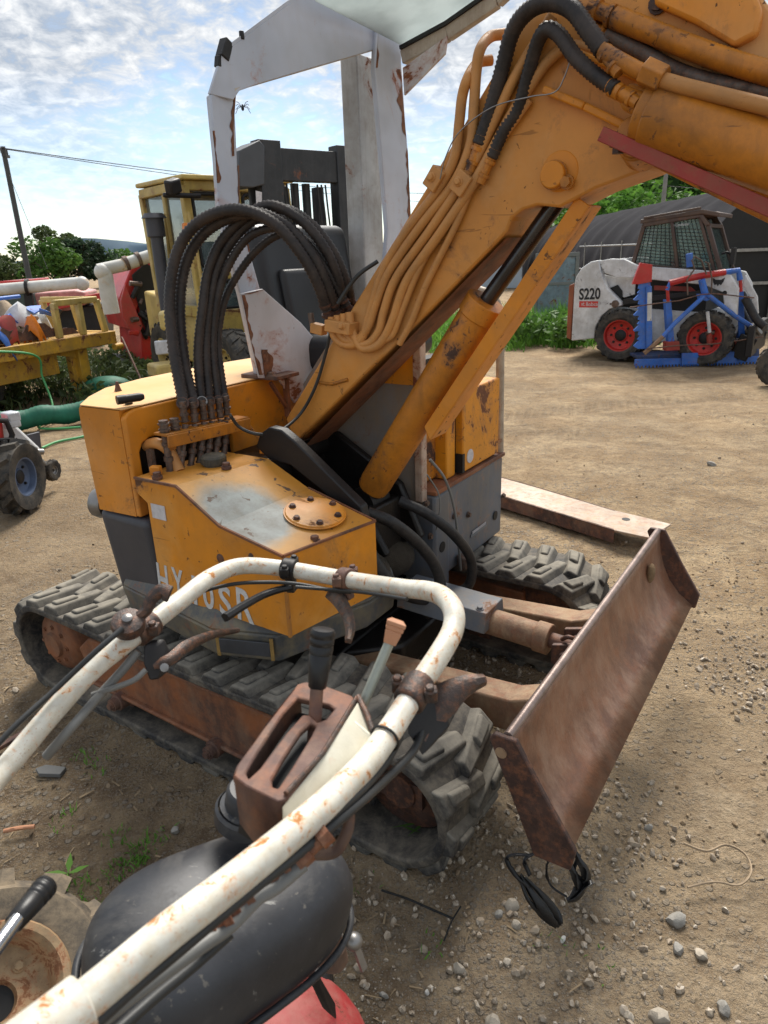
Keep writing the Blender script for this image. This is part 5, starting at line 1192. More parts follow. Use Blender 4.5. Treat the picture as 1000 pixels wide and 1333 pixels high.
# red engine cowl below
rc = MB(); c = T.D(362, 1376, 1.02)
rc.ball(c + V((0, 0, -.03)), 1.0, 28, 18, (.15, .14, .10), Euler((0.0, 0.25, -0.5)).to_matrix()); cow = rc.build('engine_cowl', paint('sun_dulled_red', (.36, .03, .03), .55, .45, (.10, .03, .02), .5, .5, (.34, .15, .12), (.42, .10, .09), .7, sc=4, streak=0), wt_, smooth=180)
ry = MB(); ry.lathe([(0.03, 0), (.03, .004), (0.0, .005)], c + V((-.055, -.03, .066)), (-.35, -.3, .9), 20); ry.build('cowl_badge', plain('yellow_badge', (.5, .42, .08), .5), cow)
ex_ = MB(); P = [T.D(u, v, dp) for u, v, dp in ((396, 1262, .98), (408, 1262, .98), (430, 1300, 1.02), (432, 1322, 1.02), (420, 1312, 1.0))]; ex_.slab(P, (0.006, 0.006, -.02)); ex_.build('cowl_bracket', M['black_steel'], wt_, bevel=0.002)
bd_ = MB(); c = T.D(200, 1360, .95); bd_.box(c + V((0.05, .05, -.18)), (.36, .30, .22)); bd_.box(c + V((0, 0.1, -.36)), (.2, .2, .3)); bd_.bb(c.x - .04, c.x + .14, c.y - .04, c.y + .14, .03, c.z - .3); bd_.bb(c.x - .12, c.x + .30, c.y + .02, c.y + .08, .16, .22); bd_.build('engine_block', M['black_steel'], wt_, bevel=.02)
# black-gripped lever at the near side
lv = MB(); a, b = T.D(-30, 1268, .55), T.D(22, 1197, .60); lv.tube([a, b], .0065, 14); lev = lv.build('clutch_rod', M['chrome'], wt_, smooth=60)
k0, k1 = T.D(16, 1205, .597), T.D(62, 1151, .64); kd = k1 - k0
kb = MB(); kb.tube([k0 + kd * t for t in (0, .03, .58, .6, .63, .65, .72, .74, .77, .79, .86, .88, .91, .93, 1.0, 1.02)], [r * .001 for r in (7, 8.5, 10.4, 9.8, 9.8, 10.6, 10.8, 10.2, 10.2, 11, 11.2, 10.6, 10.6, 11.2, 10, 7)], 20)
kb.build('lever_knob', M['knob_black'], lev, smooth=50)
# the wheel of this tractor, lying tilted under the handle
wc = T.D(-4, 1302, 1.08); wn_ = ((CP - T.o - wc).normalized() + V((0.15, 0.1, .35))).normalized()
ty = MB(); ty.lathe([(.092, -.05), (.10, -.045), (.15, -.05), (.168, -.03), (.168, .02), (.15, .042), (.104, .034), (.092, .028)], wc, wn_, 40, False)
u1 = wn_.orthogonal().normalized(); v1 = wn_.cross(u1)
for k in range(12):
    for s in (-1, 1):
        an = 2 * math.pi * (k + .25 * s) / 12; rd_ = u1 * math.cos(an) + v1 * math.sin(an); tn = wn_.cross(rd_)
        P = [wc + rd_ * r + tn * (w + sh) + wn_ * (h) for r, w, sh, h in ((.150, -.012, 0, s * .038 - .005), (.150, .012, 0, s * .038 - .005), (.186, .009, 0, s * .034 - .005), (.186, -.009, 0, s * .034 - .005))]
        Q = [wc + rd_ * r + tn * (w + s * .03) + wn_ * (-.005) for r, w in ((.160, -.012), (.160, .012), (.188, .009), (.188, -.009))]
        ty.prism(P, Q)
whl = ty.build('drive_wheel', rubber('dusty_tyre', (.05, .045, .04), .6, (.27, .21, .14), .85, 3, .3), wt_, smooth=40)
rm = MB(); rm.lathe([(.100, .030), (.104, .036), (.100, .042), (.09, .04), (.083, .03), (.08, .0), (.076, -.012), (.03, -.014), (.03, -.02), (.026, -.03)], wc, wn_, 40, False); 
for k in range(4): an = k * math.pi / 2 + .6; rm.hexbolt(wc + wn_ * -.012 + (u1 * math.cos(an) + v1 * math.sin(an)) * .052, wn_, .007, .008)
rm.build('rim', M['rim_tan'], whl, smooth=40)
ax2 = MB(); ax2.lathe([(.028, -.06), (.028, -.028), (0, -.028)], wc, wn_, 16); ax2.build('hub_hole', M['black'], whl)
# ================================================================ BACKGROUND MACHINES
def wheel(parent, c, ax, R, Wd, rim_r, mt, mr, lugs=20, name='wheel', lug_h=.05, bolts=8, hub='black_steel'):
    """lugged tyre on a dished rim; ax points outwards"""
    c = V(c); ax = V(ax).normalized(); h = Wd / 2; sh = R - rim_r
    t_ = MB(); t_.lathe([(rim_r * .96, -h * .8), (rim_r + sh * .2, -h), (rim_r + sh * .75, -h), (R - lug_h * .6, -h * .75), (R - lug_h * .35, 0), (R - lug_h * .6, h * .75), (rim_r + sh * .75, h), (rim_r + sh * .2, h), (rim_r * .96, h * .8)], c, ax, 40, False)
    u1 = ax.orthogonal().normalized(); v1 = ax.cross(u1)
    for k in range(lugs):
        for s in (-1, 1):
            an = 2 * math.pi * (k + (.25 if s > 0 else -.25)) / lugs; r1 = u1 * math.cos(an) + v1 * math.sin(an); tn = ax.cross(r1); w = 2 * math.pi * R / lugs * .2
            P = [c + r1 * r + tn * q + ax * s * hh for r, q, hh in ((R - lug_h * 1.2, -w, h * .98), (R - lug_h * 1.2, w, h * .98), (R - lug_h * .1, w * .7, h * .85), (R - lug_h * .1, -w * .7, h * .85))]
            Q = [c + r1 * r + tn * (q + w * 2.2) for r, q in ((R - lug_h * .8, -w), (R - lug_h * .8, w), (R, w * .7), (R, -w * .7))]
            t_.prism(P, Q)
    o = t_.build(name, mt, parent, smooth=35)
    r_ = MB(); r_.lathe([(rim_r, h * .78), (rim_r * 1.02, h * .84), (rim_r * .92, h * .8), (rim_r * .86, h * .35), (rim_r * .8, h * .3), (rim_r * .45, h * .2), (rim_r * .4, h * .32), (rim_r * .34, h * .32)], c, ax, 32, False); r_.build('rim', mr, o, smooth=35)
    hb_ = MB(); hb_.lathe([(rim_r * .36, h * .1), (rim_r * .36, h * .36), (rim_r * .26, h * .46), (0, h * .46)], c, ax, 20)
    for k in range(bolts):
        an = 2 * math.pi * k / bolts; hb_.hexbolt(c + ax * h * .26 + (u1 * math.cos(an) + v1 * math.sin(an)) * rim_r * .6, ax, rim_r * .06, rim_r * .08)
    hb_.build('hub', M[hub], o, smooth=35)
    return o
def poly(F, uv, y, th, name, mat, parent, bevel=.006, axis='Y', smooth=30):
    P = [F.Y(u, v, y) if axis == 'Y' else F.X(u, v, y) for u, v in uv]
    off = (0, th, 0) if axis == 'Y' else (-th, 0, 0)
    mb = MB(); mb.slab(P, off); return mb.build(name, mat if not isinstance(mat, str) else M[mat], parent, bevel=bevel, smooth=smooth)
# ---------------- skid steer loader
r0w = Z(803, 470); LH = -35
tmp = Frame(0, 0, LH); lo_ = r0w + tmp.y * 0.72
S = Frame(lo_.x, lo_.y, LH)
sk_ = thing('skid_steer_loader', 'white skid steer loader with red wheel rims and a dark caged cab', 'loader', S.o, S.th)
def q4(*pts): return [(720 + x / 3.571, 260 + y / 3.571) for x, y in pts]
for x in (0.0, 1.08):
    for s in (-1, 1): wheel(sk_, (x, s * .60, .34), (0, s, 0), .345, .28, .215, M['tyre'], M['rim_red'], 18)
ch = MB(); ch.prism([V((x, -.44, z)) for x, z in ((-.62, .26), (1.35, .22), (1.42, .42), (1.40, .62), (-.5, .72), (-.66, .6))], [V((x, .44, z)) for x, z in ((-.62, .26), (1.35, .22), (1.42, .42), (1.40, .62), (-.5, .72), (-.66, .6))]); ch.build('chassis', M['white_paint'], sk_, bevel=.015)
dkb = MB(); dkb.bb(-.5, 1.0, -.42, .42, .6, 1.2); dkb.build('engine_bay', M['black'], sk_, bevel=.01)
side_uv = q4((100, 385), (108, 355), (135, 315), (175, 288), (215, 280), (222, 330), (250, 410), (318, 478), (320, 492), (262, 508), (225, 540), (198, 590), (192, 645), (85, 655), (88, 600), (95, 480))
for s in (-1, 1):
    P = [S.Y(u, v, -.62) for u, v in side_uv]
    if s > 0: P = [V((p.x, .50, p.z)) for p in P]
    mb = MB(); mb.slab(P, (0, .12, 0)); up_ = mb.build('rear_upright', M['white_paint'], sk_, bevel=.012)
    if s < 0: near_up = up_
    arm_uv = q4((210, 285), (270, 274), (330, 276), (380, 300), (404, 308), (740, 332), (828, 350), (862, 412), (855, 540), (800, 545), (790, 430), (700, 395), (460, 372), (385, 362), (300, 362), (240, 342))
    P = [S.Y(u, v, -.60) for u, v in arm_uv]
    if s > 0: P = [V((p.x, .50, p.z)) for p in P]
    mb = MB(); mb.slab(P, (0, .09, 0)); mb.build('lift_arm', M['white_paint'], sk_, bevel=.01)
    lk = [S.Y(u, v, -.585) for u, v in q4((325, 462), (700, 420), (705, 440), (325, 490))]
    if s > 0: lk = [V((p.x, .52, p.z)) for p in lk]
    mb = MB(); mb.slab(lk, (0, .05, 0)); mb.build('lift_cylinder', M['black_steel'], sk_, bevel=.006)
x0 = S.Y(*q4((120, 468))[0], -.621)
lettering('model_number', 'S220', M['black_letter'], near_up, S.Y(*q4((121, 466))[0], -.6225), (1, 0, .04), (0, 0, 1), .30, .155, .001, 0.0, 0.028)
a, b = S.Y(*q4((121, 500))[0], -.621), S.Y(*q4((211, 470))[0], -.621)
mb = MB(); mb.bb(a.x, b.x, -.6235, -.6215, a.z, b.z - .005); stk = mb.build('name_sticker', M['red_letter'], near_up)
lettering('name_letters', 'Bobcat', M['white_letter'], near_up, V((a.x + .10, -.625, a.z + .018)), (1, 0, .03), (0, 0, 1), .19, .05, .0006)
lettering('name_letters', 'vt', M['white_letter'], near_up, V((a.x + .03, -.625, a.z + .018)), (1, 0, .03), (0, 0, 1), .05, .05, .0006)
mb = MB(); c = S.Y(*q4((290, 484))[0], -.62); mb.lathe([(.05, 0), (.05, .012), (.025, .016), (0, .016)], c, (0, -1, 0), 18); mb.lathe([(.012, 0), (.012, .01), (0, .01)], S.Y(*q4((268, 484))[0], -.62), (0, -1, 0), 12); mb.build('pivot_pin', M['fitting'], near_up, smooth=40)
poly(S, q4((75, 398), (100, 388), (92, 500), (82, 652), (62, 640), (68, 500)), -.58, 1.1, 'rear_door', paint('rear_door_rust_red', (.30, .075, .03), .55, .4, sc=2), sk_, .01)
poly(S, q4((470, 398), (640, 404), (668, 428), (470, 420)), -.455, .01, 'red_stripe', 'red_dull', sk_, .002)
poly(S, q4((255, 415), (300, 395), (322, 425), (322, 460), (300, 462)), -.50, .02, 'side_vent', 'black', sk_, .003)
poly(S, q4((228, 345), (300, 362), (385, 362), (380, 440), (330, 455), (255, 410)), -.47, .03, 'inner_panel', 'white_paint', sk_, .004)
# cab
cab_uv = q4((372, 300), (422, 108), (655, 66), (705, 60), (715, 95), (800, 350), (640, 340), (400, 312))
P = [S.Y(u, v, -.42) for u, v in q4((372, 300), (424, 118), (690, 72), (722, 120), (785, 345))]
zb = P[0].z - .02; ztop = max(p.z for p in P)
cab = MB()
pillars = [(P[0], P[1]), (P[4], P[3]), (P[1], P[2]), (P[2], P[3])]
for s in (-1, 1):
    Ps = [V((p.x, s * .42, p.z)) for p in P]
    for i, j, w in ((0, 1, .06), (1, 2, .09), (2, 3, .09), (3, 4, .07), (4, 0, .05)): cab.bar(Ps[i], Ps[j], .05, w, up=(0, 1, 0))
    m1, m2 = Ps[1].lerp(Ps[2], .50), Ps[0].lerp(Ps[4], .52); cab.bar(m1, m2, .04, .07, up=(0, 1, 0))
    m3 = Ps[1].lerp(Ps[2], .97); cab.bar(m3, Ps[0].lerp(Ps[4], .93), .04, .05, up=(0, 1, 0))
rt = [V((P[1].x - .04, -.47, P[1].z + .02)), V((P[2].x + .02, -.47, P[2].z + .02)), V((P[2].x + .22, -.45, P[2].z - .03)), V((P[2].x + .22, .45, P[2].z - .03)), V((P[2].x + .02, .47, P[2].z + .02)), V((P[1].x - .04, .47, P[1].z + .02))]
cab.slab(rt, (0, 0, .05)); cab.bar(V((P[1].x, -.47, P[1].z + .085)), V((P[2].x, -.47, P[2].z + .085)), .03, .03)
for i in (0, 1, 3, 4): cab.bar(V((P[i].x, -.42, P[i].z)), V((P[i].x, .42, P[i].z)), .05, .05)
cabo = cab.build('cab_frame', M['cab_brown'], sk_, bevel=.008)
gl = MB(); gl.slab([V((p.x, -.405, p.z)) for p in P], (0, .006, 0)); gl.slab([V((p.x, .40, p.z)) for p in P], (0, .006, 0)); gl.slab([V((P[3].x - .02, -.4, P[3].z)), V((P[4].x - .02, -.4, P[4].z)), V((P[4].x - .02, .4, P[4].z)), V((P[3].x - .02, .4, P[3].z))], (-.006, 0, 0))
gl.build('cab_glass', glass('cab_glass', (.10, .17, .155), .55), cabo)
gr = MB()
for k in range(1, 16):
    t = k / 16; a, b = P[1].lerp(P[2], t), P[0].lerp(P[4], t)
    gr.bar(V((a.x, -.413, a.z)), V((b.x, -.413, b.z)), .006, .006, up=(0, 1, 0))
for k in range(1, 13):
    t = k / 13; a, b = P[1].lerp(P[0], t), (P[3].lerp(P[4], t)); gr.bar(V((a.x, -.413, a.z)), V((b.x, -.413, b.z)), .006, .006, up=(0, 1, 0))
for k in range(1, 10):
    y = -.4 + .8 * k / 10; gr.bar(V((P[3].x, y, P[3].z)), V((P[4].x, y, P[4].z)), .006, .006)
gr.build('window_cage', M['black_steel'], cabo, smooth=0)
ins = MB(); ins.box((P[0].x + .35, 0, P[0].z + .25), (.14, .5, .6)); ins.box((P[0].x + .55, 0, P[0].z + .05), (.4, .5, .15)); ins.build('cab_seat', M['seat'], cabo, bevel=.03)
lettering('roof_letters', 'Air Conditioner', M['white_letter'], cabo, S.Y(*q4((550, 127))[0], -.452), (1, 0, .06), (0, 0, 1), .22, .035, .0005)
# animal-head emblem in silhouette on the arm
em = MB(); ctr = S.Y(*q4((768, 385))[0], -.602); sc3 = .062
for shp in ([(-1.2, 1.0), (-.5, .55), (.5, .55), (1.2, 1.0), (.95, .1), (.6, -.5), (.25, -.3), (0, -.7), (-.25, -.3), (-.6, -.5), (-.95, .1)],): em.slab([ctr + V((x * sc3, 0, z * sc3)) for x, z in shp], (0, -.002, 0))
em.build('arm_emblem', M['black_letter'], sk_, smooth=0)
mb = MB(); mb.lathe([(.028, 0), (.028, .003), (0, .003)], S.Y(*q4((798, 433))[0], -.601), (0, -1, 0), 14); mb.build('arm_port', M['black'], sk_)
fr = MB(); fr.bar((1.42, -.45, .25), (1.62, -.45, .18), .06, .3); fr.bar((1.42, .45, .25), (1.62, .45, .18), .06, .3); fr.bb(1.56, 1.64, -.62, .62, .12, .5); fr.cyl((1.30, -.3, .85), (1.58, -.3, .4), .04, 14); fr.cyl((1.30, .3, .85), (1.58, .3, .4), .04, 14)
fr.build('quick_coupler', M['black_steel'], sk_, bevel=.01)
mb = MB(); mb.tube(spline([S.Y(p[0], p[1], -.5) for p in q4((892, 455), (915, 500), (945, 555), (985, 590))], 6), .05, 12); mb.build('front_hose', M['rubber_black'], sk_, smooth=60)
poly(S, q4((895, 350), (950, 450), (955, 530), (930, 530), (920, 460), (880, 395)), -.45, .06, 'arm_tip', 'white_paint', sk_, .008)
mr_ = MB(); mr_.tube(spline([S.Y(u, v, -.3) for u, v in q4((785, 250), (815, 245), (830, 270), (825, 320))], 5), .015, 8); mr_.box(S.Y(*q4((838, 262))[0], -.3), (.05, .12, .2)); mr_.build('side_mirror', M['black_steel'], sk_, smooth=40)

# ---------------- blue levelling rake standing in front of it
i0, i1 = Z(828, 478), Z(985, 473); di_ = (i1 - i0); I = Frame(i0.x, i0.y, math.degrees(math.atan2(di_.y, di_.x)))
rk = thing('levelling_rake', 'blue and red levelling rake with toothed blades parked before the white loader', 'farm implement', I.o, I.th)
def iq(*pts): return [(820 + x / 5.556, 330 + y / 5.556) for x, y in pts]
segs = [(40, 215, 765, 828, 1), (215, 380, 760, 822, 0), (380, 495, 722, 822, 1), (495, 645, 760, 815, 0), (630, 770, 712, 812, 1), (770, 940, 745, 808, 0)]
for k, (xa, xb, ya_, yb_, lite) in enumerate(segs):
    uv = iq((xa, ya_), (xb, ya_ - 3), (xb + (6 if lite else 0), yb_ - 4), (xa - (6 if lite else 0), yb_))
    P = [I.Y(u, v, -.03 * lite) for u, v in uv]; P = [V((p.x, p.y, max(p.z, .02))) for p in P]
    mb = MB(); mb.slab(P, (0, .03, 0))
    n_ = 7
    for j in range(n_):
        a = P[3].lerp(P[2], (j + .2) / n_); b = P[3].lerp(P[2], (j + .8) / n_); mb.slab([a, b, b.lerp(a, .3) + V((0, 0, -.03)), a.lerp(b, .3) + V((0, 0, -.03))], (0, .012, 0))
    mb.build('rake_board', M['blue'], rk, bevel=.003)
mb = MB(); P = [I.Y(u, v, .12) for u, v in iq((60, 740), (940, 690), (940, 760), (60, 765))]; mb.slab(P, (0, .35, 0)); mb.build('base_beam', paint('dark_blue_paint', (.02, .06, .17), .5, .4, sc=3), rk, bevel=.01)
th_ = MB(); P = []
for k in range(4):
    y0_ = 225 + k * 112; P += [(70, y0_), (62, y0_ + 30), (78, y0_ + 34), (55, y0_ + 62), (70, y0_ + 66), (28, y0_ + 108), (36, y0_ + 116)]
uv = iq(*( [(150, 200), (65, 222)] + P + [(60, 690), (150, 690)])); mb = MB(); mb.slab([I.Y(u, v, -.06) for u, v in uv], (0, .03, 0)); tb = mb.build('toothed_blade', M['blue'], rk, bevel=.003)
poly(I, iq((120, 240), (160, 235), (165, 700), (120, 700)), -.09, .06, 'upright_post', 'blue', rk, .004)
poly(I, iq((128, 282), (160, 280), (160, 485), (126, 488)), -.093, .002, 'white_marker', 'white_paint', rk, 0)
poly(I, iq((78, 66), (165, 80), (160, 205), (70, 222), (20, 222)), -.08, .05, 'red_end_plate', 'red', rk, .004)
for (a, b, cc_, dd_) in (((258, 335), (300, 335), (325, 640), (278, 640)), ((778, 270), (825, 270), (835, 615), (788, 615))):
    poly(I, iq(a, b, cc_, dd_), 0.02, .09, 'upright_post', 'blue', rk, .006)
for xa in (265, 765): poly(I, iq((xa, 640), (xa + 95, 635), (xa + 100, 700), (xa - 5, 705)), -.02, .12, 'post_foot', 'red_dull', rk, .006)
def ib_(name, mat, pts, r, y=0.0, n=8):
    P = [I.Y(u, v, y) for u, v in iq(*pts)]; mb = MB(); mb.tube(P, r, n); return mb.build(name, M[mat], rk, smooth=40)
ib_('top_bar', 'red', [(285, 215), (380, 190), (500, 165), (690, 135)], 0.0396)
ib_('top_bar', 'blue', [(690, 135), (785, 122), (798, 190)], 0.0360)
ib_('top_bar', 'blue', [(400, 188), (290, 212), (270, 265)], 0.0252)
ib_('drop_link', 'red', [(272, 240), (278, 345)], 0.0216); ib_('drop_link', 'red', [(800, 190), (804, 275)], 0.0216)
ib_('brace_bar', 'blue', [(535, 310), (330, 500), (240, 600)], 0.0288, -.12); ib_('brace_bar', 'arm_tan', [(240, 600), (165, 670), (105, 722)], 0.0288, -.12)
ib_('brace_bar', 'blue', [(565, 300), (760, 450), (905, 545)], 0.0288, -.1); ib_('brace_bar', 'dull_steel', [(890, 510), (945, 580)], 0.0324, -.1)
ib_('hitch_mast', 'blue', [(430, 0), (435, 95)], 0.0432, -.02); ib_('hitch_mast', 'blue', [(520, 190), (545, 290)], 0.0432, -.06)
poly(I, iq((505, 295), (590, 290), (600, 330), (555, 345), (510, 330)), -.1, .1, 'hitch_plate', 'blue', rk, .006)
ib_('screw_jack', 'white_paint', [(562, 420), (578, 570)], 0.0216, -.08); ib_('screw_jack', 'red_dull', [(575, 560), (578, 650)], 0.0360, -.05); ib_('jack_collar', 'fitting', [(550, 576), (608, 572)], 0.0252, -.06)
ib_('lever_loop', 'fitting', [(420, 300), (415, 190), (470, 110), (450, 50), (470, 20), (520, 50), (555, 150)], 0.0101, -.1)
ib_('lever_loop', 'fitting', [(590, 290), (595, 180), (570, 70), (545, 60)], 0.0101, -.1)
ib_('tie_rope', 'rust', [(0, 390), (130, 370), (360, 340), (520, 295), (620, 290), (900, 320)], 0.0072, -.14); ib_('tie_rope', 'rust', [(120, 690), (350, 665), (600, 655), (820, 625), (960, 600)], 0.0086, -.16)

# ---------------- blue-posted wheeled implement at the edge of the yard
i2 = Z(1000, 500); w2 = thing('wheeled_implement', 'blue post on a black rubber wheel beside the levelling rake', 'farm implement', i2)
W2 = Frame(i2.x, i2.y, -20)
mb = MB(); mb.tube([V((0.0, 0, .25)), V((-.01, .02, 1.25))], .04, 10); mb.bar((-.02, .02, .3), (.5, .02, .34), .05, .06); mb.build('blue_post', M['blue'], w2, bevel=.004)
wheel(w2, (.06, -.08, .22), (-.35, -.9, 0), .24, .12, .10, M['tyre'], M['dull_steel'], 14, 'tail_wheel', .02, 4)
mb = MB(); mb.box((.35, .1, .9), (.4, .3, .4)); mb.build('seed_box', M['orange_dirty'], w2, bevel=.02)

# ---------------- yellow forklift behind the excavator
K = Frame(-1.75, 8.4, -52)
fk = thing('forklift_truck', 'yellow cabbed forklift with a tall black mast behind the excavator', 'forklift', K.o, K.th)
XC = 0.15                                  # front face of the cab
def kx(u, v, x=XC): return K.X(u, v, x)
yl = kx(252, 300).y; yr = yl + 1.25; ztop = kx(252, 240).z
fbm = MB(); fbm.prism([V((XC, yl, .35)), V((XC, yr, .35)), V((-1.6, yr, .35)), V((-1.6, yl, .35))], [V((XC, yl, .95)), V((XC, yr, .95)), V((-1.6, yr, 1.15)), V((-1.6, yl, 1.15))]); fbm.build('body', M['yellow'], fk, bevel=.03)
cm = MB(); xr_ = -1.15
for (x, y) in ((XC, yl), (XC, yr), (xr_, yl), (xr_, yr)): cm.bar((x - (.0 if x > 0 else -.12), y, .9), (x - (.12 if x > 0 else 0), y, ztop), .09, .09, up=(0, 1, 0))
xf = XC - .12
for y in (yl, yr): cm.bar((xf, y, ztop), (xr_, y, ztop), .1, .1); cm.bar((XC, y, .95), (xr_, y, .95), .06, .12); cm.bar((-.45, y, .9), (-.5, y, ztop), .07, .06, up=(0, 1, 0))
for x in (xf, xr_): cm.bar((x, yl, ztop), (x, yr, ztop), .1, .1)
cm.bar((XC - .05, yl, 1.33), (XC - .05, yr, 1.33), .06, .10)
cm.bar((XC - .06, (yl + yr) / 2, 1.33), (xf, (yl + yr) / 2, ztop), .05, .06, up=(0, 1, 0))
cf = cm.build('cab_frame', M['yellow'], fk, bevel=.012)
rf2 = MB(); rf2.slab([V((xf + .12, yl - .06, ztop + .05)), V((xf + .12, yr + .06, ztop + .05)), V((xr_ - .05, yr + .06, ztop + .07)), V((xr_ - .05, yl - .06, ztop + .07))], (0, 0, .05)); rf2.build('cab_roof', M['yellow_pale'], fk, bevel=.015)
gl = MB(); gl.slab([V((XC - .03, yl + .05, .98)), V((XC - .03, yr - .05, .98)), V((xf - .03, yr - .05, ztop - .05)), V((xf - .03, yl + .05, ztop - .05))], (-.006, 0, 0))
for y in (yl, yr): gl.slab([V((XC - .05, y, 1.02)), V((-1.1, y, 1.02)), V((-1.1, y, ztop - .05)), V((xf - .05, y, ztop - .05))], (0, .006, 0))
gl.slab([V((xr_, yl + .05, 1.1)), V((xr_, yr - .05, 1.1)), V((xr_, yr - .05, ztop - .05)), V((xr_, yl + .05, ztop - .05))], (.006, 0, 0))
gl.build('cab_glass', glass('forklift_glass', (.07, .10, .10), .38), cf)
gk = MB()
def rrect(y0, y1, z0, z1, x0_, x1_, r=.05):
    pts = []
    for cy_, cz_, a0 in ((y1 - r, z1 - r, 0), (y0 + r, z1 - r, 90), (y0 + r, z0 + r, 180), (y1 - r, z0 + r, 270)):
        for k in range(5):
            a = rad(a0 + k * 22.5); z = cz_ + r * math.sin(a); t = (z - .95) / (ztop - .95); pts.append(V((x0_ + (x1_ - x0_) * t, cy_ + r * math.cos(a), z)))
    return pts
ymid = (yl + yr) / 2
for (a, b, z0, z1) in ((yl + .07, ymid - .05, 1.42, ztop - .08), (ymid + .05, yr - .07, 1.42, ztop - .08), (yl + .07, ymid - .05, .98, 1.27), (ymid + .05, yr - .07, .98, 1.27)): gk.tube(rrect(a, b, z0, z1, XC + .02, xf + .02), .018, 8, closed=True)
gk.build('window_seal', M['black'], cf, smooth=60)
ld_ = MB()
for s in (0, 1): ld_.tube(spline([V((XC + .03, yl - .05 - .1 * s * 0, 2.0 - .02)), V((XC + .08, yl - .03, 1.6)), V((XC + .1, yl - .02, 1.2)), V((XC + .1, yl, .7))] if s == 0 else [V((-.5, yl - .03, 2.0)), V((-.48, yl - .05, 1.5)), V((-.45, yl - .05, .8))], 6), .016, 8)
ld_.build('grab_rail', M['yellow'], fk, smooth=60)
hl_ = MB(); c = kx(213, 418, .55); hl_.box(c + V((0, .06, 0)), (.2, .16, .2)); fen = hl_.build('fender_box', M['yellow_pale'], fk, bevel=.04, seg=3)
hl_ = MB(); c = kx(212, 452, .58); hl_.box(c, (.05, .16, .14)); hl_.build('headlamp', M['lens'], fk, bevel=.015)
hl_ = MB(); c = kx(212, 483, .55); hl_.box(c + V((-.1, .08, 0)), (.3, .32, .14)); hl_.build('step_box', M['yellow_pale'], fk, bevel=.03)
ep = MB(); c = kx(207, 330, -.4); ep.tube([V((c.x, c.y, .8)), V((c.x, c.y, 1.75)), V((c.x, c.y, 1.76)), V((c.x, c.y, 1.95))], [.07, .07, .1, .1], 14); ep.tube([V((c.x, c.y, 1.95)), V((c.x, c.y, 2.0))], [.14, .1], 14); ep.build('air_intake', M['plastic_grey'], fk, smooth=40)
lm = MB(); c = kx(226, 250, XC); lm.box(c + V((.05, -.02, .05)), (.1, .16, .14), (.3, .2, .4)); lm.bar(c + V((0, -.12, -.03)), c + V((0, .3, -.03)), .06, .05); lm.build('work_lamp', M['black_steel'], fk, bevel=.02)
lp_ = MB(); c = kx(150, 330, XC); lp_.box(V((XC + .1, yl - .12, 1.82)), (.08, .08, .1)); lp_.build('indicator_lamp', M['lamp_orange'], fk, bevel=.02)
# mast
XM2 = 1.15
ms = MB()
def mx(u, v): return K.X(u, v, XM2)
zt_ = mx(356, 182).z; ya1, ya2 = mx(346, 300).y, mx(374, 300).y; yb1 = 0
ms.prism([V((XM2, ya1, .05)), V((XM2, ya2, .05)), V((XM2 - .16, ya2, .05)), V((XM2 - .16, ya1, .05))], [V((XM2, ya1, zt_)), V((XM2, ya2, zt_)), V((XM2 - .16, ya2, zt_)), V((XM2 - .16, ya1, zt_))])
yb3 = ya1 + 1.05
ms.prism([V((XM2, yb3 - .13, .05)), V((XM2, yb3, .05)), V((XM2 - .16, yb3, .05)), V((XM2 - .16, yb3 - .13, .05))], [V((XM2, yb3 - .13, zt_)), V((XM2, yb3, zt_)), V((XM2 - .16, yb3, zt_)), V((XM2 - .16, yb3 - .13, zt_))])
za, zb_ = mx(400, 194).z, mx(400, 236).z
ms.bb(XM2 - .13, XM2 - .02, ya2, yb3, zb_, za); ms.bb(XM2 - .2, XM2 - .15, ya1 - .05, ya1 + .06, .1, zt_ - .08)
mast = ms.build('mast', M['black_paint'], fk, bevel=.008)
ins_ = MB()
for y in (ya2 + .08, yb3 - .28): ins_.bb(XM2 - .3, XM2 - .18, y, y + .08, .1, zb_ - .03)
ins_.cyl((XM2 - .22, ya2 + .26, .2), (XM2 - .22, ya2 + .26, zb_), .045, 14); ins_.cyl((XM2 - .22, yb3 - .4, .2), (XM2 - .22, yb3 - .4, zb_), .045, 14)
for z in (.5, 1.15): ins_.bb(XM2 - .15, XM2 - .05, ya2, yb3 - .1, z, z + .1)
ins_.build('inner_mast', M['black_paint'], mast, bevel=.005)
mh = MB()
for k, y in enumerate((ya2 + .03, ya2 + .07, ya2 + .12, yb3 - .36, yb3 - .31, yb3 - .26)):
    mh.tube(spline([V((XM2 - .06, y, zb_ - .02)), V((XM2 - .03, y + .01, zb_ - .4)), V((XM2 - .04, y + .06 * (k % 2), 1.5)), V((XM2 - .06, y + .1, 1.0)), V((XM2 - .1, y + .12, .5))], 6), .010, 8)
mh.build('mast_hose', M['rubber_black'], mast, smooth=60)
bx_ = MB(); P = [K.X(u, v, XM2 + .02) for u, v in ((311, 196), (338, 182), (345, 190), (345, 240), (330, 244), (312, 243))]; bx_.slab(P, (-.35, 0, 0)); bx_.build('mast_box', plain('slate_box', (.07, .075, .085), .5, 0, .3, 4), fk, bevel=.01)
lb = MB(); P = [K.X(u, v, XM2 + .024) for u, v in ((333, 248), (341, 250), (341, 268), (334, 266))]; lb.slab(P, (-.004, 0, 0)); lb.build('mast_label', M['sticker'], mast)
for (x, s) in ((.55, -1), (.55, 1), (-1.2, -1), (-1.2, 1)): wheel(fk, (x, (yl + .1) if s < 0 else (yr - .1), .38), (0, s, 0), .40, .26, .2, M['tyre'], M['yellow_pale'], 18, lug_h=.03)
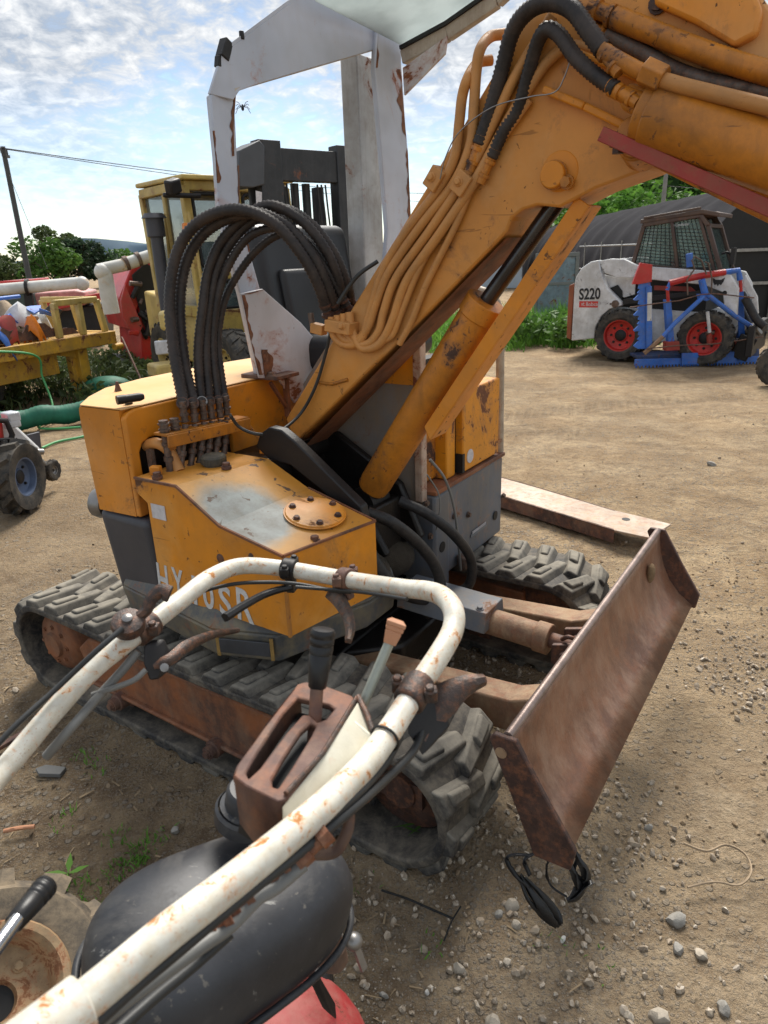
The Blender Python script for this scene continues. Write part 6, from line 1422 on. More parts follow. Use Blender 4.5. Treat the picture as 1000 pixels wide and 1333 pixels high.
mi = MB(); c = kx(303, 445, XC + .5); mi.bar(c + V((0, -.1, .06)), c + V((0, .4, .08)), .03, .03); mi.box(c + V((0, 0, -.04)), (.06, .16, .18)); mi.build('side_mirror', M['dull_steel'], fk, bevel=.03)
dr2 = MB(); dr2.box((-.55, ymid, 1.35), (.14, .5, .7)); dr2.box((-.3, ymid, 1.02), (.5, .5, .14)); dr2.build('driver_seat', M['seat'], fk, bevel=.04)
hv = MB(); hv.box((-.5, ymid + .12, 1.62), (.12, .24, .3)); hv.build('seat_cover', plain('lime_cover', (.5, .62, .08), .7), fk, bevel=.05)

# ---------------- red combine with a raised unloading pipe
Q = Frame(-3.35, 10.6, -60)
cbn = thing('combine_harvester', 'red combine harvester with opened side and a raised cream unloading pipe', 'combine harvester', Q.o, Q.th)
def qx(u, v, x=0.0): return Q.X(u, v, x)
poly(Q, ((155, 388), (170, 350), (190, 332), (206, 330), (214, 345), (212, 420), (206, 470), (186, 470), (180, 400), (168, 430)), 0, 1.6, 'body', 'red', cbn, .02, 'X')
poly(Q, ((157, 392), (163, 370), (186, 425), (180, 438), (173, 436), (160, 412)), .12, .06, 'side_door', paint('faded_red_door', (.50, .05, .05), .45, .3, sc=2), cbn, .01, 'X')
poly(Q, ((172, 358), (190, 342), (204, 352), (204, 405), (196, 440), (186, 420), (176, 380)), .04, .03, 'engine_bay', 'black', cbn, .005, 'X')
for k in range(9):
    rr = random.Random(k); u0, v0 = rr.uniform(176, 202), rr.uniform(360, 425)
    mb = MB(); a = qx(u0, v0, .1); mb.tube([a, a + V((rr.uniform(-.1, .1), rr.uniform(-.2, .2), rr.uniform(-.25, .25)))], rr.uniform(.02, .06), 8); mb.build('engine_part', M['fitting'] if k % 2 else M['black_steel'], cbn, smooth=40)
poly(Q, ((158, 470), (214, 470), (214, 500), (160, 500)), -.2, 1.2, 'track_unit', 'black_steel', cbn, .05, 'X')
pp_ = MB(); pp_.tube([qx(128, 352, .3), qx(160, 345, .3), qx(205, 330, .3), qx(240, 318, .3)], .085, 16); pp_.tube([qx(136, 352, .3), qx(141, 385, .3), qx(146, 408, .3)], [.10, .11, .11], 16); pp_.ball(qx(134, 354, .3), .115, 14, 10)
pp_.build('unloading_pipe', M['white_pipe'], cbn, smooth=50)
ri = MB()
for u in (162, 178, 196): a = qx(u, 344 - (u - 160) * .33, .3); ri.tube([a, a + (qx(205, 330, .3) - qx(160, 345, .3)).normalized() * .05], .098, 16)
ri.build('pipe_band', M['fitting'], cbn, smooth=40)
al = MB(); a = qx(174, 433, .2); al.box(a, (.06, .14, .06)); al.build('marker_lamp', M['red'], cbn, bevel=.01)

# ---------------- two more combines far left
def far_combine(px, label, flip):
    Fm = Frame(*Z(*px).xy, -15); o = thing('combine_harvester', label, 'combine harvester', Fm.o, Fm.th)
    return Fm, o
Fm = Frame(-7.4, 13.2, 10); fo2 = thing('combine_harvester', 'red and white combine harvester with level white pipe beyond the yellow trailer', 'combine harvester', Fm.o, Fm.th)
poly(Fm, ((-60, 384), (0, 366), (30, 364), (36, 376), (40, 440), (-60, 445)), 0, 1.6, 'cab', plain('tinted_cab', (.06, .10, .095), .25, 0, .4, 2), fo2, .03)
poly(Fm, ((-60, 372), (0, 366), (32, 364), (33, 373), (-60, 384)), -.06, 1.7, 'cab_roof', 'red', fo2, .02)
poly(Fm, ((44, 382), (96, 378), (110, 380), (112, 396), (90, 404), (50, 408)), .1, 1.2, 'grain_tank', paint('pink_red_faded', (.62, .30, .28), .45, .2, sc=2), fo2, .03)
poly(Fm, ((50, 396), (132, 381), (134, 390), (80, 402), (62, 410), (50, 412)), -.1, .5, 'red_cowl', 'red', fo2, .01)
poly(Fm, ((36, 410), (134, 395), (134, 470), (36, 470)), .2, 1.2, 'lower_body', 'black_steel', fo2, .02)
mb = MB(); mb.tube([Fm.Y(-60, 384, -.3), Fm.Y(0, 377, -.3), Fm.Y(104, 368, -.3)], .10, 16); mb.ball(Fm.Y(107, 369, -.3), .125, 14, 10); mb.build('unloading_pipe', M['white_pipe'], fo2, smooth=50)
mb = MB(); mb.bar(Fm.Y(36, 374, -.25), Fm.Y(40, 410, -.25), .08, .14); mb.tube([Fm.Y(34, 374, -.3), Fm.Y(38, 374, -.3)], .14, 16); mb.build('pipe_cradle', M['black_steel'], fo2)
poly(Fm, ((-60, 440), (36, 436), (40, 520), (-60, 530)), .1, 1.4, 'crawler', 'black_steel', fo2, .08)

# ---------------- yellow flatbed trailer with scrap on it
e0_, e1_ = V((-4.45, 6.1, 0)), V((-3.28, 8.75, 0)); dv = e1_ - e0_
TR = Frame(e1_.x, e1_.y, math.degrees(math.atan2(dv.y, dv.x)))      # +x runs along the deck edge, away
tr_ = thing('flatbed_trailer', 'rust-streaked yellow flatbed trailer with a head frame, loaded with scrap', 'trailer', TR.o, TR.th)
zd = .72
mb = MB(); mb.bb(-4.0, 0.05, -.04, .03, zd - .15, zd); mb.bb(-4, .05, .03, 1.9, zd - .06, zd - .01); mb.bb(-.06, .05, .03, 1.9, zd - .15, zd); mb.build('deck', M['trailer'], tr_, bevel=.008)
mb = MB(); mb.bb(-4.0, -.75, .12, .18, zd - .40, zd - .15); mb.bb(-4.0, -.4, 1.5, 1.56, zd - .4, zd - .15); mb.build('chassis_rail', M['trailer'], tr_, bevel=.006)
mb = MB(); mb.bb(-.50, -.36, .05, .17, .0, zd - .15); mb.bb(-.56, -.46, .12, .2, 0.05, zd - .15); mb.prism([V((-.9, .1, zd - .15)), V((-.36, .1, zd - .15)), V((-.36, .1, zd - .3))], [V((-.9, .14, zd - .15)), V((-.36, .14, zd - .15)), V((-.36, .14, zd - .3))]); mb.build('support_leg', M['trailer'], tr_, bevel=.006); mb = MB(); mb.bb(-.48, -.36, 1.6, 1.72, 0, zd - .15); mb.build('support_leg', M['trailer'], tr_, bevel=.006)
hfz = zd + .38
mb = MB()
for (a, b) in (((-.05, .02, zd), (-.12, .02, hfz)), ((-.05, .9, zd), (-.12, .9, hfz)), ((-.12, .02, hfz), (-.12, .9, hfz)), ((-.06, .4, zd), (-.12, .4, hfz)), ((-.12, .02, hfz), (-.75, .02, hfz)), ((-.75, .02, hfz), (-.75, .02, zd)), ((-.4, .02, zd), (-.4, .02, hfz))): mb.bar(a, b, .06, .07)
mb.build('head_frame', M['yellow_pale'], tr_, bevel=.01)
mb = MB(); mb.cyl((.0, -.03, zd - .19), (.12, -.03, zd - .19), .04, 14); mb.build('drain_pipe', M['trailer'], tr_, smooth=40)
mb = MB()
jag = [(-4, zd + .02)]; rr = random.Random(5)
for k in range(46): jag.append((-4 + k * .078, zd + rr.uniform(.08, .19)))
jag.append((-.42, zd + .02)); mb.slab([V((x, .06, z)) for x, z in jag], (0, .02, 0)); mb.build('torn_side_rail', M['rust'], tr_)
wheel(tr_, (-2.2, .5, .27), (0, -1, 0), .29, .2, .15, M['tyre'], M['rust'], 16, lug_h=.02); wheel(tr_, (-1.55, .5, .27), (0, -1, 0), .29, .2, .15, M['tyre'], M['rust'], 16, lug_h=.02)
# scrap pieces on the deck
rr = random.Random(11)
scrap = [('blue', 'bent blue sheet leaning in the trailer scrap', -1.55, .2, .34, .42), ('white_paint', 'large white cowl upside down in the trailer scrap', -.95, .3, .34, .36), ('blue', 'blue pressed panel beside the white cowl', -1.2, .55, .3, .42), ('lens', 'pale grey cracked fairing on the trailer', -1.8, .5, .32, .45), ('red', 'red bent guard at the open end of the trailer', -1.75, .15, .26, .30), ('red_dull', 'dull red plate under the blue sheet', -1.35, .12, .2, .26), ('white_paint', 'small white lid near the head frame', -.6, .4, .22, .30), ('sticker', 'crumpled white sheet behind the red guard', -1.6, .8, .3, .55), ('black_paint', 'black moulded tray in the middle of the trailer', -1.25, .9, .4, .55), ('wood', 'tan board sticking out near the head frame', -.75, .75, .3, .40), ('lamp_orange', 'orange plastic scoop hung over the trailer edge', -1.05, -.02, .10, .24)]
for k, (mt, lb_, x, y, s_, h) in enumerate(scrap):
    mb = MB(); n_ = 7; vs = []; 
    for j in range(n_):
        for i in range(n_):
            a, b = i / (n_ - 1) - .5, j / (n_ - 1) - .5
            vs.append(V((a * s_ * 1.6, b * s_ * 1.1 + .1 * a, h * (1 - (2.2 * a) ** 2 * .7 - (2 * b) ** 2 * .6) + .07 * noise.noise(V((a * 4 + k, b * 4, k * 1.7))))))
    fs = [(j * n_ + i, j * n_ + i + 1, (j + 1) * n_ + i + 1, (j + 1) * n_ + i) for j in range(n_ - 1) for i in range(n_ - 1)]
    mb.add(vs, fs); o = mb.build('scrap_sheet', M[mt], None, smooth=40); so_ = o.modifiers.new('sheet', 'SOLIDIFY'); so_.thickness = .012
    p = TR.o + TR.x * x + TR.y * (y + .08) + V((0, 0, zd + .03)); o.location = p; o.rotation_euler = (rr.uniform(-.4, .4), rr.uniform(-.5, .3), rr.uniform(0, 6)); put(o, lb_, 'scrap', 'scrap on the trailer')
for k in range(14):
    mt, lb_ = (('blue', 'small broken blue plastic piece among the trailer scrap'), ('white_paint', 'small broken white piece among the trailer scrap'), ('black_paint', 'small bent black piece among the trailer scrap'))[k % 3]
    mb = MB(); P = [V((rr.uniform(.05, .13) * math.cos(a), rr.uniform(.04, .10) * math.sin(a), rr.uniform(-.03, .03))) for a in (0, 1.1, 2.2, 3.3, 4.3, 5.3)]; mb.slab(P, (0, 0, .015)); o = mb.build('scrap_piece', M[mt], None, bevel=.003)
    p = TR.o + TR.x * rr.uniform(-1.95, -.35) + TR.y * rr.uniform(.12, .7) + V((0, 0, zd + rr.uniform(.12, .36))); o.location = p; o.rotation_euler = (rr.uniform(-1.2, 1.2), rr.uniform(-1, 1), rr.uniform(0, 6)); put(o, lb_, 'scrap', ('blue', 'white', 'black')[k % 3] + ' scrap pieces on the trailer')
pr = MB(); pr.tube([V((0, 0, 0)), V((2.4, .2, .05))], .022, 8); o = pr.build('blue_pipe', M['blue'], None, smooth=60); o.location = TR.o + TR.x * -3.0 + TR.y * .5 + V((0, 0, zd + .40)); o.rotation_euler = (0, 0, TR.th); put(o, 'thin blue pipe lying along the top of the scrap', 'pipe')
ir = MB(); ir.tube([Z(193, 515, 0.0), Z(172, 452, .55) if False else V((-3.22, 8.95, .62))], .014, 8); o = ir.build('iron_rod', M['rust'], None, smooth=60); put(o, 'thin rusty rod leaning on the trailer corner', 'rod')

# ---------------- second walking tractor at the left
w0_ = Z(36, 668); WT = Frame(w0_.x, w0_.y, 55)
wt2 = thing('walking_tractor', 'small white and red walking tractor with one lugged tyre beside the green netting', 'walking tractor', WT.o, WT.th)
wheel(wt2, (0, .04, .24), (.52, -.82, 0), .24, .16, .125, M['tyre'], plain('blue_grey_rim', (.11, .15, .24), .5, .3, .3, 12), 11, 'drive_wheel', .05, 4)
wheel(wt2, (0, .62, .245), (-.2, .97, 0), .25, .16, .125, M['tyre'], M['dull_steel'], 11, 'drive_wheel', .05, 4)
poly(WT, ((2, 548), (18, 550), (55, 585), (52, 600), (20, 590), (-10, 600), (-20, 560)), .2, .3, 'hood', 'white_paint', wt2, .02)
poly(WT, ((-20, 540), (4, 545), (8, 575), (-20, 590)), .12, .3, 'red_cowl', 'red', wt2, .02)
poly(WT, ((36, 566), (52, 562), (55, 590), (50, 600), (32, 578)), .3, .02, 'rear_flap', 'plastic_grey', wt2, .004)
mb = MB(); mb.tube([WT.Y(-20, 545, .1), WT.Y(8, 548, .1), WT.Y(16, 566, .1), WT.Y(10, 585, .1)], .018, 10); mb.tube([WT.Y(-20, 575, .08), WT.Y(12, 572, .08)], .014, 8); mb.build('handle_frame', M['black_steel'], wt2, smooth=50)
mb = MB(); mb.box(WT.Y(5, 612, .3), (.35, .4, .2)); mb.cyl(WT.Y(20, 640, .1), WT.Y(20, 640, .5), .03, 12); mb.build('gearbox', M['black_steel'], wt2, bevel=.02)
mb = MB(); mb.tube([WT.Y(45, 590, .25), WT.Y(62, 608, .25)], .014, 8); mb.cyl(WT.Y(40, 588, .2), WT.Y(56, 588, .2), .02, 10); mb.build('tail_bar', M['dull_steel'], wt2, smooth=50)
t_c = WT.Y(68, 612, .26); wheel(wt2, t_c, (.45, -.9, 0), .075, .05, .03, M['tyre'], M['dull_steel'], 10, 'tail_wheel', .006, 3)
mb = MB(); mb.box(WT.Y(14, 542, .15), (.08, .1, .06)); mb.box(WT.Y(16, 552, .12), (.1, .04, .05)); mb.build('engine_fitting', M['lens'], wt2, bevel=.01)
# ================================================================ SETTING BEHIND AND AROUND
def leafmat(name, a, b, c=None):
    t = NT(name); gi = t.n('ShaderNodeNewGeometry').outputs['Random Per Island']
    cc = t.mix(gi, a, b)
    cc = t.mix(t.step(t.noise(.9, 4), .4, .65), cc, c or tuple(k * .6 for k in a))
    t.fin(cc, .6, 0, None, .3)
    tr = t.n('ShaderNodeBsdfTranslucent'); t.l(cc, tr.inputs[0]); mx_ = t.n('ShaderNodeMixShader'); mx_.inputs[0].default_value = .35
    t.l(t.b.outputs[0], mx_.inputs[1]); t.l(tr.outputs[0], mx_.inputs[2]); t.l(mx_.outputs[0], t.out.inputs[0]); return t.m
M['leaf_dark'] = leafmat('dark_leaves', (.03, .055, .03), (.055, .10, .045)); M['leaf'] = leafmat('green_leaves', (.06, .14, .026), (.125, .24, .045)); M['leaf_bright'] = leafmat('bright_leaves', (.12, .27, .035), (.22, .42, .07), (.08, .20, .03))
M['leaf_olive'] = leafmat('olive_leaves', (.055, .085, .028), (.10, .13, .04)); M['bark'] = plain('bark', (.06, .045, .032), .9, 0, .4, 8, .6)
def leaves(mb, c, r, n, size, rr, shell=.55):
    for _ in range(n):
        d = V((rr.gauss(0, 1), rr.gauss(0, 1), rr.gauss(0, 1))).normalized(); k = shell + (1 - shell) * rr.random() ** .6
        p = V((c[0] + d.x * r[0] * k, c[1] + d.y * r[1] * k, c[2] + d.z * r[2] * k))
        s = size * rr.uniform(.6, 1.3); a = V((rr.gauss(0, 1), rr.gauss(0, 1), rr.gauss(0, .6))).normalized(); b = a.cross(V((rr.gauss(0, 1), rr.gauss(0, 1), rr.gauss(0, 1)))).normalized()
        m_ = a.cross(b) * s * .25
        mb.add([p - a * s, p - b * s * .55 + m_, p + a * s, p + b * s * .55 + m_], [(0, 1, 2, 3)])
def tree(x, y, h, w, label, mat, seed, n=1500, size=.16, group='trees at the edge of the yard'):
    rr = random.Random(seed); o = thing('tree', label, 'tree', (x, y, 0), 0, group)
    tk_ = MB(); tk_.tube([V((0, 0, -.1)), V((.05, 0, h * .3)), V((0, .05, h * .6))], [.14, .1, .05], 8)
    for k in range(5): a = rr.uniform(0, 6.3); tk_.tube([V((0, 0, h * .25)), V((math.cos(a) * w * .5, math.sin(a) * w * .5, h * rr.uniform(.45, .8)))], [.06, .02], 6)
    tk_.build('trunk', M['bark'], o)
    cm_ = MB()
    for k in range(11):
        a = rr.uniform(0, 6.3); q = rr.uniform(0, w * .75); z = h * rr.uniform(.28, .85); s = w * rr.uniform(.3, .5)
        leaves(cm_, (math.cos(a) * q, math.sin(a) * q, z), (s, s, min(s * .8, (h - z) + .15)), n // 11, size, rr)
    cm_.build('crown', M[mat], o, smooth=0); return o
def at_px(u, dist):      # ground point in the direction of u
    d = sight(u, 330); d = V((d.x, d.y, 0)).normalized(); return CP.x + d.x * dist, CP.y + d.y * dist
for k, (u, dist, h, w, mt, lb_) in enumerate([
    (-25, 50, 2.6, 2.4, 'leaf_olive', 'olive bushy tree at the far edge of the yard, left of the dark pole'), (28, 47, 2.6, 2.0, 'leaf_olive', 'low olive tree standing just behind the dark utility pole'),
    (66, 45, 2.9, 2.0, 'leaf', 'pale green tree between the dark pole and the dark evergreens'), (100, 48, 3.3, 1.4, 'leaf_dark', 'tallest dark evergreen tree above the white pipe'),
    (124, 50, 2.9, 1.4, 'leaf_dark', 'dark evergreen tree at the end of the row'), (160, 52, 2.4, 2.0, 'leaf', 'low green bush behind the raised cream pipe'), (82, 50, 3.9, 1.5, 'leaf_olive', 'thin sparse tree rising behind the evergreens')]):
    x, y = at_px(u, dist); tree(x, y, h, w, lb_, mt, 20 + k)
# hills far off
def ridge(name, pts, depth, base, mat):
    vs = []; 
    for x, y, z in pts: vs += [(x, y, base), (x, y, z), (x, y + depth, base)]
    fs = []
    for i in range(len(pts) - 1): fs += [(i * 3, i * 3 + 3, i * 3 + 4, i * 3 + 1), (i * 3 + 1, i * 3 + 4, i * 3 + 5, i * 3 + 2)]
    mb = MB(); mb.add(vs, fs); o = mb.build(name, mat, None, smooth=180); return put(o, kind='structure')
pts = []
for k in range(60):
    x = -420 + k * 13; pts.append((x, 520 + 30 * math.sin(k), max(.5, 6 + 14 * noise.noise(V((k * .13, 3, 0))) + 11 * math.exp(-((x + 190) / 60) ** 2))))
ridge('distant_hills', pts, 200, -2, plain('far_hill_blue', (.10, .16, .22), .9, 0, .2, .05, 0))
def hill_h(x, y): 
    t = max(0, min(1, (y - 38) / 40)); s = max(0, min(1, (x - 8) / 9)); return 21 * (t * t * (3 - 2 * t)) * (s * s * (3 - 2 * s)) * (.85 + .3 * noise.noise(V((x * .06, y * .06, 1))))
hx = [6 + k * 2.5 for k in range(36)]; hy = [36 + k * 2.5 for k in range(28)]
me = bpy.data.meshes.new('wooded_hill'); me.from_pydata([(x, y, hill_h(x, y) - .3) for y in hy for x in hx], [], [(j * 36 + i, j * 36 + i + 1, (j + 1) * 36 + i + 1, (j + 1) * 36 + i) for j in range(27) for i in range(35)]); me.materials.append(plain('hill_soil', (.03, .075, .016), .95, 0, .4, .5, .3)); me.polygons.foreach_set('use_smooth', [True] * len(me.polygons))
o = bpy.data.objects.new('wooded_hill', me); col.objects.link(o); put(o, kind='structure')
rr = random.Random(4); fw1 = MB(); fw2 = MB()
for k in range(560):
    x, y = rr.uniform(9, 56) if k % 3 else rr.uniform(9, 24), rr.uniform(40, 78); z = hill_h(x, y)
    if z < .5: continue
    s = rr.uniform(.8, 1.9); mbb = fw1 if rr.random() < .6 else fw2
    leaves(mbb, (x, y, z + s * .6), (s, s, s * .9), 70, .26, rr, .7)
    leaves(mbb, (x + rr.uniform(-.8, .8), y - .4, z + s * 1.1), (s * .6, s * .6, s * .6), 34, .24, rr, .7)
for mbb, mt, nm in ((fw1, 'leaf_bright', 'hillside_woods'), (fw2, 'leaf', 'hillside_woods')):
    o = mbb.build(nm, M[mt], None, smooth=0); put(o, kind='stuff')
# dark netted tunnel shed
A, B = V((8.35, 12.6, 0)), V((9.7, 34.0, 0)); dv = B - A; H_ = Frame(A.x, A.y, math.degrees(math.atan2(dv.y, dv.x))); Ln = dv.length
hut = thing('tunnel_shed', 'long arched tunnel shed under black shade netting behind the white loader', 'shed', H_.o, H_.th)
HW, HH = 2.9, 2.62; hm = MB(); vs = []; NS, NL = 26, 72
for i in range(NL + 1):
    x = Ln * i / NL; rib = .035 * math.cos(2 * math.pi * x / 1.5)
    for k in range(NS + 1):
        a = math.pi * k / NS; f_ = 1.0 - .012 * (1 - math.cos(2 * math.pi * x / 1.5)) 
        vs.append(V((x, HW * f_ * (1 if abs(math.cos(a)) < .98 else 1) * math.copysign(abs(math.cos(a)) ** .75, math.cos(a)), .0 + HH * f_ * max(0.0, math.sin(a)) ** .8 + .02 * noise.noise(V((x * .7, k * .6, 0))))))
fs = [(i * (NS + 1) + k, i * (NS + 1) + k + 1, (i + 1) * (NS + 1) + k + 1, (i + 1) * (NS + 1) + k) for i in range(NL) for k in range(NS)]
hm.add(vs, fs); nett = plain('black_shade_net', (.025, .024, .029), .95, 0, .45, 1.4, .4, .08); hm.build('net_cover', nett, hut, smooth=60)
for xx in (0.02, Ln - .02): em = MB(); em.add([V((xx, HW * math.copysign(abs(math.cos(math.pi * k / NS)) ** .75, math.cos(math.pi * k / NS)), HH * max(0.0, math.sin(math.pi * k / NS)) ** .8)) for k in range(NS + 1)], [tuple(range(NS + 1))]); em.build('end_wall', M['black'], hut)
fr = MB()
for y in (-1.4, 0, 1.4): fr.cyl((-.04, y, 0), (-.04, y, 2.2), .03, 8)
fr.bar((-.05, -2.6, 1.35), (-.05, 2.6, 1.35), .03, .05); fr.bar((-.05, -2.7, .8), (-.05, 2.7, .8), .03, .05); fr.build('end_frame', M['dull_steel'], hut, smooth=40)
wi = MB(); lx = Ln * .30; 
rail = MB(); rail.cyl((.2, HW + .06, 1.5), (Ln * .4, HW + .06, 1.5), .02, 8); rail.cyl((.2, HW + .06, .9), (Ln * .4, HW + .06, .9), .02, 8)
for k in range(5): rail.cyl((.3 + k * 1.9, HW + .06, 0), (.3 + k * 1.9, HW + .06, 1.6), .02, 8)
rail.build('side_rail', M['dull_steel'], hut, smooth=40)
# bluish sheet door stood against the shed end
x, y = at_px(726, 15.2); dr = thing('sheet_door', 'pale blue weathered sheet door standing beside the dark shed', 'door', (x, y, 0), rad(-12))
mb = MB(); mb.bb(-.36, .36, -.02, .02, .05, 1.32); mb.build('leaf', paint('door_blue', (.22, .29, .34), .5, .45, dirt=.6, dirtcol=(.1, .12, .14), sc=2), dr, bevel=.01)
mb = MB(); mb.bb(-.43, -.36, -.04, .04, 0, 1.4); mb.bb(.36, .43, -.04, .04, 0, 1.4); mb.bb(-.43, .43, -.042, .042, 1.32, 1.40); mb.bb(-.36, .36, -.03, .03, .78, .84); mb.build('frame', M['concrete'], dr, bevel=.006)
# tan boxes by the grass, pale buildings beyond
def house(u, dist, w, d, h, roof, label, wall, rcol, rz=0):
    x, y = at_px(u, dist); o = thing('outbuilding', label, 'building', (x, y, 0), rad(rz))
    mb = MB(); mb.bb(-w / 2, w / 2, -d / 2, d / 2, 0, h); mb.build('wall', wall, o, bevel=.02)
    mb = MB(); 
    for s in (-1, 1): mb.prism([V((s * (w / 2 + .3), -d / 2 - .3, h - .1)), V((0, -d / 2 - .3, h + roof)), V((0, -d / 2 - .3, h + roof + .1)), V((s * (w / 2 + .3), -d / 2 - .3, h))], [V((s * (w / 2 + .3), d / 2 + .3, h - .1)), V((0, d / 2 + .3, h + roof)), V((0, d / 2 + .3, h + roof + .1)), V((s * (w / 2 + .3), d / 2 + .3, h))])
    mb.prism([V((-w / 2, -d / 2 + .002, h)), V((w / 2, -d / 2 + .002, h)), V((0, -d / 2 + .002, h + roof))], [V((-w / 2, d / 2 - .002, h)), V((w / 2, d / 2 - .002, h)), V((0, d / 2 - .002, h + roof))]); mb.build('roof', rcol, o)
    for k in (-1, 1):
        mb = MB(); mb.bb(k * w * .25 - .45, k * w * .25 + .45, -d / 2 - .03, -d / 2 - .002, h * .45, h * .8); f_ = mb.build('window', M['concrete'], o); mb = MB(); mb.bb(k * w * .25 - .38, k * w * .25 + .38, -d / 2 - .034, -d / 2 - .0305, h * .48, h * .77); mb.build('pane', plain('dark_pane', (.03, .04, .05), .2, 0, .2), f_)
house(628, 32, 3.2, 4, 2.2, .7, 'pale blue walled outbuilding seen under the boom', plain('pale_blue_wall', (.45, .52, .58), .7, 0, .2, 1), plain('blue_roof', (.30, .42, .52), .5, 0, .2, 1), -8)
house(752, 58, 4, 6, 3.0, .9, 'grey roofed barn with a pale gable at the foot of the wooded hill', plain('pale_gable', (.5, .52, .53), .7, 0, .2, 1), plain('grey_roof', (.22, .25, .27), .6, 0, .2, 1), -35)
# poles and wires
def pole(u, v0, dist, ztop, r, label, mat):
    p = D(u, v0, dist); o = thing('utility_pole', label, 'utility pole', (p.x, p.y, 0))
    mb = MB(); mb.tube([V((0, 0, -.3)), V((0, 0, ztop))], [r, r * .72], 12); mb.build('shaft', mat, o, smooth=60)
    mb = MB(); mb.bar((-.0, -.02 - r, ztop - .25), (.0, .3, ztop - .25), .06, .08); mb.cyl((0, .2, ztop - .2), (0, .2, ztop - .05), .035, 8); mb.cyl((0, -.15, ztop - .2), (0, -.15, ztop - .05), .035, 8); mb.build('insulator_arm', M['pole_dark'], o); return V((p.x, p.y, ztop))
t1 = pole(38, 362, 23, D(5, 200, 23).z, .10, 'dark leaning utility pole above the trees and the far combine', M['pole_dark'])
t2 = pole(864, 260, 36, D(864, 190, 36).z, .13, 'grey concrete utility pole in front of the wooded hill', M['concrete'])
t3 = pole(790, 280, 46, D(790, 225, 46).z, .13, 'short grey pole near the barn gable', M['concrete'])
def wire_span(a, b, sag, r, label):
    pts = [V(a).lerp(V(b), k / 16) + V((0, 0, -sag * 4 * (k / 16) * (1 - k / 16))) for k in range(17)]; mb = MB(); mb.tube(pts, r, 6); o = mb.build('overhead_wire', M['black'], None, smooth=60); put(o, label, 'wire', 'overhead wires')
wire_span(t1 + V((0, .2, -.05)), D(760, 262, 60), .8, .012, 'upper thin overhead wire running off the dark pole')
wire_span(t1 + V((0, -.15, -.05)), D(700, 250, 52), .6, .014, 'lower thicker overhead wire running off the dark pole')
wire_span(t1 + V((0, 0, -.7)), D(62, 350, 21) , .0, .008, 'stay wire slanting down from the dark pole')
for k in range(3): wire_span(t3 + V((0, 0, -.4 - .5 * k)), D(1050, 246 + 10 * k, 40), .3, .012, ('top', 'middle', 'lowest')[k] + ' wire strung across the wooded hill')

# ---------------- things on the ground
# rusting steel channel on the ground beyond the blade
zt2 = .085; P = [Z(600, 606, zt2), Z(700, 634, zt2), Z(800, 664, zt2), Z(842, 674, zt2), Z(874, 682, zt2), Z(846, 700, zt2), Z(800, 690, zt2), Z(660, 648, zt2), Z(580, 622, zt2)]
mb = MB(); mb.slab(P, (0, 0, -.012)); ss = mb.build('steel_channel', M['strip'], None, bevel=.003); put(ss, 'bare rusting steel channel lying beyond the dozer blade', 'steel strip')
mb = MB(); mb.slab([P[8], P[7], P[6], P[6] + V((0, .02, 0)), P[7] + V((0, .02, 0)), P[8] + V((0, .02, 0))], (0, 0, -.075)); mb.slab([P[0], P[1], P[2], P[2] - V((0, .02, 0)), P[1] - V((0, .02, 0)), P[0] - V((0, .02, 0))], (0, 0, -.075)); mb.build('channel_flange', M['rust'], ss)
mb = MB(); mb.lathe([(.022, 0), (.022, .0015), (0, .0015)], Z(815, 676, zt2) + V((0, 0, .0003)), (0, 0, 1), 18); mb.build('bolt_hole', M['black'], ss)
# green netting roll, hoses
mb = MB(); a, b = Z(10, 548, .12), Z(108, 535, .12); q = b - a
pts = [a - q * .3 + q * (k / 14) * 1.5 + V((0, 0, .012 * math.sin(k * 1.1))) for k in range(15)]; mb.tube(spline(pts, 4), [.095 + .004 * math.sin(k * .5) + .003 * math.sin(k * 2.7) for k in range(57)], 14); o = mb.build('netting_roll', M['green_net'], None, smooth=60); put(o, 'long roll of green netting lying under the yellow trailer', 'netting')
mb = MB(); c = Z(140, 505, .1); mb.ball(c, .26, 14, 8, (1.2, .8, .55)); o = mb.build('netting_heap', M['green_net'], None, smooth=60); put(o, 'small crumpled heap of green netting by the trailer leg', 'netting')
def ghose(pts, r, label, mat='green_hose'):
    mb = MB(); mb.tube(spline(pts, 10), r, 8); o = mb.build('garden_hose', M[mat], None, smooth=60); put(o, label, 'hose')
ghose([TR.o + TR.x * -1.95 + TR.y * -.06 + V((0, 0, .74)), Z(44, 462, .6), Z(55, 490, .35), Z(68, 525, .08), Z(66, 545, .02), Z(50, 556, .015), Z(70, 558, .012), Z(105, 556, .012)], .012, 'green garden hose hanging over the trailer edge onto the ground')
ghose([Z(55, 583, .012), Z(75, 575, .012), Z(105, 569, .012), Z(140, 560, .012)], .012, 'loose end of green hose lying on bare dirt')
ghose([Z(60, 552, .015), Z(80, 545, .015), Z(100, 541, .015), Z(130, 540, .015)], .009, 'thin orange hose beside the netting roll', 'orange_pipe')
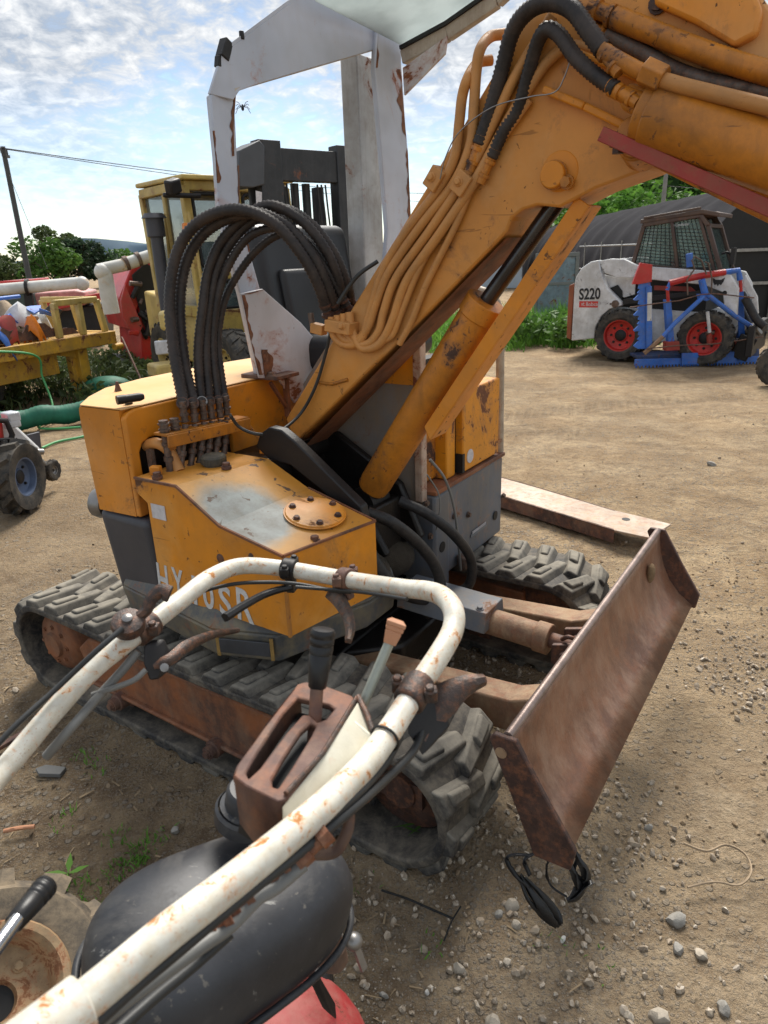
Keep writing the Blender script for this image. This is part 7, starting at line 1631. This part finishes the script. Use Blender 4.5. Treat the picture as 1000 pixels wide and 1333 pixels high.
# torn plastic at the blade corner
rr = random.Random(9); pb = MB()
def ribbon(pts, w, n=8):
    sp_ = spline(pts, n); vs = []; m = len(sp_)
    for i, p in enumerate(sp_):
        t = (sp_[min(i + 1, m - 1)] - sp_[max(i - 1, 0)]).normalized(); a = t.cross(V((.15 * math.sin(i * .5), .3, 1 + .2 * math.cos(i * .4)))).normalized(); ww = w(i / (m - 1)) if callable(w) else w
        for k in range(5):
            f_ = k / 4 - .5; vs.append(p + a * ww * 2 * f_ + a.cross(t) * (ww * .6 * math.sin(k * 2.3 + i * .06)))
    fs = [(i * 5 + k, i * 5 + k + 1, (i + 1) * 5 + k + 1, (i + 1) * 5 + k) for i in range(m - 1) for k in range(4)]
    pb.add(vs, fs)
ribbon([Z(697, 1110, .27), Z(683, 1120, .255), Z(690, 1140, .23)], .005); ribbon([Z(692, 1113, .265), Z(668, 1113, .255), Z(660, 1120, .245), Z(672, 1140, .22), Z(690, 1155, .20)], .005)
ribbon([Z(678, 1138, .22), Z(695, 1165, .18), Z(712, 1188, .145), Z(728, 1205, .12)], lambda t: .004 + .014 * math.sin(t * 3.0)); ribbon([Z(684, 1142, .222), Z(702, 1160, .19), Z(722, 1185, .15), Z(731, 1204, .125)], lambda t: .003 + .008 * math.sin(t * 3.0)); ribbon([Z(676, 1142, .215), Z(688, 1170, .175), Z(704, 1190, .14), Z(724, 1207, .115)], lambda t: .003 + .006 * math.sin(t * 3.0))
ribbon([Z(748, 1106, .285), Z(757, 1125, .255), Z(762, 1145, .22), Z(752, 1165, .19), Z(738, 1172, .18)], lambda t: .006 + .011 * math.sin(t * 3.1)); ribbon([Z(742, 1112, .275), Z(746, 1135, .24), Z(752, 1155, .205), Z(742, 1170, .18)], lambda t: .004 + .009 * math.sin(t * 3.1))
ribbon([Z(755, 1112, .27), Z(748, 1135, .235), Z(760, 1150, .21), Z(745, 1168, .18)], .006); ribbon([Z(738, 1168, .18), Z(722, 1158, .19), Z(714, 1148, .20), Z(712, 1130, .24), Z(716, 1115, .266)], .003)
o = pb.build('torn_plastic', M['plastic_bag'], None, smooth=50); so_ = o.modifiers.new('film', 'SOLIDIFY'); so_.thickness = .0012; put(o, 'torn black plastic snagged on the lower corner of the dozer blade', 'plastic')
def strand(pts, r, mat, name, label, cat):
    mb = MB(); mb.tube(spline([Z(u, v, z) for u, v, z in pts], 8), r, 6); o = mb.build(name, M[mat], None, smooth=60); put(o, label, cat)
strand([(497, 1159, .008), (530, 1170, .01), (560, 1183, .008), (590, 1196, .006)], .0028, 'black', 'black_wire', 'short black wire on the gravel in front of the track', 'wire')
strand([(600, 1180, .008), (588, 1200, .008), (578, 1225, .006)], .002, 'black', 'black_wire', 'thin black wire crossing the end of the other one', 'wire')
strand([(890, 1098, .008), (920, 1108, .008), (945, 1100, .01), (970, 1112, .01), (978, 1135, .008), (962, 1152, .006), (930, 1148, .006), (895, 1155, .006)], .003, 'wood', 'dry_vine', 'curled olive string on the gravel right of the blade', 'string')
mb = MB(); a, b = Z(-30, 990, .012), Z(58, 938, .03); mb.bar(a, b, .022, .014); o = mb.build('rusty_bar', M['rust'], None, bevel=.003); put(o, 'flat rusty bar on the soil behind the handlebar', 'bar')
mb = MB(); P = [Z(u, v, .012) for u, v in ((46, 1000), (60, 995), (86, 998), (78, 1008), (50, 1007))]; mb.slab(P, (0, 0, -.014)); o = mb.build('slate_chip', plain('slate', (.13, .13, .125), .7), None, bevel=.002); put(o, 'flat grey slate chip on the soil', 'stone')
strand([(5, 1082, .012), (25, 1078, .014), (45, 1076, .012)], .006, 'knob_tan', 'pink_stick', 'short pinkish stick lying on the soil', 'stick')
strand([(20, 870, .01), (5, 868, .01), (-12, 872, .01)], .006, 'lamp_orange', 'orange_peel', 'small orange plastic sliver near the track', 'plastic') if False else None
# stones
def rock(mb, c, r, rr, sub=1):
    bm = bmesh.new(); bmesh.ops.create_icosphere(bm, subdivisions=sub, radius=1.0); s = V((rr.uniform(.75, 1.3), rr.uniform(.7, 1.15), rr.uniform(.5, .85))); o_ = V((rr.uniform(0, 99), rr.uniform(0, 99), 0)); rot = Euler((rr.uniform(0, 6), rr.uniform(0, 6), rr.uniform(0, 6))).to_matrix()
    vs = []
    for v in bm.verts:
        p = v.co * (1 + .42 * noise.noise(v.co * 1.3 + o_)); p = V((p.x * s.x, p.y * s.y, p.z * s.z)) * r; vs.append(V(c) + rot @ p)
    bm.verts.index_update(); fs = [tuple(v.index for v in f.verts) for f in bm.faces]; bm.free(); mb.add(vs, fs)
def stonemat():
    t = NT('field_stone'); gi = t.n('ShaderNodeNewGeometry').outputs['Random Per Island']
    x = t.n('ShaderNodeValToRGB'); e = x.color_ramp.elements; e[0].position = 0; e[0].color = (.20, .165, .125, 1); e[1].position = 1; e[1].color = (.62, .57, .49, 1); e_ = e.new(.45); e_.color = (.36, .30, .225, 1); e_ = e.new(.8); e_.color = (.46, .39, .31, 1)
    t.l(gi, x.inputs[0]); c = t.mix(t.step(t.noise(40, 6, .7), .35, .7), x.outputs[0], (.27, .21, .15)); return t.fin(c, .85, 0, t.bump(t.noise(120, 5, .7), .4, .003), .3)
M['stone'] = stonemat(); M['stone_one'] = plain('pale_stone', (.46, .40, .32), .85, 0, .45, 30, .5); M['stone_white'] = plain('white_stone', (.6, .58, .53), .8, 0, .2, 40, .3); M['stone_dark'] = plain('grey_stone', (.33, .31, .275), .85, 0, .4, 30, .5)
big = [(860, 1316, 21, 'one', 'large pale square stone at the bottom of the gravel'), (914, 1238, 17, 'one', 'pale blocky stone beside the grey flat stone'), (882, 1192, 20, 'dark', 'grey rounded stone half sunk in the gravel'), (884, 1228, 15, 'dark', 'dark stone just below the grey rounded stone'), (820, 1316, 13, 'one', 'tan stone left of the large pale square stone'), (943, 1308, 19, 'dark', 'grey stone near the bottom right corner'), (597, 1257, 13, 'one', 'pale angular stone alone on smooth dirt'), (640, 1328, 22, 'one', 'large tan stone cut by the bottom edge'), (666, 1176, 14, 'one', 'largest of the clustered stones left of the torn plastic'), (650, 1186, 12, 'dark', 'greyer stone of the cluster left of the torn plastic'), (556, 1286, 8, 'white', 'small bright white stone on the gravel'), (672, 1200, 10, 'one', 'small upright stone below the stone cluster'), (228, 1080, 11, 'dark', 'rounded stone on the soil behind the black fuel tank'), (500, 1292, 10, 'dark', 'small grey stone near the bottom of the gravel'), (845, 1072, 11, 'dark', 'stone beside the lower end of the dozer blade'), (926, 606, 8, 'dark', 'dark pebble on the yard beyond the dozer blade'), (660, 1248, 11, 'one', 'pale oblong stone below the torn plastic'), (733, 1218, 7, 'white', 'tiny white stone under the torn plastic')]
for k, (u, v, px, mt, lb_) in enumerate(big):
    p = Z(u, v, 0.0); dep = (p - CP).dot(_fw); r = px / FPX * dep * .62; mb = MB(); rock(mb, V((0, 0, 0)), r, random.Random(k * 3 + 1), 2)
    o = mb.build('stone', M['stone_' + mt], None, bevel=0, smooth=30); o.location = (p.x, p.y, h_ground(p.x, p.y) + r * .3); put(o, lb_, 'stone', 'larger stones on the yard')
def clodmat():
    t = NT('soil_clod'); gi = t.n('ShaderNodeNewGeometry').outputs['Random Per Island']; s_ = t.sep(t.co)
    c = t.mix(gi, (.17, .12, .075), (.36, .27, .175)); c = t.mix(t.step(t.math('ADD', s_[0], t.noise(2, 3)), .1, .7), t.mix(gi, (.095, .066, .043), (.20, .15, .10)), c)
    return t.fin(c, .95, 0, t.bump(t.noise(150, 4, .7), .4, .003), .2)
M['clod'] = clodmat()
rr = random.Random(77); mb = MB()
for k in range(24000):
    u = rr.uniform(0, 1); 
    if k < 20000: x, y = rr.uniform(-.3, 2.1), rr.uniform(.72, 2.7)
    else: x, y = rr.uniform(-2.2, 4.5), rr.uniform(1.0, 7.0)
    dn_ = noise.noise(V((x * 1.6, y * 1.6, 5))) + .28 - max(0, (y - 1.9)) * .30
    if rr.random() > max(.03, dn_ * 1.5): continue
    r = .0018 + .0105 * rr.random() ** 3.6; rock(mb, V((x, y, h_ground(x, y) + r * .35)), r, rr, 1)
o = mb.build('gravel', M['stone'], None, smooth=25); put(o, kind='stuff')
# crumbled clods of the soil itself
mb = MB()
for k in range(6500):
    x, y = (rr.uniform(-1.6, 2.3), rr.uniform(.7, 3.4)) if k < 5200 else (rr.uniform(-2.5, 4.5), rr.uniform(2.5, 7))
    if rr.random() > .35 + 1.2 * noise.noise(V((x * 1.1, y * 1.1, 8))): continue
    r = .002 + .008 * rr.random() ** 2.6; rock(mb, V((x, y, h_ground(x, y) + r * .2)), r, rr, 1)
o = mb.build('soil_clods', M['clod'], None, smooth=40); put(o, kind='stuff')
# dry litter
mb = MB()
for k in range(900):
    x, y = rr.uniform(-2.0, .4), rr.uniform(.9, 3.0) if k < 700 else rr.uniform(1, 6)
    if k >= 700: x = rr.uniform(-2, 3.5)
    z = h_ground(x, y) + .004; a = rr.uniform(0, 6.3); l = rr.uniform(.01, .045); w_ = rr.uniform(.001, .004); d = V((math.cos(a), math.sin(a), rr.uniform(-.1, .2))); s = V((-d.y, d.x, 0)) * w_; p = V((x, y, z))
    mb.add([p - s, p + s, p + d * l + s * .5, p + d * l - s * .5], [(0, 1, 2, 3)])
o = mb.build('litter', plain('dry_straw', (.30, .22, .13), .9, 0, .5, 30, .1), None, smooth=0); put(o, kind='stuff')
# green: sparse weeds near the track, tall weeds by the loader, growth under the trailer
def blades(mb, x, y, h, n, spread, rr, w_=.004):
    for _ in range(n):
        a = rr.uniform(0, 6.3); q = spread * math.sqrt(rr.random()); b = V((x + math.cos(a) * q, y + math.sin(a) * q, 0)); b.z = h_ground(b.x, b.y) - .004
        l = h * rr.uniform(.5, 1.2); ln_ = V((rr.gauss(0, .4), rr.gauss(0, .4), 1)).normalized(); m_ = b + ln_ * l * .55; t = m_ + (ln_ + V((rr.gauss(0, .5), rr.gauss(0, .5), -.2))).normalized() * l * .5; s = V((math.cos(a + 1.6), math.sin(a + 1.6), 0)) * w_
        mb.add([b - s, b + s, m_ + s * .8, m_ - s * .8, t], [(0, 1, 2, 3), (3, 2, 4)])
mb = MB()
for (u, v, n) in ((190, 1105, 45), (175, 1115, 40), (160, 1130, 40), (150, 1090, 20), (110, 1188, 45), (95, 1165, 25), (100, 1210, 40), (120, 1155, 25), (85, 1068, 20), (110, 985, 18), (130, 1000, 14), (70, 1150, 12), (205, 1085, 20), (560, 1230, 8), (720, 1225, 8), (780, 1250, 6), (480, 1150, 6)):
    p = Z(u, v); blades(mb, p.x, p.y, .032, n, .045, rr, .0022)
o = mb.build('short_weeds', M['leaf_bright'], None, smooth=0); put(o, kind='stuff')
p = Z(92, 1150); sp_ = thing('weed_sprout', 'small green seedling with four pointed leaves on the soil', 'weed', p); mb = MB()
for k, a in enumerate((.2, 1.8, 3.3, 4.8)):
    d = V((math.cos(a), math.sin(a), .25)); s = V((-math.sin(a), math.cos(a), 0)) * .009; c = V((0, 0, .035)); mb.add([c, c + d * .025 + s, c + d * .055, c + d * .025 - s], [(0, 1, 2, 3)])
mb.build('leaf', M['leaf_bright'], sp_, smooth=0); mb = MB(); mb.tube([V((0, 0, -.01)), V((0, 0, .036))], .0016, 6); mb.build('stem', M['leaf_bright'], sp_)
mb = MB()
for k in range(520):
    x, y = rr.uniform(.9, 4.4), rr.uniform(10.9, 15.5)
    if y < 11.2 + .3 * noise.noise(V((x * 2, 0, 0))) : continue
    hh_ = .10 + .42 * min(1, max(0, (y - 11.0) / 1.3)) * (.8 + .5 * noise.noise(V((x * 1.2, y * 1.2, 0)))); blades(mb, x, y, hh_, 16, .2, rr, .012)
o = mb.build('tall_grass', M['leaf_bright'], None, smooth=0); put(o, kind='stuff')
for k, (u, v, h, w, lb_) in enumerate(((676, 432, .55, .4, 'leafy dark weed clump at the foot of the grass nearest the boom'), (716, 428, .5, .4, 'leafy weed clump in the middle of the tall grass'), (738, 434, .45, .35, 'leafy weed clump next to the loader rear door'))):
    p = Z(u, v + 18); o = thing('weed_clump', lb_, 'weed', (p.x, p.y, 0), 0, 'leafy weeds by the loader'); mb = MB(); leaves(mb, (0, 0, h * .55), (w, w, h * .5), 160, .07, rr, .3); mb.build('leaf', M['leaf'], o, smooth=0); mb = MB()
    for j in range(6): mb.tube([V((0, 0, 0)), V((rr.uniform(-w, w) * .7, rr.uniform(-w, w) * .7, h * .8))], .006, 5)
    mb.build('stem', M['leaf'], o)
mb = MB()
for k in range(330):
    x, y = rr.uniform(-5.5, -2.1), rr.uniform(7.6, 12)
    if x > -2.9 and y < 9.3: continue
    blades(mb, x, y, .22, 12, .2, rr, .012); leaves(mb, (x, y, .12), (.2, .2, .14), 6, .06, rr, .2)
o = mb.build('undergrowth', M['leaf_olive'], None, smooth=0); put(o, kind='stuff')
# fallen leaf blades on the near track
mb = MB(); 
for (a, b) in (((508, 1078), (560, 1068)), ((530, 1090), (562, 1062)), ((520, 1074), (548, 1084))):
    p, q = Z(*a, .07), Z(*b, .075); s = (q - p).cross(V((0, 0, 1))).normalized() * .004; mb.add([p - s * .3, p.lerp(q, .5) - s, q, p.lerp(q, .5) + s], [(0, 1, 2, 3)])
o = mb.build('grass_wisp', M['leaf'], None, smooth=0); put(o, 'few green grass blades lying inside the front of the near track', 'grass')
# spider on its thread below the canopy
c = X.o + X.x * 0; pS = D(316, 141, 2.75); sp_ = thing('spider', 'small dark spider hanging below the white canopy beam', 'spider', pS)
mb = MB(); mb.ball((0, 0, 0), .006, 10, 8, (1, 1, 1.5)); mb.ball((0, 0, .011), .004, 8, 6)
for k in range(8):
    s = -1 if k % 2 else 1; j = k // 2; a = V((s * .003, 0, .006)); b = V((s * (.016 + .003 * (j % 2)), .0, .012 - .007 * j + .01)); e = V((s * (.024 + .002 * j), 0, .008 - .014 * j + .016)); mb.tube([a, b, e], .0011, 5)
mb.build('body', M['black'], sp_, smooth=60)
# ================================================================ light
SUN_EL, SUN_AZ = rad(52), rad(8)      # azimuth from +Y towards +X
w = bpy.data.worlds.new('World'); scn.world = w; w.use_nodes = True
nt = w.node_tree; nt.nodes.clear()
def wn(t, **k):
    x = nt.nodes.new(t)
    for a, b in k.items(): setattr(x, a, b)
    return x
L = nt.links.new
wo = wn('ShaderNodeOutputWorld'); bg = wn('ShaderNodeBackground'); L(bg.outputs[0], wo.inputs[0])
sky = wn('ShaderNodeTexSky', sky_type='NISHITA'); sky.sun_disc = False; sky.sun_elevation = SUN_EL; sky.sun_rotation = SUN_AZ
sky.air_density = 1.0; sky.dust_density = 0.3; sky.ozone_density = 2.5
tc = wn('ShaderNodeTexCoord'); sp = wn('ShaderNodeSeparateXYZ'); L(tc.outputs['Generated'], sp.inputs[0])
def wm(op, a, b, clamp=False):
    x = wn('ShaderNodeMath', operation=op, use_clamp=clamp)
    for s, v in ((x.inputs[0], a), (x.inputs[1], b)):
        if hasattr(v, 'is_output'): L(v, s)
        else: s.default_value = v
    return x.outputs[0]
den = wm('MAXIMUM', wm('ADD', sp.outputs[2], 0.22), 0.05)
cx = wm('DIVIDE', sp.outputs[0], den); cy = wm('DIVIDE', sp.outputs[1], den)
cb_ = wn('ShaderNodeCombineXYZ'); L(cx, cb_.inputs[0]); L(cy, cb_.inputs[1])
def wnoise(scale, det, rough, dist=0.0, loc=(0, 0, 0), sc=(1, 1, 1)):
    mp = wn('ShaderNodeMapping'); L(cb_.outputs[0], mp.inputs[0]); mp.inputs[1].default_value = loc; mp.inputs[3].default_value = sc
    x = wn('ShaderNodeTexNoise'); L(mp.outputs[0], x.inputs['Vector']); x.inputs['Scale'].default_value = scale; x.inputs['Detail'].default_value = det; x.inputs['Roughness'].default_value = rough; x.inputs['Distortion'].default_value = dist
    return x.outputs['Fac']
def wstep(f, a, b):
    x = wn('ShaderNodeMapRange'); x.inputs[1].default_value = a; x.inputs[2].default_value = b; L(f, x.inputs[0]); return x.outputs[0]
cells = wnoise(10.0, 7, 0.62, 0.35, (0, 0, 0), (1.3, 1.1, 1))
big = wnoise(0.9, 3, 0.5, 0.0, (3.1, 1.2, 0))
f = wm('ADD', wm('MULTIPLY', cells, 0.55), wm('MULTIPLY', big, 0.75))
cov = wstep(f, 0.36, 0.62)
low = wstep(sp.outputs[2], 0.05, 0.21)      # the deck thins out towards the horizon
cov = wm('MULTIPLY', cov, wm('ADD', wm('MULTIPLY', low, 0.82), 0.18))
mx = wn('ShaderNodeMix', data_type='RGBA'); L(cov, mx.inputs[0]); L(sky.outputs[0], mx.inputs[6])
shade = wn('ShaderNodeMix', data_type='RGBA'); L(wstep(cells, 0.38, 0.66), shade.inputs[0]); shade.inputs[6].default_value = (2.6, 3.0, 3.6, 1); shade.inputs[7].default_value = (5.7, 5.8, 5.9, 1)
L(shade.outputs[2], mx.inputs[7])
L(mx.outputs[2], bg.inputs[0]); bg.inputs[1].default_value = 0.105
ld = bpy.data.lights.new('sun', 'SUN'); lo = bpy.data.objects.new('sun', ld); col.objects.link(lo)
ld.energy = 3.9; ld.angle = rad(28); ld.color = (1.0, 0.95, 0.87)
sd = V((math.sin(SUN_AZ) * math.cos(SUN_EL), math.cos(SUN_AZ) * math.cos(SUN_EL), math.sin(SUN_EL)))
lo.rotation_euler = (-sd).to_track_quat('-Z', 'Y').to_euler(); lo.location = sd * 50
scn.view_settings.view_transform = 'Standard'; scn.view_settings.look = 'None'; scn.view_settings.exposure = 0.74; scn.view_settings.gamma = 1.0
scn.render.film_transparent = False
scn.cycles.max_bounces = 6; scn.cycles.transparent_max_bounces = 8
